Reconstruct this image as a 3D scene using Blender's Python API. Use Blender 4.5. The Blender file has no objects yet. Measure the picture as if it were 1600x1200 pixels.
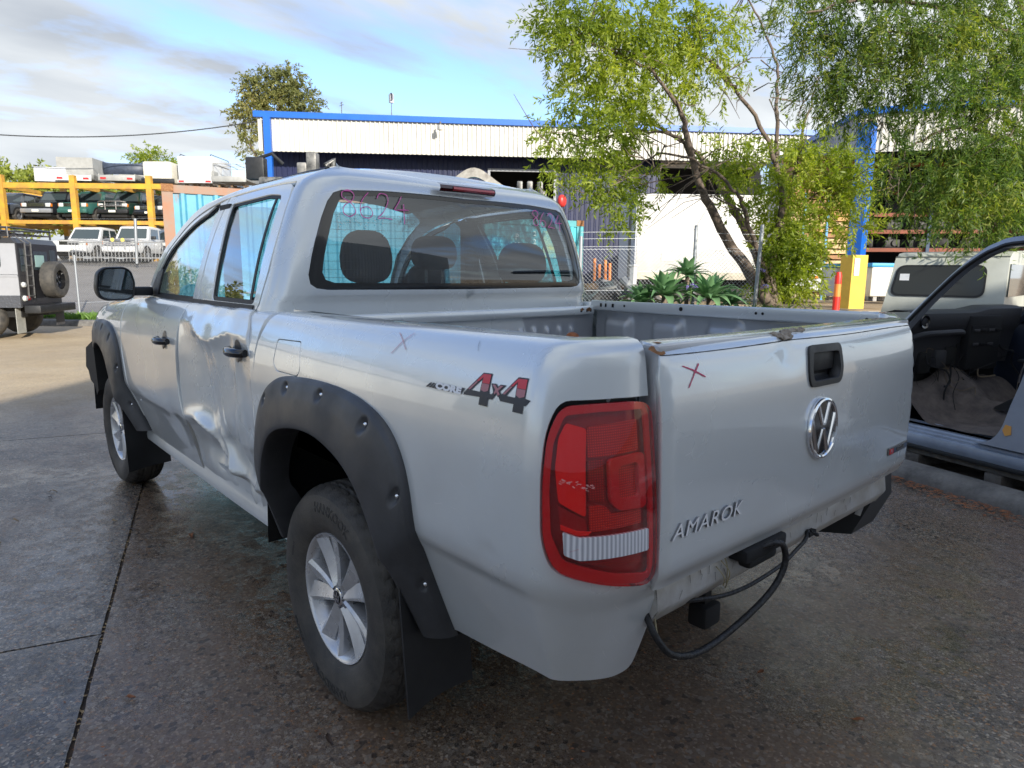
import bpy, bmesh, math, random
import numpy as np
from mathutils import Vector, Matrix, geometry, noise
R = math.radians
random.seed(7)
SC = bpy.context.scene
COL = SC.collection

# ------------------------------------------------------------------ camera, sky, sun, exposure
CAM_POS = Vector((-1.85103, 1.82069, 1.40691)); YAW, PITCH, ROLL, FPX = -0.724047, -0.165669, 0.009084, 1046.15
cd = bpy.data.cameras.new('camera'); cam = bpy.data.objects.new('camera', cd); COL.objects.link(cam)
cd.sensor_width = 36; cd.lens = 36 * FPX / 1600; cd.clip_start = .05; cd.clip_end = 3000
_f = Vector((math.cos(YAW) * math.cos(PITCH), math.sin(YAW) * math.cos(PITCH), math.sin(PITCH)))
_r = Vector((math.sin(YAW), -math.cos(YAW), 0)); _u = _r.cross(_f)
_r2 = _r * math.cos(ROLL) + _u * math.sin(ROLL); _u2 = -_r * math.sin(ROLL) + _u * math.cos(ROLL)
cam.matrix_world = Matrix(((_r2.x, _u2.x, -_f.x, CAM_POS.x), (_r2.y, _u2.y, -_f.y, CAM_POS.y), (_r2.z, _u2.z, -_f.z, CAM_POS.z), (0, 0, 0, 1)))
SC.camera = cam
cd.dof.use_dof = True; cd.dof.focus_distance = 2.6; cd.dof.aperture_fstop = 9.0

SUN_AZ, SUN_EL = 168.0, 20.0      # direction the light comes from, degrees from +x towards +y
W_ = bpy.data.worlds.new('World'); SC.world = W_; W_.use_nodes = True
nt = W_.node_tree; nt.nodes.clear()
out = nt.nodes.new('ShaderNodeOutputWorld'); bg = nt.nodes.new('ShaderNodeBackground')
sky = nt.nodes.new('ShaderNodeTexSky'); sky.sky_type = 'NISHITA'; sky.sun_disc = False
sky.sun_elevation = R(SUN_EL); sky.sun_rotation = R(90 - SUN_AZ); sky.air_density = 1.0; sky.dust_density = .4; sky.ozone_density = 3.0
tc = nt.nodes.new('ShaderNodeTexCoord')
def N(t, **k):
    n = nt.nodes.new(t)
    for a, b in k.items(): setattr(n, a, b)
    return n
sep = N('ShaderNodeSeparateXYZ'); nt.links.new(tc.outputs['Generated'], sep.inputs[0])
zz = N('ShaderNodeMath', operation='MAXIMUM'); nt.links.new(sep.outputs[2], zz.inputs[0]); zz.inputs[1].default_value = 0
za = N('ShaderNodeMath', operation='ADD'); nt.links.new(zz.outputs[0], za.inputs[0]); za.inputs[1].default_value = .22
dv = N('ShaderNodeVectorMath', operation='DIVIDE'); nt.links.new(tc.outputs['Generated'], dv.inputs[0])
cmb = N('ShaderNodeCombineXYZ'); [nt.links.new(za.outputs[0], cmb.inputs[i]) for i in range(3)]
nt.links.new(cmb.outputs[0], dv.inputs[1])
mp = N('ShaderNodeMapping'); mp.inputs['Rotation'].default_value = (0, 0, R(-41)); mp.inputs['Scale'].default_value = (1.3, .62, .5); mp.inputs['Location'].default_value = (3.1, 1.7, 0)
nt.links.new(dv.outputs[0], mp.inputs[0])
n1 = N('ShaderNodeTexNoise'); n1.inputs['Scale'].default_value = 1.15; n1.inputs['Detail'].default_value = 9; n1.inputs['Roughness'].default_value = .56; n1.inputs['Distortion'].default_value = .25
nt.links.new(mp.outputs[0], n1.inputs['Vector'])
cr = N('ShaderNodeValToRGB'); cr.color_ramp.elements[0].position = .37; cr.color_ramp.elements[1].position = .50
nt.links.new(n1.outputs[0], cr.inputs[0])
n2 = N('ShaderNodeTexNoise'); n2.inputs['Scale'].default_value = 1.1; n2.inputs['Detail'].default_value = 6
nt.links.new(mp.outputs[0], n2.inputs['Vector'])
cc = N('ShaderNodeValToRGB'); cc.color_ramp.elements[0].position = .35; cc.color_ramp.elements[0].color = (1.20, 1.32, 1.50, 1); cc.color_ramp.elements[1].position = .68; cc.color_ramp.elements[1].color = (2.55, 2.66, 2.68, 1)
nt.links.new(n2.outputs[0], cc.inputs[0])
mx = N('ShaderNodeMix', data_type='RGBA'); nt.links.new(cr.outputs[0], mx.inputs[0])
sk = N('ShaderNodeMix', data_type='RGBA', blend_type='MULTIPLY'); sk.inputs[0].default_value = 1; sk.inputs[7].default_value = (.60, .60, .68, 1); nt.links.new(sky.outputs[0], sk.inputs[6]); nt.links.new(sk.outputs[2], mx.inputs[6]); nt.links.new(cc.outputs[0], mx.inputs[7])
nt.links.new(mx.outputs[2], bg.inputs[0]); bg.inputs[1].default_value = .12
nt.links.new(bg.outputs[0], out.inputs[0])

sl = bpy.data.lights.new('sun', 'SUN'); sl.energy = 2.0; sl.angle = R(.53); sl.color = (1, .94, .84)
so = bpy.data.objects.new('sun', sl); COL.objects.link(so)
_d = Vector((math.cos(R(SUN_AZ)) * math.cos(R(SUN_EL)), math.sin(R(SUN_AZ)) * math.cos(R(SUN_EL)), math.sin(R(SUN_EL))))
so.rotation_euler = _d.to_track_quat('Z', 'Y').to_euler(); so.location = (-10, 5, 20)
SC.render.engine = 'CYCLES'
SC.view_settings.view_transform = 'Standard'; SC.view_settings.look = 'None'; SC.view_settings.gamma = 1; SC.view_settings.exposure = 1.9
SC.view_settings.use_curve_mapping = False
SC.cycles.max_bounces = 8; SC.cycles.transparent_max_bounces = 24

# ------------------------------------------------------------------ materials
MATS = {}
def mat(name, col, rough=.5, metal=0., coat=0., var=0., vscale=4., col2=None, bump=0., bscale=60., spec=.5, trans=0., emis=None, rvar=0., sheen=0., detail=6):
    if name in MATS: return MATS[name]
    m = bpy.data.materials.new(name); m.use_nodes = True; MATS[name] = m
    t = m.node_tree; b = t.nodes['Principled BSDF']
    b.inputs['Base Color'].default_value = (*col, 1); b.inputs['Roughness'].default_value = rough
    b.inputs['Metallic'].default_value = metal; b.inputs['Coat Weight'].default_value = coat; b.inputs['Coat Roughness'].default_value = .04
    b.inputs['Specular IOR Level'].default_value = spec
    if trans: b.inputs['Transmission Weight'].default_value = trans
    tcn = t.nodes.new('ShaderNodeTexCoord')
    if var or col2:
        n = t.nodes.new('ShaderNodeTexNoise'); n.inputs['Scale'].default_value = vscale; n.inputs['Detail'].default_value = detail; n.inputs['Roughness'].default_value = .65
        t.links.new(tcn.outputs['Object'], n.inputs['Vector'])
        r = t.nodes.new('ShaderNodeValToRGB'); r.color_ramp.elements[0].position = .36; r.color_ramp.elements[1].position = .66
        c2 = col2 or tuple(c * (1 - var) for c in col)
        r.color_ramp.elements[0].color = (*c2, 1); r.color_ramp.elements[1].color = (*col, 1)
        t.links.new(n.outputs[0], r.inputs[0]); t.links.new(r.outputs[0], b.inputs['Base Color'])
    if rvar:
        n = t.nodes.new('ShaderNodeTexNoise'); n.inputs['Scale'].default_value = vscale * 1.7; n.inputs['Detail'].default_value = 5
        t.links.new(tcn.outputs['Object'], n.inputs['Vector'])
        mr = t.nodes.new('ShaderNodeMapRange'); mr.inputs[1].default_value = .3; mr.inputs[2].default_value = .7
        mr.inputs[3].default_value = max(0, rough - rvar); mr.inputs[4].default_value = min(1, rough + rvar)
        t.links.new(n.outputs[0], mr.inputs[0]); t.links.new(mr.outputs[0], b.inputs['Roughness'])
    if bump:
        n = t.nodes.new('ShaderNodeTexNoise'); n.inputs['Scale'].default_value = bscale; n.inputs['Detail'].default_value = 4
        t.links.new(tcn.outputs['Object'], n.inputs['Vector'])
        bp = t.nodes.new('ShaderNodeBump'); bp.inputs['Strength'].default_value = bump; bp.inputs['Distance'].default_value = .01
        t.links.new(n.outputs[0], bp.inputs['Height']); t.links.new(bp.outputs[0], b.inputs['Normal'])
    return m

def glass_mat(name, tint=(.5, .6, .58), rough=.0, refl=1.0):
    m = bpy.data.materials.new(name); m.use_nodes = True; MATS[name] = m
    t = m.node_tree; t.nodes.clear()
    o = t.nodes.new('ShaderNodeOutputMaterial'); tr = t.nodes.new('ShaderNodeBsdfTransparent'); gl = t.nodes.new('ShaderNodeBsdfGlossy')
    tr.inputs[0].default_value = (*tint, 1); gl.inputs['Roughness'].default_value = rough; gl.inputs[0].default_value = (.95, .97, 1, 1)
    ge = t.nodes.new('ShaderNodeNewGeometry'); dt = t.nodes.new('ShaderNodeVectorMath'); dt.operation = 'DOT_PRODUCT'; t.links.new(ge.outputs['Normal'], dt.inputs[0]); t.links.new(ge.outputs['Incoming'], dt.inputs[1])
    def mm_(op, a, b_=None, c_=None):
        n = t.nodes.new('ShaderNodeMath'); n.operation = op
        for i, q in enumerate((a, b_, c_)):
            if q is None: continue
            if isinstance(q, (int, float)): n.inputs[i].default_value = q
            else: t.links.new(q, n.inputs[i])
        return n
    fr = mm_('MULTIPLY_ADD', mm_('POWER', mm_('SUBTRACT', 1.0, mm_('ABSOLUTE', dt.outputs['Value']).outputs[0]).outputs[0], 4.2).outputs[0], .94, .055)
    ml = t.nodes.new('ShaderNodeMath'); ml.operation = 'MULTIPLY'; ml.inputs[1].default_value = 1.8 * refl; ml.use_clamp = True
    mix = t.nodes.new('ShaderNodeMixShader'); t.links.new(fr.outputs[0], ml.inputs[0]); t.links.new(ml.outputs[0], mix.inputs[0])
    t.links.new(tr.outputs[0], mix.inputs[1]); t.links.new(gl.outputs[0], mix.inputs[2]); t.links.new(mix.outputs[0], o.inputs[0])
    return m

def paint_mat(name, col, metal=.75, rough=.30, dirt=.15, flake=True):
    m = bpy.data.materials.new(name); m.use_nodes = True; MATS[name] = m
    t = m.node_tree; b = t.nodes['Principled BSDF']; L = t.links.new
    b.inputs['Metallic'].default_value = metal; b.inputs['Coat Weight'].default_value = 1; b.inputs['Coat Roughness'].default_value = .03
    g = t.nodes.new('ShaderNodeTexCoord')
    n = t.nodes.new('ShaderNodeTexNoise'); n.inputs['Scale'].default_value = 2.3; n.inputs['Detail'].default_value = 5; n.inputs['Roughness'].default_value = .55
    L(g.outputs['Object'], n.inputs['Vector'])
    sx = t.nodes.new('ShaderNodeSeparateXYZ'); L(g.outputs['Object'], sx.inputs[0])
    lo = t.nodes.new('ShaderNodeMapRange'); lo.inputs[1].default_value = .95; lo.inputs[2].default_value = .40; lo.inputs[3].default_value = 0; lo.inputs[4].default_value = 1
    L(sx.outputs[2], lo.inputs[0])
    ad = t.nodes.new('ShaderNodeMath'); ad.operation = 'MULTIPLY_ADD'; L(lo.outputs[0], ad.inputs[0]); ad.inputs[1].default_value = .35; L(n.outputs[0], ad.inputs[2])
    r = t.nodes.new('ShaderNodeMapRange'); r.inputs[1].default_value = .50; r.inputs[2].default_value = 1.05; r.inputs[4].default_value = dirt * 2.6; L(ad.outputs[0], r.inputs[0])
    mx = t.nodes.new('ShaderNodeMix'); mx.data_type = 'RGBA'; L(r.outputs[0], mx.inputs[0]); mx.inputs[6].default_value = (*col, 1)
    mx.inputs[7].default_value = (.30, .27, .23, 1); L(mx.outputs[2], b.inputs['Base Color'])
    rr = t.nodes.new('ShaderNodeMath'); rr.operation = 'MULTIPLY_ADD'; L(r.outputs[0], rr.inputs[0]); rr.inputs[1].default_value = .5; rr.inputs[2].default_value = rough
    L(rr.outputs[0], b.inputs['Roughness'])
    cw = t.nodes.new('ShaderNodeMath'); cw.operation = 'MULTIPLY_ADD'; L(r.outputs[0], cw.inputs[0]); cw.inputs[1].default_value = -1.2; cw.inputs[2].default_value = 1.0; cw.use_clamp = True
    L(cw.outputs[0], b.inputs['Coat Weight'])
    # very fine scratches and orange peel
    s = t.nodes.new('ShaderNodeTexNoise'); s.inputs['Scale'].default_value = 420; s.inputs['Detail'].default_value = 2; L(g.outputs['Object'], s.inputs['Vector'])
    s2 = t.nodes.new('ShaderNodeTexNoise'); s2.inputs['Scale'].default_value = 3.5; s2.inputs['Detail'].default_value = 2; L(g.outputs['Object'], s2.inputs['Vector'])
    a2 = t.nodes.new('ShaderNodeMath'); a2.operation = 'MULTIPLY_ADD'; L(s2.outputs[0], a2.inputs[0]); a2.inputs[1].default_value = .8; L(s.outputs[0], a2.inputs[2])
    bp = t.nodes.new('ShaderNodeBump'); bp.inputs['Strength'].default_value = .018; bp.inputs['Distance'].default_value = .004; L(a2.outputs[0], bp.inputs['Height']); L(bp.outputs[0], b.inputs['Normal'])
    return m

SILVER = paint_mat('silver_paint', (.72, .76, .77), metal=.32, rough=.27)
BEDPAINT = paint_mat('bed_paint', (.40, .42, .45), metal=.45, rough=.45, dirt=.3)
BLACKP = mat('black_plastic', (.018, .019, .021), .48, var=.4, vscale=6, bump=.12, bscale=500, rvar=.1)
FLAREP = mat('flare_plastic', (.058, .060, .065), .46, col2=(.036, .037, .040), vscale=5, bump=.10, bscale=600, rvar=.12)
GLOSSB = mat('gloss_black', (.008, .008, .009), .12, coat=.6)
MATTEB = mat('matt_black', (.008, .008, .009), .8)
RUB = mat('tyre_rubber', (.036, .035, .034), .62, col2=(.085, .077, .066), vscale=7, bump=.25, bscale=220)
SEAL = mat('rubber_seal', (.012, .012, .013), .55)
ALLOY = mat('alloy_wheel', (.66, .67, .69), .30, metal=.5, coat=.3, var=.25, vscale=9, rvar=.1)
ALLOYD = mat('alloy_dark', (.30, .31, .33), .4, metal=.7)  # darker, rougher alloy for hubs and distant rims
BADGE = mat('satin_silver', (.95, .95, .96), .25, metal=.15)
CHROME = mat('chrome', (.75, .77, .80), .08, metal=1)
STEEL = mat('dull_steel', (.30, .29, .28), .45, metal=.8, var=.4, vscale=12)
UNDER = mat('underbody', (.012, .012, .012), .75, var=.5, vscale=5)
GLASS = glass_mat('window_glass', (.62, .74, .74), refl=.85)
GLASSR = glass_mat('rear_window_glass', (.50, .58, .60), refl=1.1)
FABRIC = mat('seat_fabric', (.035, .035, .038), .9, bump=.3, bscale=400)
TRIM = mat('interior_trim', (.03, .03, .033), .7)
LINER = mat('headliner', (.35, .34, .32), .9)

# ------------------------------------------------------------------ object helpers
def link(o, parent=None):
    COL.objects.link(o)
    if parent is not None: o.parent = parent
    return o
def mesh(name, verts, faces, m=None, parent=None, smooth=True, ang=38, loc=None):
    me = bpy.data.meshes.new(name); me.from_pydata([tuple(map(float, v)) for v in verts], [], faces); me.update()
    if smooth:
        me.polygons.foreach_set('use_smooth', [True] * len(me.polygons))
        if ang: me.set_sharp_from_angle(angle=R(ang))
    if m: 
        for q in (m if isinstance(m, (list, tuple)) else [m]): me.materials.append(q)
    o = bpy.data.objects.new(name, me)
    if loc is not None: o.location = loc
    return link(o, parent)
def empty(name, loc=(0, 0, 0), rz=0):
    o = bpy.data.objects.new(name, None); o.location = loc; o.rotation_euler = (0, 0, rz); o.empty_display_size = .1
    return link(o)
def tag(o, label=None, cat=None, group=None, kind=None):
    if label: o['label'] = label
    if cat: o['category'] = cat
    if group: o['group'] = group
    if kind: o['kind'] = kind
    return o
class MB:
    """mesh builder: collects shapes into one mesh"""
    def __init__(s): s.v = []; s.f = []; s.mi = []; s.cur = 0
    def add(s, vs, fs, M_=None):
        o = len(s.v)
        s.v += [tuple(M_ @ Vector(v)) if M_ else tuple(v) for v in vs]
        s.f += [tuple(i + o for i in f) for f in fs]; s.mi += [s.cur] * len(fs); return s
    def box(s, a, b, M_=None, bev=0):
        x0, y0, z0 = [min(p, q) for p, q in zip(a, b)]; x1, y1, z1 = [max(p, q) for p, q in zip(a, b)]
        if not bev:
            vs = [(x, y, z) for x in (x0, x1) for y in (y0, y1) for z in (z0, z1)]
            return s.add(vs, [(0, 1, 3, 2), (4, 6, 7, 5), (0, 4, 5, 1), (2, 3, 7, 6), (0, 2, 6, 4), (1, 5, 7, 3)], M_)
        bm = bmesh.new(); bmesh.ops.create_cube(bm, size=1)
        for v in bm.verts: v.co = Vector(((x0 + x1) / 2 + v.co.x * (x1 - x0), (y0 + y1) / 2 + v.co.y * (y1 - y0), (z0 + z1) / 2 + v.co.z * (z1 - z0)))
        bmesh.ops.bevel(bm, geom=list(bm.edges), offset=bev, segments=2, profile=.5, affect='EDGES')
        bm.verts.index_update(); s.add([v.co for v in bm.verts], [[v.index for v in f.verts] for f in bm.faces], M_); bm.free(); return s
    def tube(s, pts, r, n=8, cap=True, taper=None):
        pts = [Vector(p) for p in pts]; vs = []; fs = []; prev = None
        for i, p in enumerate(pts):
            d = (pts[min(i + 1, len(pts) - 1)] - pts[max(i - 1, 0)]).normalized()
            if prev is None: a = d.orthogonal().normalized()
            else: a = (prev - d * prev.dot(d)); a = a.normalized() if a.length > 1e-6 else d.orthogonal().normalized()
            prev = a; b = d.cross(a); rr = r if taper is None else taper[i]
            for k in range(n):
                t = 2 * math.pi * k / n; vs.append(p + a * (rr * math.cos(t)) + b * (rr * math.sin(t)))
        for i in range(len(pts) - 1):
            for k in range(n): fs.append((i * n + k, i * n + (k + 1) % n, (i + 1) * n + (k + 1) % n, (i + 1) * n + k))
        if cap: fs += [tuple(range(n))[::-1], tuple((len(pts) - 1) * n + k for k in range(n))]
        return s.add(vs, fs)
    def lathe(s, prof, n=48, M_=None, closed=False):
        """prof = [(r, y)], turned about the y axis"""
        vs = [(r * math.cos(2 * math.pi * k / n), y, r * math.sin(2 * math.pi * k / n)) for r, y in prof for k in range(n)]
        m = len(prof); fs = [(i * n + k, i * n + (k + 1) % n, ((i + 1) % m) * n + (k + 1) % n, ((i + 1) % m) * n + k) for i in range(m if closed else m - 1) for k in range(n)]
        return s.add(vs, fs, M_)
    def prism(s, poly, y0, y1, M_=None, axis='y'):
        """poly in (x,z), extruded along y (or 'z': poly (x,y) along z; 'x': poly (y,z) along x)"""
        n = len(poly)
        f = {'y': lambda a, b, h: (a, h, b), 'z': lambda a, b, h: (a, b, h), 'x': lambda a, b, h: (h, a, b)}[axis]
        vs = [f(a, b, y0) for a, b in poly] + [f(a, b, y1) for a, b in poly]
        fs = [tuple(range(n)), tuple(range(2 * n - 1, n - 1, -1))] + [(i, i + n, (i + 1) % n + n, (i + 1) % n) for i in range(n)]
        return s.add(vs, fs, M_)
    def grid(s, fn, us, vs_, flip=False):
        P = [fn(u, v) for u in us for v in vs_]; m = len(vs_)
        fs = [(i * m + j, (i + 1) * m + j, (i + 1) * m + j + 1, i * m + j + 1) for i in range(len(us) - 1) for j in range(m - 1)]
        if flip: fs = [f[::-1] for f in fs]
        return s.add(P, fs)
    def build(s, name, m=None, parent=None, smooth=True, ang=38, loc=None, fixn=False):
        o = mesh(name, s.v, s.f, m, parent, smooth, ang, loc)
        if isinstance(m, (list, tuple)): o.data.polygons.foreach_set('material_index', s.mi)
        if fixn:
            bm = bmesh.new(); bm.from_mesh(o.data); bmesh.ops.recalc_face_normals(bm, faces=bm.faces); bm.to_mesh(o.data); bm.free()
        return o
def copy_tree(o, parent=None):
    c = o.copy(); COL.objects.link(c)
    if parent is not None: c.parent = parent
    for ch in list(o.children): copy_tree(ch, c)
    return c
def inpoly(x, y, P):
    r = False; j = len(P) - 1
    for i in range(len(P)):
        if (P[i][1] > y) != (P[j][1] > y) and x < (P[j][0] - P[i][0]) * (y - P[i][1]) / (P[j][1] - P[i][1]) + P[i][0]: r = not r
        j = i
    return r
def resamp(P, step, closed=True):
    o = []
    for i in range(len(P) if closed else len(P) - 1):
        a, b = P[i], P[(i + 1) % len(P)]; n = max(1, int(math.hypot(b[0] - a[0], b[1] - a[1]) / step + .5))
        o += [(a[0] + (b[0] - a[0]) * k / n, a[1] + (b[1] - a[1]) * k / n) for k in range(n)]
    if not closed: o.append(tuple(P[-1]))
    return o
def rnd(P, r=.02, n=4):
    """round the corners of a polygon"""
    o = []
    m = len(P)
    for i in range(m):
        p = Vector(P[i]); a = Vector(P[i - 1]) - p; b = Vector(P[(i + 1) % m]) - p
        if a.length < 1e-6 or b.length < 1e-6: continue
        k = min(r, a.length * .45, b.length * .45); a = p + a.normalized() * k; b = p + b.normalized() * k
        for j in range(n + 1):
            t = j / n; q = a * (1 - t) ** 2 + p * 2 * t * (1 - t) + b * t * t; o.append((q.x, q.y))
    return o
def smoothpoly(P, n=6, closed=False):
    """Catmull-Rom through the points"""
    o = []; m = len(P); g = (lambda i: P[i % m]) if closed else (lambda i: P[max(0, min(m - 1, i))])
    for i in range(m if closed else m - 1):
        p0, p1, p2, p3 = g(i - 1), g(i), g(i + 1), g(i + 2)
        for k in range(n):
            t = k / n
            o.append(tuple(.5 * (2 * b + (c - a) * t + (2 * a - 5 * b + 4 * c - d) * t * t + (-a + 3 * b - 3 * c + d) * t ** 3) for a, b, c, d in zip(p0, p1, p2, p3)))
    if not closed: o.append(tuple(P[-1]))
    return o
def signed(P): return sum(P[i - 1][0] * P[i][1] - P[i][0] * P[i - 1][1] for i in range(len(P))) / 2
def skin(name, F, outline, m, parent, holes=(), step=.03, flange=.014, side=1, mirror=False, hflange=None, out=1, edge=None, off=0.0):
    """a sheet cut to an outline in a surface's own (s, v) coordinates, with turned-in edges and exact normals.
    F(s, v) -> xyz arrays. out=+1/-1 picks which way the normal points (away from the truck centre)."""
    edge = edge or step
    loops = [resamp(outline, edge)] + [resamp(h, edge) for h in holes]
    pts = []; edges = []; lid = []
    for L in loops:
        o = len(pts); pts += L; edges += [(o + i, o + (i + 1) % len(L)) for i in range(len(L))]; lid.append((o, len(L)))
    xs = [p[0] for p in loops[0]]; ys = [p[1] for p in loops[0]]
    B = np.array(pts)
    nx = int((max(xs) - min(xs)) / step) + 1; ny = int((max(ys) - min(ys)) / step) + 1
    for i in range(nx + 1):
        for j in range(ny + 1):
            x = min(xs) + (i + (.5 if j % 2 else 0)) * step; y = min(ys) + j * step
            if inpoly(x, y, loops[0]) and not any(inpoly(x, y, h) for h in loops[1:]):
                if np.min((B[:, 0] - x) ** 2 + (B[:, 1] - y) ** 2) > (step * .55) ** 2: pts.append((x, y))
    r = geometry.delaunay_2d_cdt([Vector(p) for p in pts], edges, [], 0, 1e-7)
    V2 = [tuple(v) for v in r[0]]; T = []
    for f in r[2]:
        ar = abs((V2[f[1]][0] - V2[f[0]][0]) * (V2[f[2]][1] - V2[f[0]][1]) - (V2[f[2]][0] - V2[f[0]][0]) * (V2[f[1]][1] - V2[f[0]][1]))
        if ar < 2e-6: continue
        cx = sum(V2[i][0] for i in f) / len(f); cy = sum(V2[i][1] for i in f) / len(f)
        if inpoly(cx, cy, loops[0]) and not any(inpoly(cx, cy, h) for h in loops[1:]): T.append(tuple(f))
    A = np.array(V2); s_, v_ = A[:, 0], A[:, 1]
    P = F(s_, v_); h = 2e-3
    nrm = np.cross(F(s_ + h, v_) - F(s_ - h, v_), F(s_, v_ + h) - F(s_, v_ - h)); nrm /= np.linalg.norm(nrm, axis=1)[:, None] + 1e-12
    nrm *= out
    P = P + nrm * off
    verts = [p for p in P]; vn = [n for n in nrm]; faces = []; ln = []
    for f in T:
        a, b, c = [P[i] for i in f[:3]]
        if np.dot(np.cross(b - a, c - a), nrm[f[0]]) < 0: f = f[::-1]
        faces.append(f); ln += [nrm[i] for i in f]
    if flange:
        for li, L in enumerate(loops):
            B2 = np.array(L); fl = flange if li == 0 or hflange is None else hflange
            p = F(B2[:, 0], B2[:, 1]); n = np.cross(F(B2[:, 0] + h, B2[:, 1]) - F(B2[:, 0] - h, B2[:, 1]), F(B2[:, 0], B2[:, 1] + h) - F(B2[:, 0], B2[:, 1] - h))
            n /= np.linalg.norm(n, axis=1)[:, None] + 1e-12; n *= out; p = p + n * off
            o = len(verts); k = len(L); q = p - n * fl
            verts += [x for x in p] + [x for x in q]
            tan = np.roll(p, -1, 0) - np.roll(p, 1, 0); on = np.cross(tan, n); on /= np.linalg.norm(on, axis=1)[:, None] + 1e-12
            sg = signed(L) * (1 if li == 0 else -1)
            # orient away from the sheet
            test = F(B2[:, 0].mean(), B2[:, 1].mean())
            if (np.einsum('ij,ij->i', on, p - test).mean() < 0) == (li == 0): on = -on
            for i in range(k):
                j = (i + 1) % k; f = (o + i, o + j, o + k + j, o + k + i); nn = [on[i], on[j], on[j], on[i]]
                nn[0] = on[i] + n[i] * .9; nn[1] = on[j] + n[j] * .9
                nn = [x / (np.linalg.norm(x) + 1e-9) for x in nn]
                g = np.cross(verts[f[1]] - verts[f[0]], verts[f[3]] - verts[f[0]])
                if np.dot(g, on[i]) < 0: f = f[::-1]; nn = nn[::-1]
                faces.append(f); ln += nn
    verts = np.array(verts); ln = np.array(ln)
    if mirror:
        verts = verts * [1, -1, 1]; ln = ln * [1, -1, 1]
        nf = []; nl = []; k = 0
        for f in faces: nf.append(f[::-1]); nl += list(ln[k:k + len(f)][::-1]); k += len(f)
        faces, ln = nf, nl
    o = mesh(name, verts, faces, m, parent, True, None)
    o.data.normals_split_custom_set([tuple(map(float, x)) for x in ln])
    return o
_tc = {}
def text_mesh(body_, size=1, extrude=0, shear=0, bevel=0, res=3, align='CENTER', bold=0, space=1.0):
    cu = bpy.data.curves.new('t', 'FONT'); cu.body = body_; cu.size = size; cu.extrude = extrude; cu.shear = shear; cu.bevel_depth = bevel; cu.resolution_u = res
    cu.align_x = align; cu.align_y = 'CENTER'; cu.offset = bold; cu.space_character = space
    o = bpy.data.objects.new('t', cu); COL.objects.link(o); bpy.context.view_layer.update()
    dg = bpy.context.evaluated_depsgraph_get(); e = o.evaluated_get(dg); me = e.to_mesh()
    V = [tuple(v.co) for v in me.vertices]; Fc = [tuple(p.vertices) for p in me.polygons]
    e.to_mesh_clear(); bpy.data.objects.remove(o); bpy.data.curves.remove(cu)
    return V, Fc
def onto(F, s0, v0, ds=(1, 0), dv=(0, 1), out=1, off=.0015):
    """maps local (a, b, h) to the surface point at s0 + a*ds + b*dv, h above it"""
    def g(p):
        s = s0 + p[0] * ds[0] + p[1] * dv[0]; v = v0 + p[0] * ds[1] + p[1] * dv[1]; h = 2e-3
        q = F(s, v); n = np.cross(F(s + h, v) - F(s - h, v), F(s, v + h) - F(s, v - h)); n = out * n / (np.linalg.norm(n) + 1e-12)
        return tuple(q + n * (off + (p[2] if len(p) > 2 else 0)))
    return g
def stroke(F, pts, w, m, name, parent, out=1, off=.0012):
    """a thin pen line drawn on a surface, pts in (s, v)"""
    vs = []; fs = []; g = onto(F, 0, 0, out=out, off=off)
    P = [Vector(p) for p in pts]
    for i, p in enumerate(P):
        d = P[min(i + 1, len(P) - 1)] - P[max(0, i - 1)]; d = Vector((-d.y, d.x)).normalized() * (w * (.7 + .6 * random.random()) / 2)
        vs += [g(p + d), g(p - d)]
    fs = [(2 * i, 2 * i + 1, 2 * i + 3, 2 * i + 2) for i in range(len(P) - 1)]
    return mesh(name, vs, fs, m, parent, False)
def ip(x,xs,ys):
    """monotone-ish cubic (PCHIP) interpolation"""
    x=np.asarray(x,float);xs=np.asarray(xs,float);ys=np.asarray(ys,float)
    h=np.diff(xs);d=np.diff(ys)/h
    m=np.zeros_like(xs)
    for i in range(1,len(xs)-1):
        if d[i-1]*d[i]>0:
            w1=2*h[i]+h[i-1];w2=h[i]+2*h[i-1];m[i]=(w1+w2)/(w1/d[i-1]+w2/d[i])
    m[0]=d[0];m[-1]=d[-1]
    i=np.clip(np.searchsorted(xs,x)-1,0,len(xs)-2)
    t=(x-xs[i])/h[i]
    r=(1+2*t)*(1-t)**2*ys[i]+t*(1-t)**2*h[i]*m[i]+t*t*(3-2*t)*ys[i+1]+t*t*(t-1)*h[i]*m[i+1]
    r=np.where(t<0,ys[0]+m[0]*(x-xs[0]),r);r=np.where(t>1,ys[-1]+m[-1]*(x-xs[-1]),r)
    return r
SB=-.90;CA=.155;CB=.24;CL=.32
def W(x): return ip(x,[-1,.4,1.6,2.6,3.1,3.5,3.8,3.95],[.960,.962,.962,.958,.95,.92,.83,.70])
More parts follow.
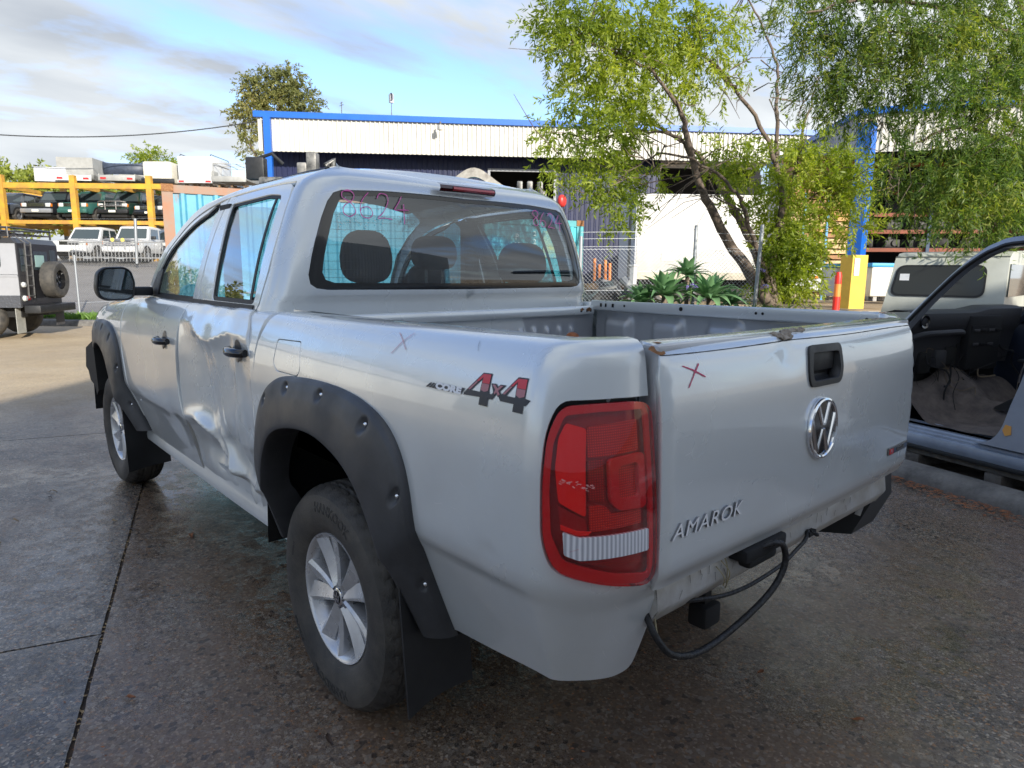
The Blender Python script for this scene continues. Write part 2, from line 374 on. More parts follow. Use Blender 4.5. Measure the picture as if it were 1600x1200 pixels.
def body(s,v):
    """left body side; s = x, wraps round the rear corner below SB; v = height, rolls over the rail above 1.22"""
    s=np.asarray(s,float);v=np.asarray(v,float)
    zt=.005-.012*np.clip(s+1,0,2)/1.5
    z=ip(v,[.3,1.20,1.24,1.27,1.30,1.34,1.40],[.3,1.20,1.238,1.258,1.268,1.271,1.272])+np.clip((v-1.1)/.15,0,1)*zt-.09*np.clip((s-2.2)/1.4,0,1)**1.2*np.clip((v-.95)/.3,0,1)
    zc=.765-.055*np.clip((s+1)/2,0,1)
    q=v-zc
    dS=ip(v,[.8,1.0,1.10,1.18,1.24,1.27,1.30,1.34,1.40],[0,.0,.008,.026,.052,.070,.094,.132,.19])
    low=ip(q,[-.5,-.3,-.15,-.05,-.018,-.004,.010,.03,.07,.14,.3],[.205,.122,.072,.037,.0245,.0165,.0105,.0065,.003,.001,0])
    low=np.where(q>.3,0,low)
    dS=np.where(v<.8,0,dS)+low
    dR=ip(v,[.4,.70,.775,.80,1.20,1.25,1.28,1.31,1.35,1.40],[.11,.034,.004,.002,.040,.048,.060,.078,.11,.16])
    t=np.clip((SB-s)/CL,0,1);a=t*np.pi/2
    ex=np.clip(SB-CL-s,0,None)
    y0=W(np.maximum(s,SB))+(.962-W(SB))*np.clip(1-(s-SB)/.6,0,1)
    cx=np.where(s>=SB,s,SB-CA*np.sin(a)); cy=np.where(s>=SB,y0,.962-CB*(1-np.cos(a)))-ex
    cx=cx-np.where(ex>0,.015*(1-np.clip((cy/.722),-1,1)**2),0)
    x=cx+np.sin(a)*dR; y=cy-np.cos(a)*dS
    return np.stack([x,y,z],-1)
GB=.66;GA=.13;GC=.16;GL=.23   # cab rear corner
def cab(s,v):
    """left cab greenhouse; s = x, wraps round rear corner below GB; v = height, rolls over to the roof above 1.70"""
    s=np.asarray(s,float);v=np.asarray(v,float)
    z=ip(v,[1.0,1.68,1.74,1.78,1.83,1.90,2.0,2.2,2.4],[1.0,1.68,1.735,1.765,1.79,1.812,1.832,1.852,1.858])
    y=ip(v,[1.0,1.25,1.45,1.6,1.68,1.74,1.78,1.83,1.90,2.0,2.2,2.4],[.915,.868,.812,.757,.722,.690,.658,.60,.52,.41,.20,0])
    f=ip(s,[.5,1.3,1.8,2.2,2.5,2.9],[0,0,.008,.028,.055,.11])
    dz=ip(s,[.5,.9,1.3,1.9,2.4,2.9],[-.012,0,0,-.03,-.10,-.22])*np.clip((v-1.5)/.3,0,1)
    y0=y-f*np.clip((2.4-v)/.8,0,1)
    rx=ip(v,[1.0,1.285,1.305,1.35,1.68,1.74,1.78,1.83,1.90,2.0,2.2,2.4],[.004,.006,-.022,-.024,.006,.018,.035,.075,.14,.22,.35,.45])
    t=np.clip((GB-s)/GL,0,1);a=t*np.pi/2
    ex=np.clip(GB-GL-s,0,None)
    wsc=np.clip(y0/.868,.02,1)
    cy=y0-GC*wsc*(1-np.cos(a)); 
    k=np.clip(ex/.708,0,1); cy=np.where(ex>0,(y0-GC*wsc)*(1-k),cy)
    cx=np.where(s>=GB,s,GB-GA*np.sin(a))-np.where(ex>0,.02*(1-(1-k)**2),0)
    x=cx+np.sin(a)*rx+ (1-np.sin(a))*0
    cr=.022*np.clip(1-(cy/.66)**2,0,1)*np.clip((v-1.4)/.3,0,1)*np.clip((1.4-x)/.5,0,1)*np.clip((2.2-v)/.3,0,1)
    return np.stack([x,cy,z+dz+cr],-1)

def tgate(y,v):
    """tailgate skin; y across, v height, rolls over forward above 1.25"""
    y=np.asarray(y,float);v=np.asarray(v,float)
    z=ip(v,[.6,1.20,1.24,1.265,1.29,1.33],[.6,1.20,1.237,1.255,1.264,1.266])
    x=-ip(v,[.70,.735,.775,.79,.9,1.1,1.2,1.24,1.265,1.29,1.33],[1.045,1.052,1.071,1.073,1.073,1.067,1.054,1.043,1.028,1.006,.968])
    x=x-.012*(1-np.clip(np.abs(y)/.72,0,1)**2)+.010*np.clip((np.abs(y)-.68)/.03,0,1)**2
    return np.stack([x,y+x*0,z+y*0],-1)

def bodyM(s,v):
    """the far side's skin: the same panel, its rear corner set a little further forward"""
    p=body(s,v); t=np.clip((SB-np.asarray(s,float))/CL,0,1)
    return p+np.stack([.026*np.sin(t*np.pi/2),0*t+0*p[...,1],0*p[...,2]],-1)

# ------------------------------------------------------------------ the silver pickup (x forward from the rear axle, y to its left, z up)
T = tag(empty('pickup_truck'), 'large silver pickup with black wheel arch flares and a crumpled rear door in the foreground', 'pickup truck')
def sm(x, a, b):
    t = np.clip((x - a) / (b - a), 0, 1); return t * t * (3 - 2 * t)
def fold(x, w):   # rounded tent
    e = .35 * w + .006; return np.exp(-(np.sqrt(x * x + e * e) - e) / (w * 1.15))
def dent(s, v):
    t = np.clip((1.42 - s) / .89, 0, 1)
    vr = 1.185 - .05 * np.sin(np.pi * t) + .018 * np.sin(t * 11)
    below = 1 - np.exp(-np.clip(vr - v, 0, 9) / .07)
    env = np.sin(np.pi * np.clip(t * .96 + .02, 0, 1)) ** .55
    lowf = sm(v, .44, .66)
    d = -.044 * below * env * (.35 + .65 * lowf)
    d = d + .011 * fold(v - vr, .030) * env                                   # the sharp fold under the belt
    d = d + .016 * fold(t - .50 - .22 * (1.15 - v), .035) * sm(v, .60, .8) * below
    d = d - .014 * fold(t - .30 - .10 * (1.15 - v), .06) * sm(v, .62, .8) * below
    d = d + .012 * fold(t - .78 + .10 * (1.1 - v), .03) * sm(v, .5, .7) * below
    a = v - (.735 - .20 * t + .05 * np.sin(t * 7)); d = d + .044 * fold(a, .024) * env
    b = v - (.60 - .12 * t); d = d - .030 * fold(b, .05) * env
    c = (t - .55) + .6 * (v - .60); d = d + .028 * fold(c, .018) * (1 - sm(v, .66, .78)) * env
    e = (t - .80) - .5 * (v - .60); d = d + .026 * fold(e, .015) * (1 - sm(v, .68, .85)) * env
    d = d + .006 * np.sin(9 * t + 21 * v) * np.sin(17 * t - 8 * v) * env * (1 - .6 * sm(v, .7, .9))
    d = d + .007 * np.sin(31 * t + 9 * v) * np.cos(27 * v - 12 * t) * env * (1 - sm(v, .62, .78))
    d = d * (.25 + .75 * sm(v, .43, .56)) - .004 * (1 - sm(v, .42, .5))
    return d
def doorS(s, v):
    h = 2e-3; p = body(s, v); n = np.cross(body(s + h, v) - body(s - h, v), body(s, v + h) - body(s, v - h))
    n = n / (np.linalg.norm(n, axis=-1)[..., None] + 1e-12); n = n * np.sign(n[..., 1:2] + 1e-9)
    return p + n * np.asarray(dent(np.asarray(s, float), np.asarray(v, float)))[..., None]
def soft(F, f):
    def g(s, v):
        h = 2e-3; p = F(s, v); n = np.cross(F(s + h, v) - F(s - h, v), F(s, v + h) - F(s, v - h)); n = n / (np.linalg.norm(n, axis=-1)[..., None] + 1e-12); n = n * np.sign(n[..., 1:2] + 1e-9)
        return p + n * np.asarray(f(np.asarray(s, float), np.asarray(v, float)))[..., None]
    return g
# arch outline, local to the hub (dx, z), rear foot -> over the top -> front foot
ARCH = smoothpoly([(-.535, .46), (-.520, .62), (-.515, .77), (-.500, .88), (-.46, .97), (-.385, 1.033), (-.25, 1.072), (-.08, 1.086), (.10, 1.082), (.25, 1.065), (.36, 1.015), (.435, .93), (.48, .82), (.505, .70), (.52, .58), (.53, .46)], 4)
LIPA = smoothpoly([(-.478, .46), (-.452, .57), (-.420, .67), (-.378, .76), (-.31, .845), (-.20, .905), (-.04, .937), (.13, .922), (.245, .88), (.315, .80), (.355, .70), (.38, .58), (.39, .46)], 5)
cut = [(a * .955, z - .022) for a, z in ARCH]
# bodyside over the rear wheel, wrapping to the tailgate
# the parcel round the lamp
LAMP = rnd([(-1.229, 1.146), (-1.10, 1.150), (-1.02, 1.150), (-.992, 1.10), (-.980, .99), (-.979, .89), (-1.0, .828), (-1.06, .806), (-1.13, .785), (-1.229, .762)], .05)
LAMP = [p for p in LAMP]
side_top = [(.505, .46), (.505, .80), (.50, 1.05), (.485, 1.16), (.455, 1.25), (.41, 1.32), (.36, 1.365), (-1.0, 1.365), (-1.10, 1.355), (-1.20, 1.345), (-1.228, 1.33)]
# outline follows: up the front edge, along the rail, down the rear edge, round the lamp opening (open to the rear), down the corner, back along the bottom and over the arch
lampc = [(-1.228, 1.156)] + [p for p in rnd([(-1.30, .735), (-1.30, 1.158), (-1.10, 1.160), (-1.008, 1.160), (-.980, 1.10), (-.970, .99), (-.969, .88), (-.992, .818), (-1.06, .796), (-1.13, .775), (-1.228, .752)], .045) if p[0] > -1.2275][:] + [(-1.228, .752)]
lampc = [lampc[0]] + sorted([p for p in lampc[1:-1] if p[1] > 1.1], key=lambda p: p[0]) + sorted([p for p in lampc[1:-1] if p[1] <= 1.1], key=lambda p: -p[1]) + [lampc[-1]]
side_low = [(-1.262, .735)] + smoothpoly([(-1.300, .665), (-1.292, .60), (-1.282, .545), (-1.266, .510), (-1.22, .506), (-1.12, .520), (-1.02, .528), (-.86, .519), (-.70, .498), (-.545, .480)], 4)
SIDE = side_top + lampc + side_low + cut[1:-1] + [(.505, .46)][:0]
FUEL = rnd([(.325, 1.185), (.145, 1.190), (.118, 1.10), (.135, 1.075), (.30, 1.075), (.33, 1.10)], .012)
bump_side = lambda s, v: -.004 * np.exp(-((s + .80) ** 2 / .0006 + (v - .80) ** 2 / .0004)) - .0025 * np.exp(-((s + .62) ** 2 / .004 + (v - .87) ** 2 / .003)) + .0012 * np.sin(s * 5.2 + 1) * np.sin(v * 7)
bodyB = soft(body, bump_side)
bs = skin('bed_side', bodyB, SIDE, SILVER, T, holes=[FUEL], step=.026, flange=.02, out=-1, edge=.02)
skin('fuel_flap', bodyB, [((a - .225) * .955 + .225, (b - 1.13) * .935 + 1.13) for a, b in FUEL], SILVER, T, step=.03, flange=.012, out=-1, off=-.0005)
skin('bed_side', bodyM, SIDE, SILVER, T, step=.04, flange=.02, out=-1, mirror=True, edge=.03)
# bright strip of bare body above the flare, front lower corner of the bed side ahead of the wheel
# doors, front wing, sill
RD = [(1.425, 1.20), (1.418, 1.285), (1.40, 1.300), (.688, 1.300), (.668, 1.26), (.608, 1.20), (.563, 1.09), (.543, .95), (.538, .82), (.538, .44), (1.05, .425), (1.30, .44), (1.50, .47), (1.475, .56), (1.43, .66), (1.402, .71), (1.425, .80), (1.44, .90), (1.43, 1.05)]
FD = [(1.438, 1.20), (1.432, 1.285), (1.442, 1.300), (2.45, 1.300), (2.52, 1.27), (2.55, 1.18), (2.55, .95), (2.50, .80), (2.47, .60), (2.46, .425), (1.52, .43), (1.52, .47), (1.493, .56), (1.446, .66), (1.416, .71), (1.440, .80), (1.455, .90), (1.445, 1.05)]
bump_fd = lambda s, v: -.010 * np.exp(-((s - 1.62) ** 2 / .02 + (v - .66) ** 2 / .01)) + .004 * np.exp(-((s - 1.72) ** 2 / .006 + (v - .70) ** 2 / .004)) - .003 * np.exp(-((s - 1.9) ** 2 / .05 + (v - .95) ** 2 / .04))
d1 = skin('rear_door', doorS, RD, SILVER, T, step=.0125, flange=.022, out=-1, edge=.0125); d1['label'] = 'crumpled silver rear door with deep creases'
d2 = skin('front_door', soft(body, bump_fd), FD, SILVER, T, step=.03, flange=.022, out=-1)
skin('rear_door', body, RD, SILVER, T, step=.06, flange=.02, out=-1, mirror=True)
skin('front_door', body, FD, SILVER, T, step=.06, flange=.02, out=-1, mirror=True)
fcut = [(3.095 + a * .955, z - .022) for a, z in ARCH if not (a > 0 and z < .72)]
FW = [(2.555, .43), (2.495, .43), (2.505, .60), (2.535, .80), (2.575, .95), (2.575, 1.18), (2.55, 1.27), (2.62, 1.30), (3.0, 1.34), (3.4, 1.36), (3.75, 1.36), (3.80, 1.0), (3.72, .74)] + fcut[::-1]
FWm = [p for p in FW]
skin('front_fender', body, FW, SILVER, T, step=.05, flange=.02, out=-1)
skin('front_fender', body, FW, SILVER, T, step=.07, flange=.02, out=-1, mirror=True)
bonnet = MB(); bonnet.grid(lambda u, v: tuple(body(u, 1.355) * [1, v, 1] + [0, 0, .045 * (1 - v * v)]), np.linspace(2.5, 3.8, 14), np.linspace(-1, 1, 17)); bonnet.build('bonnet', SILVER, T)
for sg in (1, -1):
    m = MB(); m.grid(lambda u, v: (u, sg * (float(body(u, .425 + .0 * u)[1]) + v[0] - .004), v[1]), np.linspace(.50, 2.62, 30), [(.014, .53), (.006, .475), (.010, .440), (.018, .418), (.016, .388), (-.004, .370), (-.10, .362)], flip=sg < 0)
    m.build('sill', SILVER, T)
# dirty lower cab side between the doors and the bed
CABL = [(.522, .44), (.522, .82), (.530, .95), (.552, 1.09), (.598, 1.20), (.68, 1.27), (.70, 1.32), (.52, 1.36), (.512, 1.30), (.515, 1.1), (.515, .44)]
for mi in (False, True): skin('cab_corner', body, CABL, SILVER, T, step=.03, flange=.03, out=-1, mirror=mi, off=-.006)

# ---- greenhouse
drip = smoothpoly([(.705, 1.758), (.92, 1.762), (1.25, 1.752), (1.52, 1.732), (1.80, 1.693), (2.0, 1.618), (2.17, 1.505), (2.33, 1.36), (2.44, 1.235)], 4)
rear_gap = [(.72, 1.22), (.66, 1.28), (.640, 1.40), (.645, 1.55), (.668, 1.68)]
OPEN = rear_gap + [(.685, 1.745)] + drip + [(2.42, 1.22)]
top_s = 1.86
pil = [(2.52, 1.22), (2.42, 1.36), (2.27, 1.53), (2.08, 1.66), (1.86, 1.76)]
CABS = [(.40, 1.0)] + [(-.278, 1.0)]
CABS = [(-.278, .95), (.58, .95), (.60, 1.20), (.72, 1.20), (.66, 1.28)] + [(.640, 1.40), (.645, 1.55), (.668, 1.68), (.685, 1.745)] + drip + [(2.44, 1.22), (2.52, 1.22)] + pil[1:] + [(1.80, 1.84), (1.76, 1.90), (1.0, 1.90), (.66, 1.90), (.43, 1.90), (-.278, 1.90)]
RWIN = [(-.278, 1.326), (.40, 1.330), (.445, 1.336), (.470, 1.352), (.482, 1.385), (.484, 1.45), (.482, 1.60), (.476, 1.67), (.462, 1.703), (.43, 1.715), (.20, 1.722), (-.278, 1.724)]
CABS2 = [(-.278, .95), (.58, .95), (.60, 1.20), (.72, 1.20)] + CABS[4:-1] + [(-.278, 1.90), (-.278, 1.724)] + RWIN[::-1][1:-1] + [(-.278, 1.326)]
for mi in (False, True):
    skin('cab_shell', cab, CABS2, SILVER, T, step=.03, flange=.02, out=-1, mirror=mi, edge=.022)
def roof_z(x, y):
    k = .43 + .57 * float(sm(x, .62, 1.1)); dz = float(ip(x, [.5, .9, 1.3, 1.9], [-.012, 0, 0, -.032]))
    return 1.812 + dz + .058 * k * (1 - min(1, abs(y) / .52) ** 2.3)
ring = [cab(s, 1.90) for s in list(np.linspace(1.76, .66, 16)) + list(np.linspace(.63, .43, 8)) + list(np.linspace(.38, -.278, 10))]
ringf = [tuple(p) for p in ring] + [(p[0], -p[1], p[2]) for p in ring[::-1][1:]]
xf = ring[0][0]
ringf += [(xf + .05 * (1 - (y / .52) ** 2), y, roof_z(1.78, y)) for y in np.linspace(-.45, .45, 9)]
pts = [Vector(p[:2]) for p in ringf]; E_ = [(i, (i + 1) % len(pts)) for i in range(len(pts))]
B_ = np.array([p[:2] for p in ringf]); zs = [p[2] for p in ringf]
for x in np.arange(.66, 1.8, .05):
    for y in np.arange(-.5, .51, .05):
        if inpoly(x, y, [tuple(p) for p in B_]) and np.min(((B_ - [x, y]) ** 2).sum(1)) > .03 ** 2: pts.append(Vector((x, y))); zs.append(roof_z(x, y))
r_ = geometry.delaunay_2d_cdt(pts, E_, [], 1, 1e-7)
mesh('roof', [(v.x, v.y, zs[r_[3][i][0]]) for i, v in enumerate(r_[0])], [tuple(f) for f in r_[2]], SILVER, T)
for sg in (1, -1):   # dark drip strip along the roof edge
    m = MB(); m.grid(lambda u, v: tuple((cab(u, 1.845 + v) + [0, 0, .003 if 0 < v < .02 else -.002]) * [1, sg, 1]), list(np.linspace(1.70, .66, 20)), [0, .004, .018, .022], flip=sg > 0)
    m.build('roof_strip', SEAL, T)
# side glass, frames
gR = rnd([(1.218, 1.272), (1.262, 1.50), (1.322, 1.700), (.90, 1.712), (.765, 1.700), (.735, 1.56), (.725, 1.272)], .03)
gF = smoothpoly([(1.478, 1.262), (1.486, 1.700), (1.65, 1.686), (1.82, 1.648), (2.0, 1.575), (2.12, 1.505), (2.25, 1.40), (2.33, 1.31), (2.36, 1.262)], 4, False)
gap = .012
frR = [(1.395, 1.245), (1.395, 1.742)] + [(a, b - gap) for a, b in drip[::-1] if a < 1.38 and a > .72] + [(.712, 1.735), (.686, 1.68), (.662, 1.55), (.657, 1.40), (.676, 1.285), (.70, 1.245)]
frF = [(1.408, 1.245), (1.408, 1.736)] + [(a, b - gap) for a, b in drip if a > 1.42] + [(2.40, 1.245)]
for mi in (False, True):
    skin('door_frame', cab, frR, SILVER, T, holes=[gR], step=.035, flange=.025, out=-1, mirror=mi, off=-.002)
    skin('door_frame', cab, frF, SILVER, T, holes=[gF], step=.035, flange=.025, out=-1, mirror=mi, off=-.002)
    def shrink(P, k):
        c = [sum(p[i] for p in P) / len(P) for i in (0, 1)]; return [(c[0] + (a - c[0]) * (1 - k / .3), c[1] + (b - c[1]) * (1 - k / .2)) for a, b in P]
    for nm, P_ in (('side_window', gR), ('side_window', gF)):
        w = skin(nm, cab, [(a, b) for a, b in P_], GLASS, T, step=.08, flange=0, out=-1, mirror=mi, off=-.016)
        skin('window_seal', cab, [(a, b) for a, b in P_], SEAL, w, holes=[shrink(P_, .014)], step=.05, flange=.004, out=-1, mirror=mi, off=-.009)
    if True:   # division bar of the rear door window
        bar = [(.775, 1.272), (.795, 1.272), (.845, 1.705), (.828, 1.705)]
        skin('window_bar', cab, bar, SEAL, T, step=.05, flange=.004, out=-1, mirror=mi, off=-.010)
    skin('mirror_sail', cab, [(2.16, 1.262), (2.15, 1.40), (2.26, 1.385), (2.345, 1.30), (2.37, 1.262)], BLACKP, T, step=.05, flange=.01, out=-1, mirror=mi, off=.004)
    skin('belt_seal', cab, [(2.40, 1.253), (.72, 1.253), (.72, 1.270), (2.40, 1.268)], SEAL, T, step=.05, flange=.01, out=-1, mirror=mi, off=.003)
# rear window with its black border
inn = [(-.278, 1.352), (.375, 1.356), (.415, 1.368), (.432, 1.395), (.436, 1.45), (.434, 1.62), (.424, 1.672), (.395, 1.692), (.20, 1.700), (-.278, 1.703)]
for mi in (False, True):
    w = skin('rear_window', cab, RWIN, GLASSR, T, step=.06, flange=0, out=-1, mirror=mi, off=-.006)
    o_ = RWIN; a_ = [(-.278, 1.326)] + o_[1:-1] + [(-.278, 1.724), (-.278, 1.703)] + inn[::-1][1:-1] + [(-.278, 1.352)]
    skin('window_border', cab, a_, GLOSSB, w, step=.03, flange=0, out=-1, mirror=mi, off=-.005)
    for k in range(11):   # heating wires
        vv = 1.375 + k * .03
        st = MB(); st.grid(lambda u, q: tuple((cab(u, vv + q) + [.008, 0, 0]) * [1, -1 if mi else 1, 1]), np.linspace(-.278, .43, 16), [0, .0012]); st.build('heating_wire', SEAL, w)
# windscreen
PL = [(2.52, 1.22), (2.42, 1.36), (2.27, 1.53), (2.08, 1.66), (1.86, 1.76)]
def wsf(u, v):
    t = v * (len(PL) - 1); i = min(int(t), len(PL) - 2); f = t - i
    a = [PL[i][k] * (1 - f) + PL[i + 1][k] * f for k in (0, 1)]; p = cab(*a)
    return (p[0] + .16 * (1 - u * u) * (1 - .3 * v), p[1] * u, p[2] + .03 * (1 - u * u) * v)
m = MB(); m.grid(wsf, np.linspace(-1, 1, 17), np.linspace(0, 1, 9)); m.build('windscreen', GLASS, T)

# ---- high brake lamp
m = MB(); m.grid(lambda u, v: tuple(np.array([float(cab(.43 - (.708 - abs(u)) if True else 0, 1.72)[0]), u, 0]) * [1, 1, 0] + [v[0], 0, v[1] + .012 * (1 - (u / .5) ** 2)]), np.linspace(-.148, .150, 14), [(0.0, 1.722), (-.020, 1.726), (-.028, 1.738), (-.024, 1.752), (0.0, 1.762)])
bl = m.build('brake_lamp', mat('dark_red_lens', (.045, .004, .006), .12, coat=1), T)
m = MB(); m.grid(lambda u, v: (float(cab(-.25, 1.72)[0]) + v[0] + .006, u, v[1] + .012), np.linspace(-.138, .085, 14), [(-.030, 1.731), (-.038, 1.737), (-.036, 1.745), (-.028, 1.749)])
m.build('red_lens', mat('bright_red_lens', (.50, .05, .07), .15, coat=1), bl)

# ---- tailgate
tg_out = [(.704, .735), (.709, .80), (.709, 1.20), (.700, 1.245), (.690, 1.30), (.68, 1.33), (-.68, 1.33), (-.695, 1.30), (-.706, 1.245), (-.709, 1.20), (-.709, .80), (-.695, .74)]
HND = rnd([(.092, 1.220), (-.086, 1.217), (-.090, 1.150), (-.072, 1.118), (.094, 1.120), (.104, 1.150)], .02)
HO = [(.098, 1.226), (-.092, 1.223), (-.096, 1.148), (-.076, 1.111), (.100, 1.113), (.110, 1.15)]
tg_b = lambda y, v: .0015 * np.sin(y * 7 + 2) * np.sin(v * 9 + 1) - .006 * np.exp(-((y - .20) ** 2 / .004 + (v - 1.215) ** 2 / .0012)) - .003 * np.exp(-((y + .35) ** 2 / .02 + (v - .86) ** 2 / .006)) - .003 * np.exp(-((y + .1) ** 2 / .01 + (v - .84) ** 2 / .003)) - .004 * np.exp(-((y - .14) ** 2 / .003 + (v - 1.26) ** 2 / .001))
def tgS(y, v):
    p = tgate(y, v); return p - np.stack([np.asarray(tg_b(np.asarray(y, float), np.asarray(v, float))) , 0 * p[..., 0], 0 * p[..., 0]], -1)
TG = skin('tailgate', tgS, tg_out, SILVER, T, holes=[HND], step=.024, flange=.03, out=-1, edge=.02)
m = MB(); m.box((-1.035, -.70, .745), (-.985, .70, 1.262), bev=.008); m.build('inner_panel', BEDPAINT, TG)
# seam line of the tailgate's top strip
stroke(tgS, [(y, 1.246 + .0015 * math.sin(y * 9)) for y in np.linspace(.70, -.69, 60)], .0022, MATTEB, 'cap_seam', TG, out=-1, off=.0006)
h = skin('handle_bezel', tgate, rnd(HO, .02), BLACKP, TG, holes=[rnd([(.080, 1.205), (-.075, 1.202), (-.078, 1.150), (-.064, 1.126), (.082, 1.128), (.090, 1.15)], .012)], step=.02, flange=.035, hflange=.03, out=-1, off=.005)
m = MB(); m.box((-1.043, -.085, 1.115), (-1.037, .100, 1.215)); m.build('recess', MATTEB, h)
m = MB(); m.box((-1.060, -.070, 1.152), (-1.046, .078, 1.203), bev=.004); m.build('paddle', BLACKP, h)
m = MB(); m.grid(lambda u, v: (-1.043 - .014 * v, u, 1.140 - .012 * v ** .5), np.linspace(-.068, .080, 8), np.linspace(0, 1, 8)); m.build('finger_scoop', BLACKP, h)
# round badge: chromed ring with the two letters on black, its own slightly domed disc
bc = (.030, .997); br = .083
g = onto(tgate, *bc, out=-1, off=0)
def bpt(a, b, hh): return g((a, b, hh))
bd = MB(); 
bd.grid(lambda t, q: bpt(math.cos(t) * br * q[0], math.sin(t) * br * q[0], q[1]), list(np.linspace(0, 2 * math.pi, 49)), [(1.0, 0), (1.01, .005), (.985, .011), (.93, .0125), (.885, .010), (.875, .005)])
badge = bd.build('round_badge', CHROME, TG)
bk = MB(); bk.grid(lambda t, q: bpt(math.cos(t) * br * q, math.sin(t) * br * q, .005 + .002 * (1 - q)), list(np.linspace(0, 2 * math.pi, 49)), [.9, .6, .3, 0]); bk.build('badge_backing', GLOSSB, badge)
def barpoly(mb, a, b, w):
    a, b = Vector(a), Vector(b); d = (b - a).normalized(); p = Vector((-d.y, d.x)) * w / 2
    q = [a + p, b + p, b - p, a - p]; c = [(a + b) / 2]
    vs = [bpt(*x, .005) for x in q] + [bpt(*(x * .985 + Vector((0, 0))), .010) for x in [a + p * .55, b + p * .55, b - p * .55, a - p * .55]]
    mb.add(vs, [(4, 5, 6, 7), (0, 1, 5, 4), (1, 2, 6, 5), (2, 3, 7, 6), (3, 0, 4, 7)])
lt = MB(); w_ = .0135; q_ = br / .083
# y in the surface runs to the left seen from behind, so x is negated
for a, b in [((-.034, .067), (-.0055, .010)), ((.034, .067), (.0055, .010)), ((-.0055, .0105), (.0055, .0105)),
             ((-.068, .032), (-.030, -.066)), ((.068, .032), (.030, -.066)), ((-.030, -.064), (-.004, -.004)), ((.030, -.064), (.004, -.004)), ((-.005, -.0045), (.005, -.0045))]:
    barpoly(lt, (-a[0], a[1]), (-b[0], b[1]), w_ if abs(a[1] - b[1]) > .01 else .010)
lt.build('badge_letters', CHROME, badge, smooth=False)
# model name in raised letters
V_, F_ = text_mesh('AMAROK', size=.052, extrude=.0026, shear=.22, space=1.10)
w0 = max(v[0] for v in V_) - min(v[0] for v in V_); xm = min(v[0] for v in V_)
g = onto(tgate, .418, .864, ds=(-1, 0), out=-1, off=.0026)
ltr = mesh('model_lettering', [g(((v[0] - xm - w0) * .268 / w0, v[1] * .92, v[2])) for v in V_], F_, mat('letter_edge', (.22, .22, .23), .3, metal=.8), TG, False)  # dark edge colour stands for the shaded sides of the letters
V_, F_ = text_mesh('AMAROK', size=.052, extrude=0, shear=.22, space=1.10); g = onto(tgate, .418, .864, ds=(-1, 0), out=-1, off=.0056)
mesh('letter_faces', [g(((v[0] - xm - w0) * .268 / w0, v[1] * .92)) for v in V_], F_, BADGE, ltr, False)
# small badge lower right
g = onto(tgate, 0, 0, out=-1, off=.0)
def plate(name, s0, s1, v0, v1, h_, m_, par, F=tgate, out=-1, off=.0):
    gg = onto(F, 0, 0, out=out, off=off); mb = MB()
    c = [(s0, v0), (s1, v0), (s1, v1), (s0, v1)]
    mb.add([gg((*p, 0)) for p in c] + [gg((*p, h_)) for p in c], [(0, 1, 2, 3), (7, 6, 5, 4), (0, 4, 5, 1), (1, 5, 6, 2), (2, 6, 7, 3), (3, 7, 4, 0)]); return mb.build(name, m_, par, False)
sb = plate('small_badge', -.497, -.672, .825, .849, .003, STEEL, TG)
plate('badge_field', -.515, -.668, .828, .845, .0012, GLOSSB, sb, off=.0028)
plate('badge_field', -.500, -.535, .828, .845, .0016, mat('badge_red', (.55, .02, .02), .3), sb, off=.0028)
V_, F_ = text_mesh('MOTION', size=.016, extrude=.0004, bold=.0003); g = onto(tgate, -.600, .8365, ds=(-1, 0), out=-1, off=.0048)
mesh('badge_lettering', [g(v) for v in V_], F_, STEEL, sb, False)
V_, F_ = text_mesh('4', size=.016, extrude=.0004, bold=.0006); g = onto(tgate, -.517, .8365, ds=(-1, 0), out=-1, off=.005)
mesh('badge_lettering', [g(v) for v in V_], F_, CHROME, sb, False)
# crumpled, bare patch on the top strip
RAW = mat('torn_paint', (.19, .15, .11), .75, col2=(.38, .33, .27), vscale=60, bump=.6, bscale=150)
dm = [(.245, 1.279), (.225, 1.262), (.205, 1.250), (.175, 1.249), (.150, 1.256), (.150, 1.27), (.125, 1.275), (.075, 1.272), (.055, 1.278), (.07, 1.286), (.13, 1.290), (.175, 1.288), (.19, 1.272), (.215, 1.278)]
skin('torn_patch', soft(tgate, lambda s, v: .004 * np.sin(s * 160) * np.sin(v * 190)), dm, RAW, TG, step=.006, flange=.004, out=-1, off=.004, edge=.006)
RUSTM = mat('rust', (.16, .065, .025), .85, col2=(.32, .16, .07), vscale=45, bump=.4, bscale=200)
for a, b, r in [(.70, 1.262, .012), (.695, 1.252, .007), (.672, 1.29, .009), (.42, 1.275, .004), (.50, 1.268, .003)]:
    g = onto(tgate, a, b, out=-1, off=.001); n = 9; ph = [r * (.6 + .6 * random.random()) for _ in range(n)]
    mesh('rust_spot', [g((ph[k] * 1.4 * math.cos(2 * math.pi * k / n), ph[k] * math.sin(2 * math.pi * k / n))) for k in range(n)], [tuple(range(n))], RUSTM, TG, False)
PINK = mat('pink_marker', (.62, .07, .16), .5)
for L in ([(.643, 1.218), (.610, 1.207), (.568, 1.188)], [(.587, 1.219), (.605, 1.200), (.630, 1.170)]):
    stroke(tgS, resamp(L, .008, False), .0035, PINK, 'marker_cross', TG, out=-1)

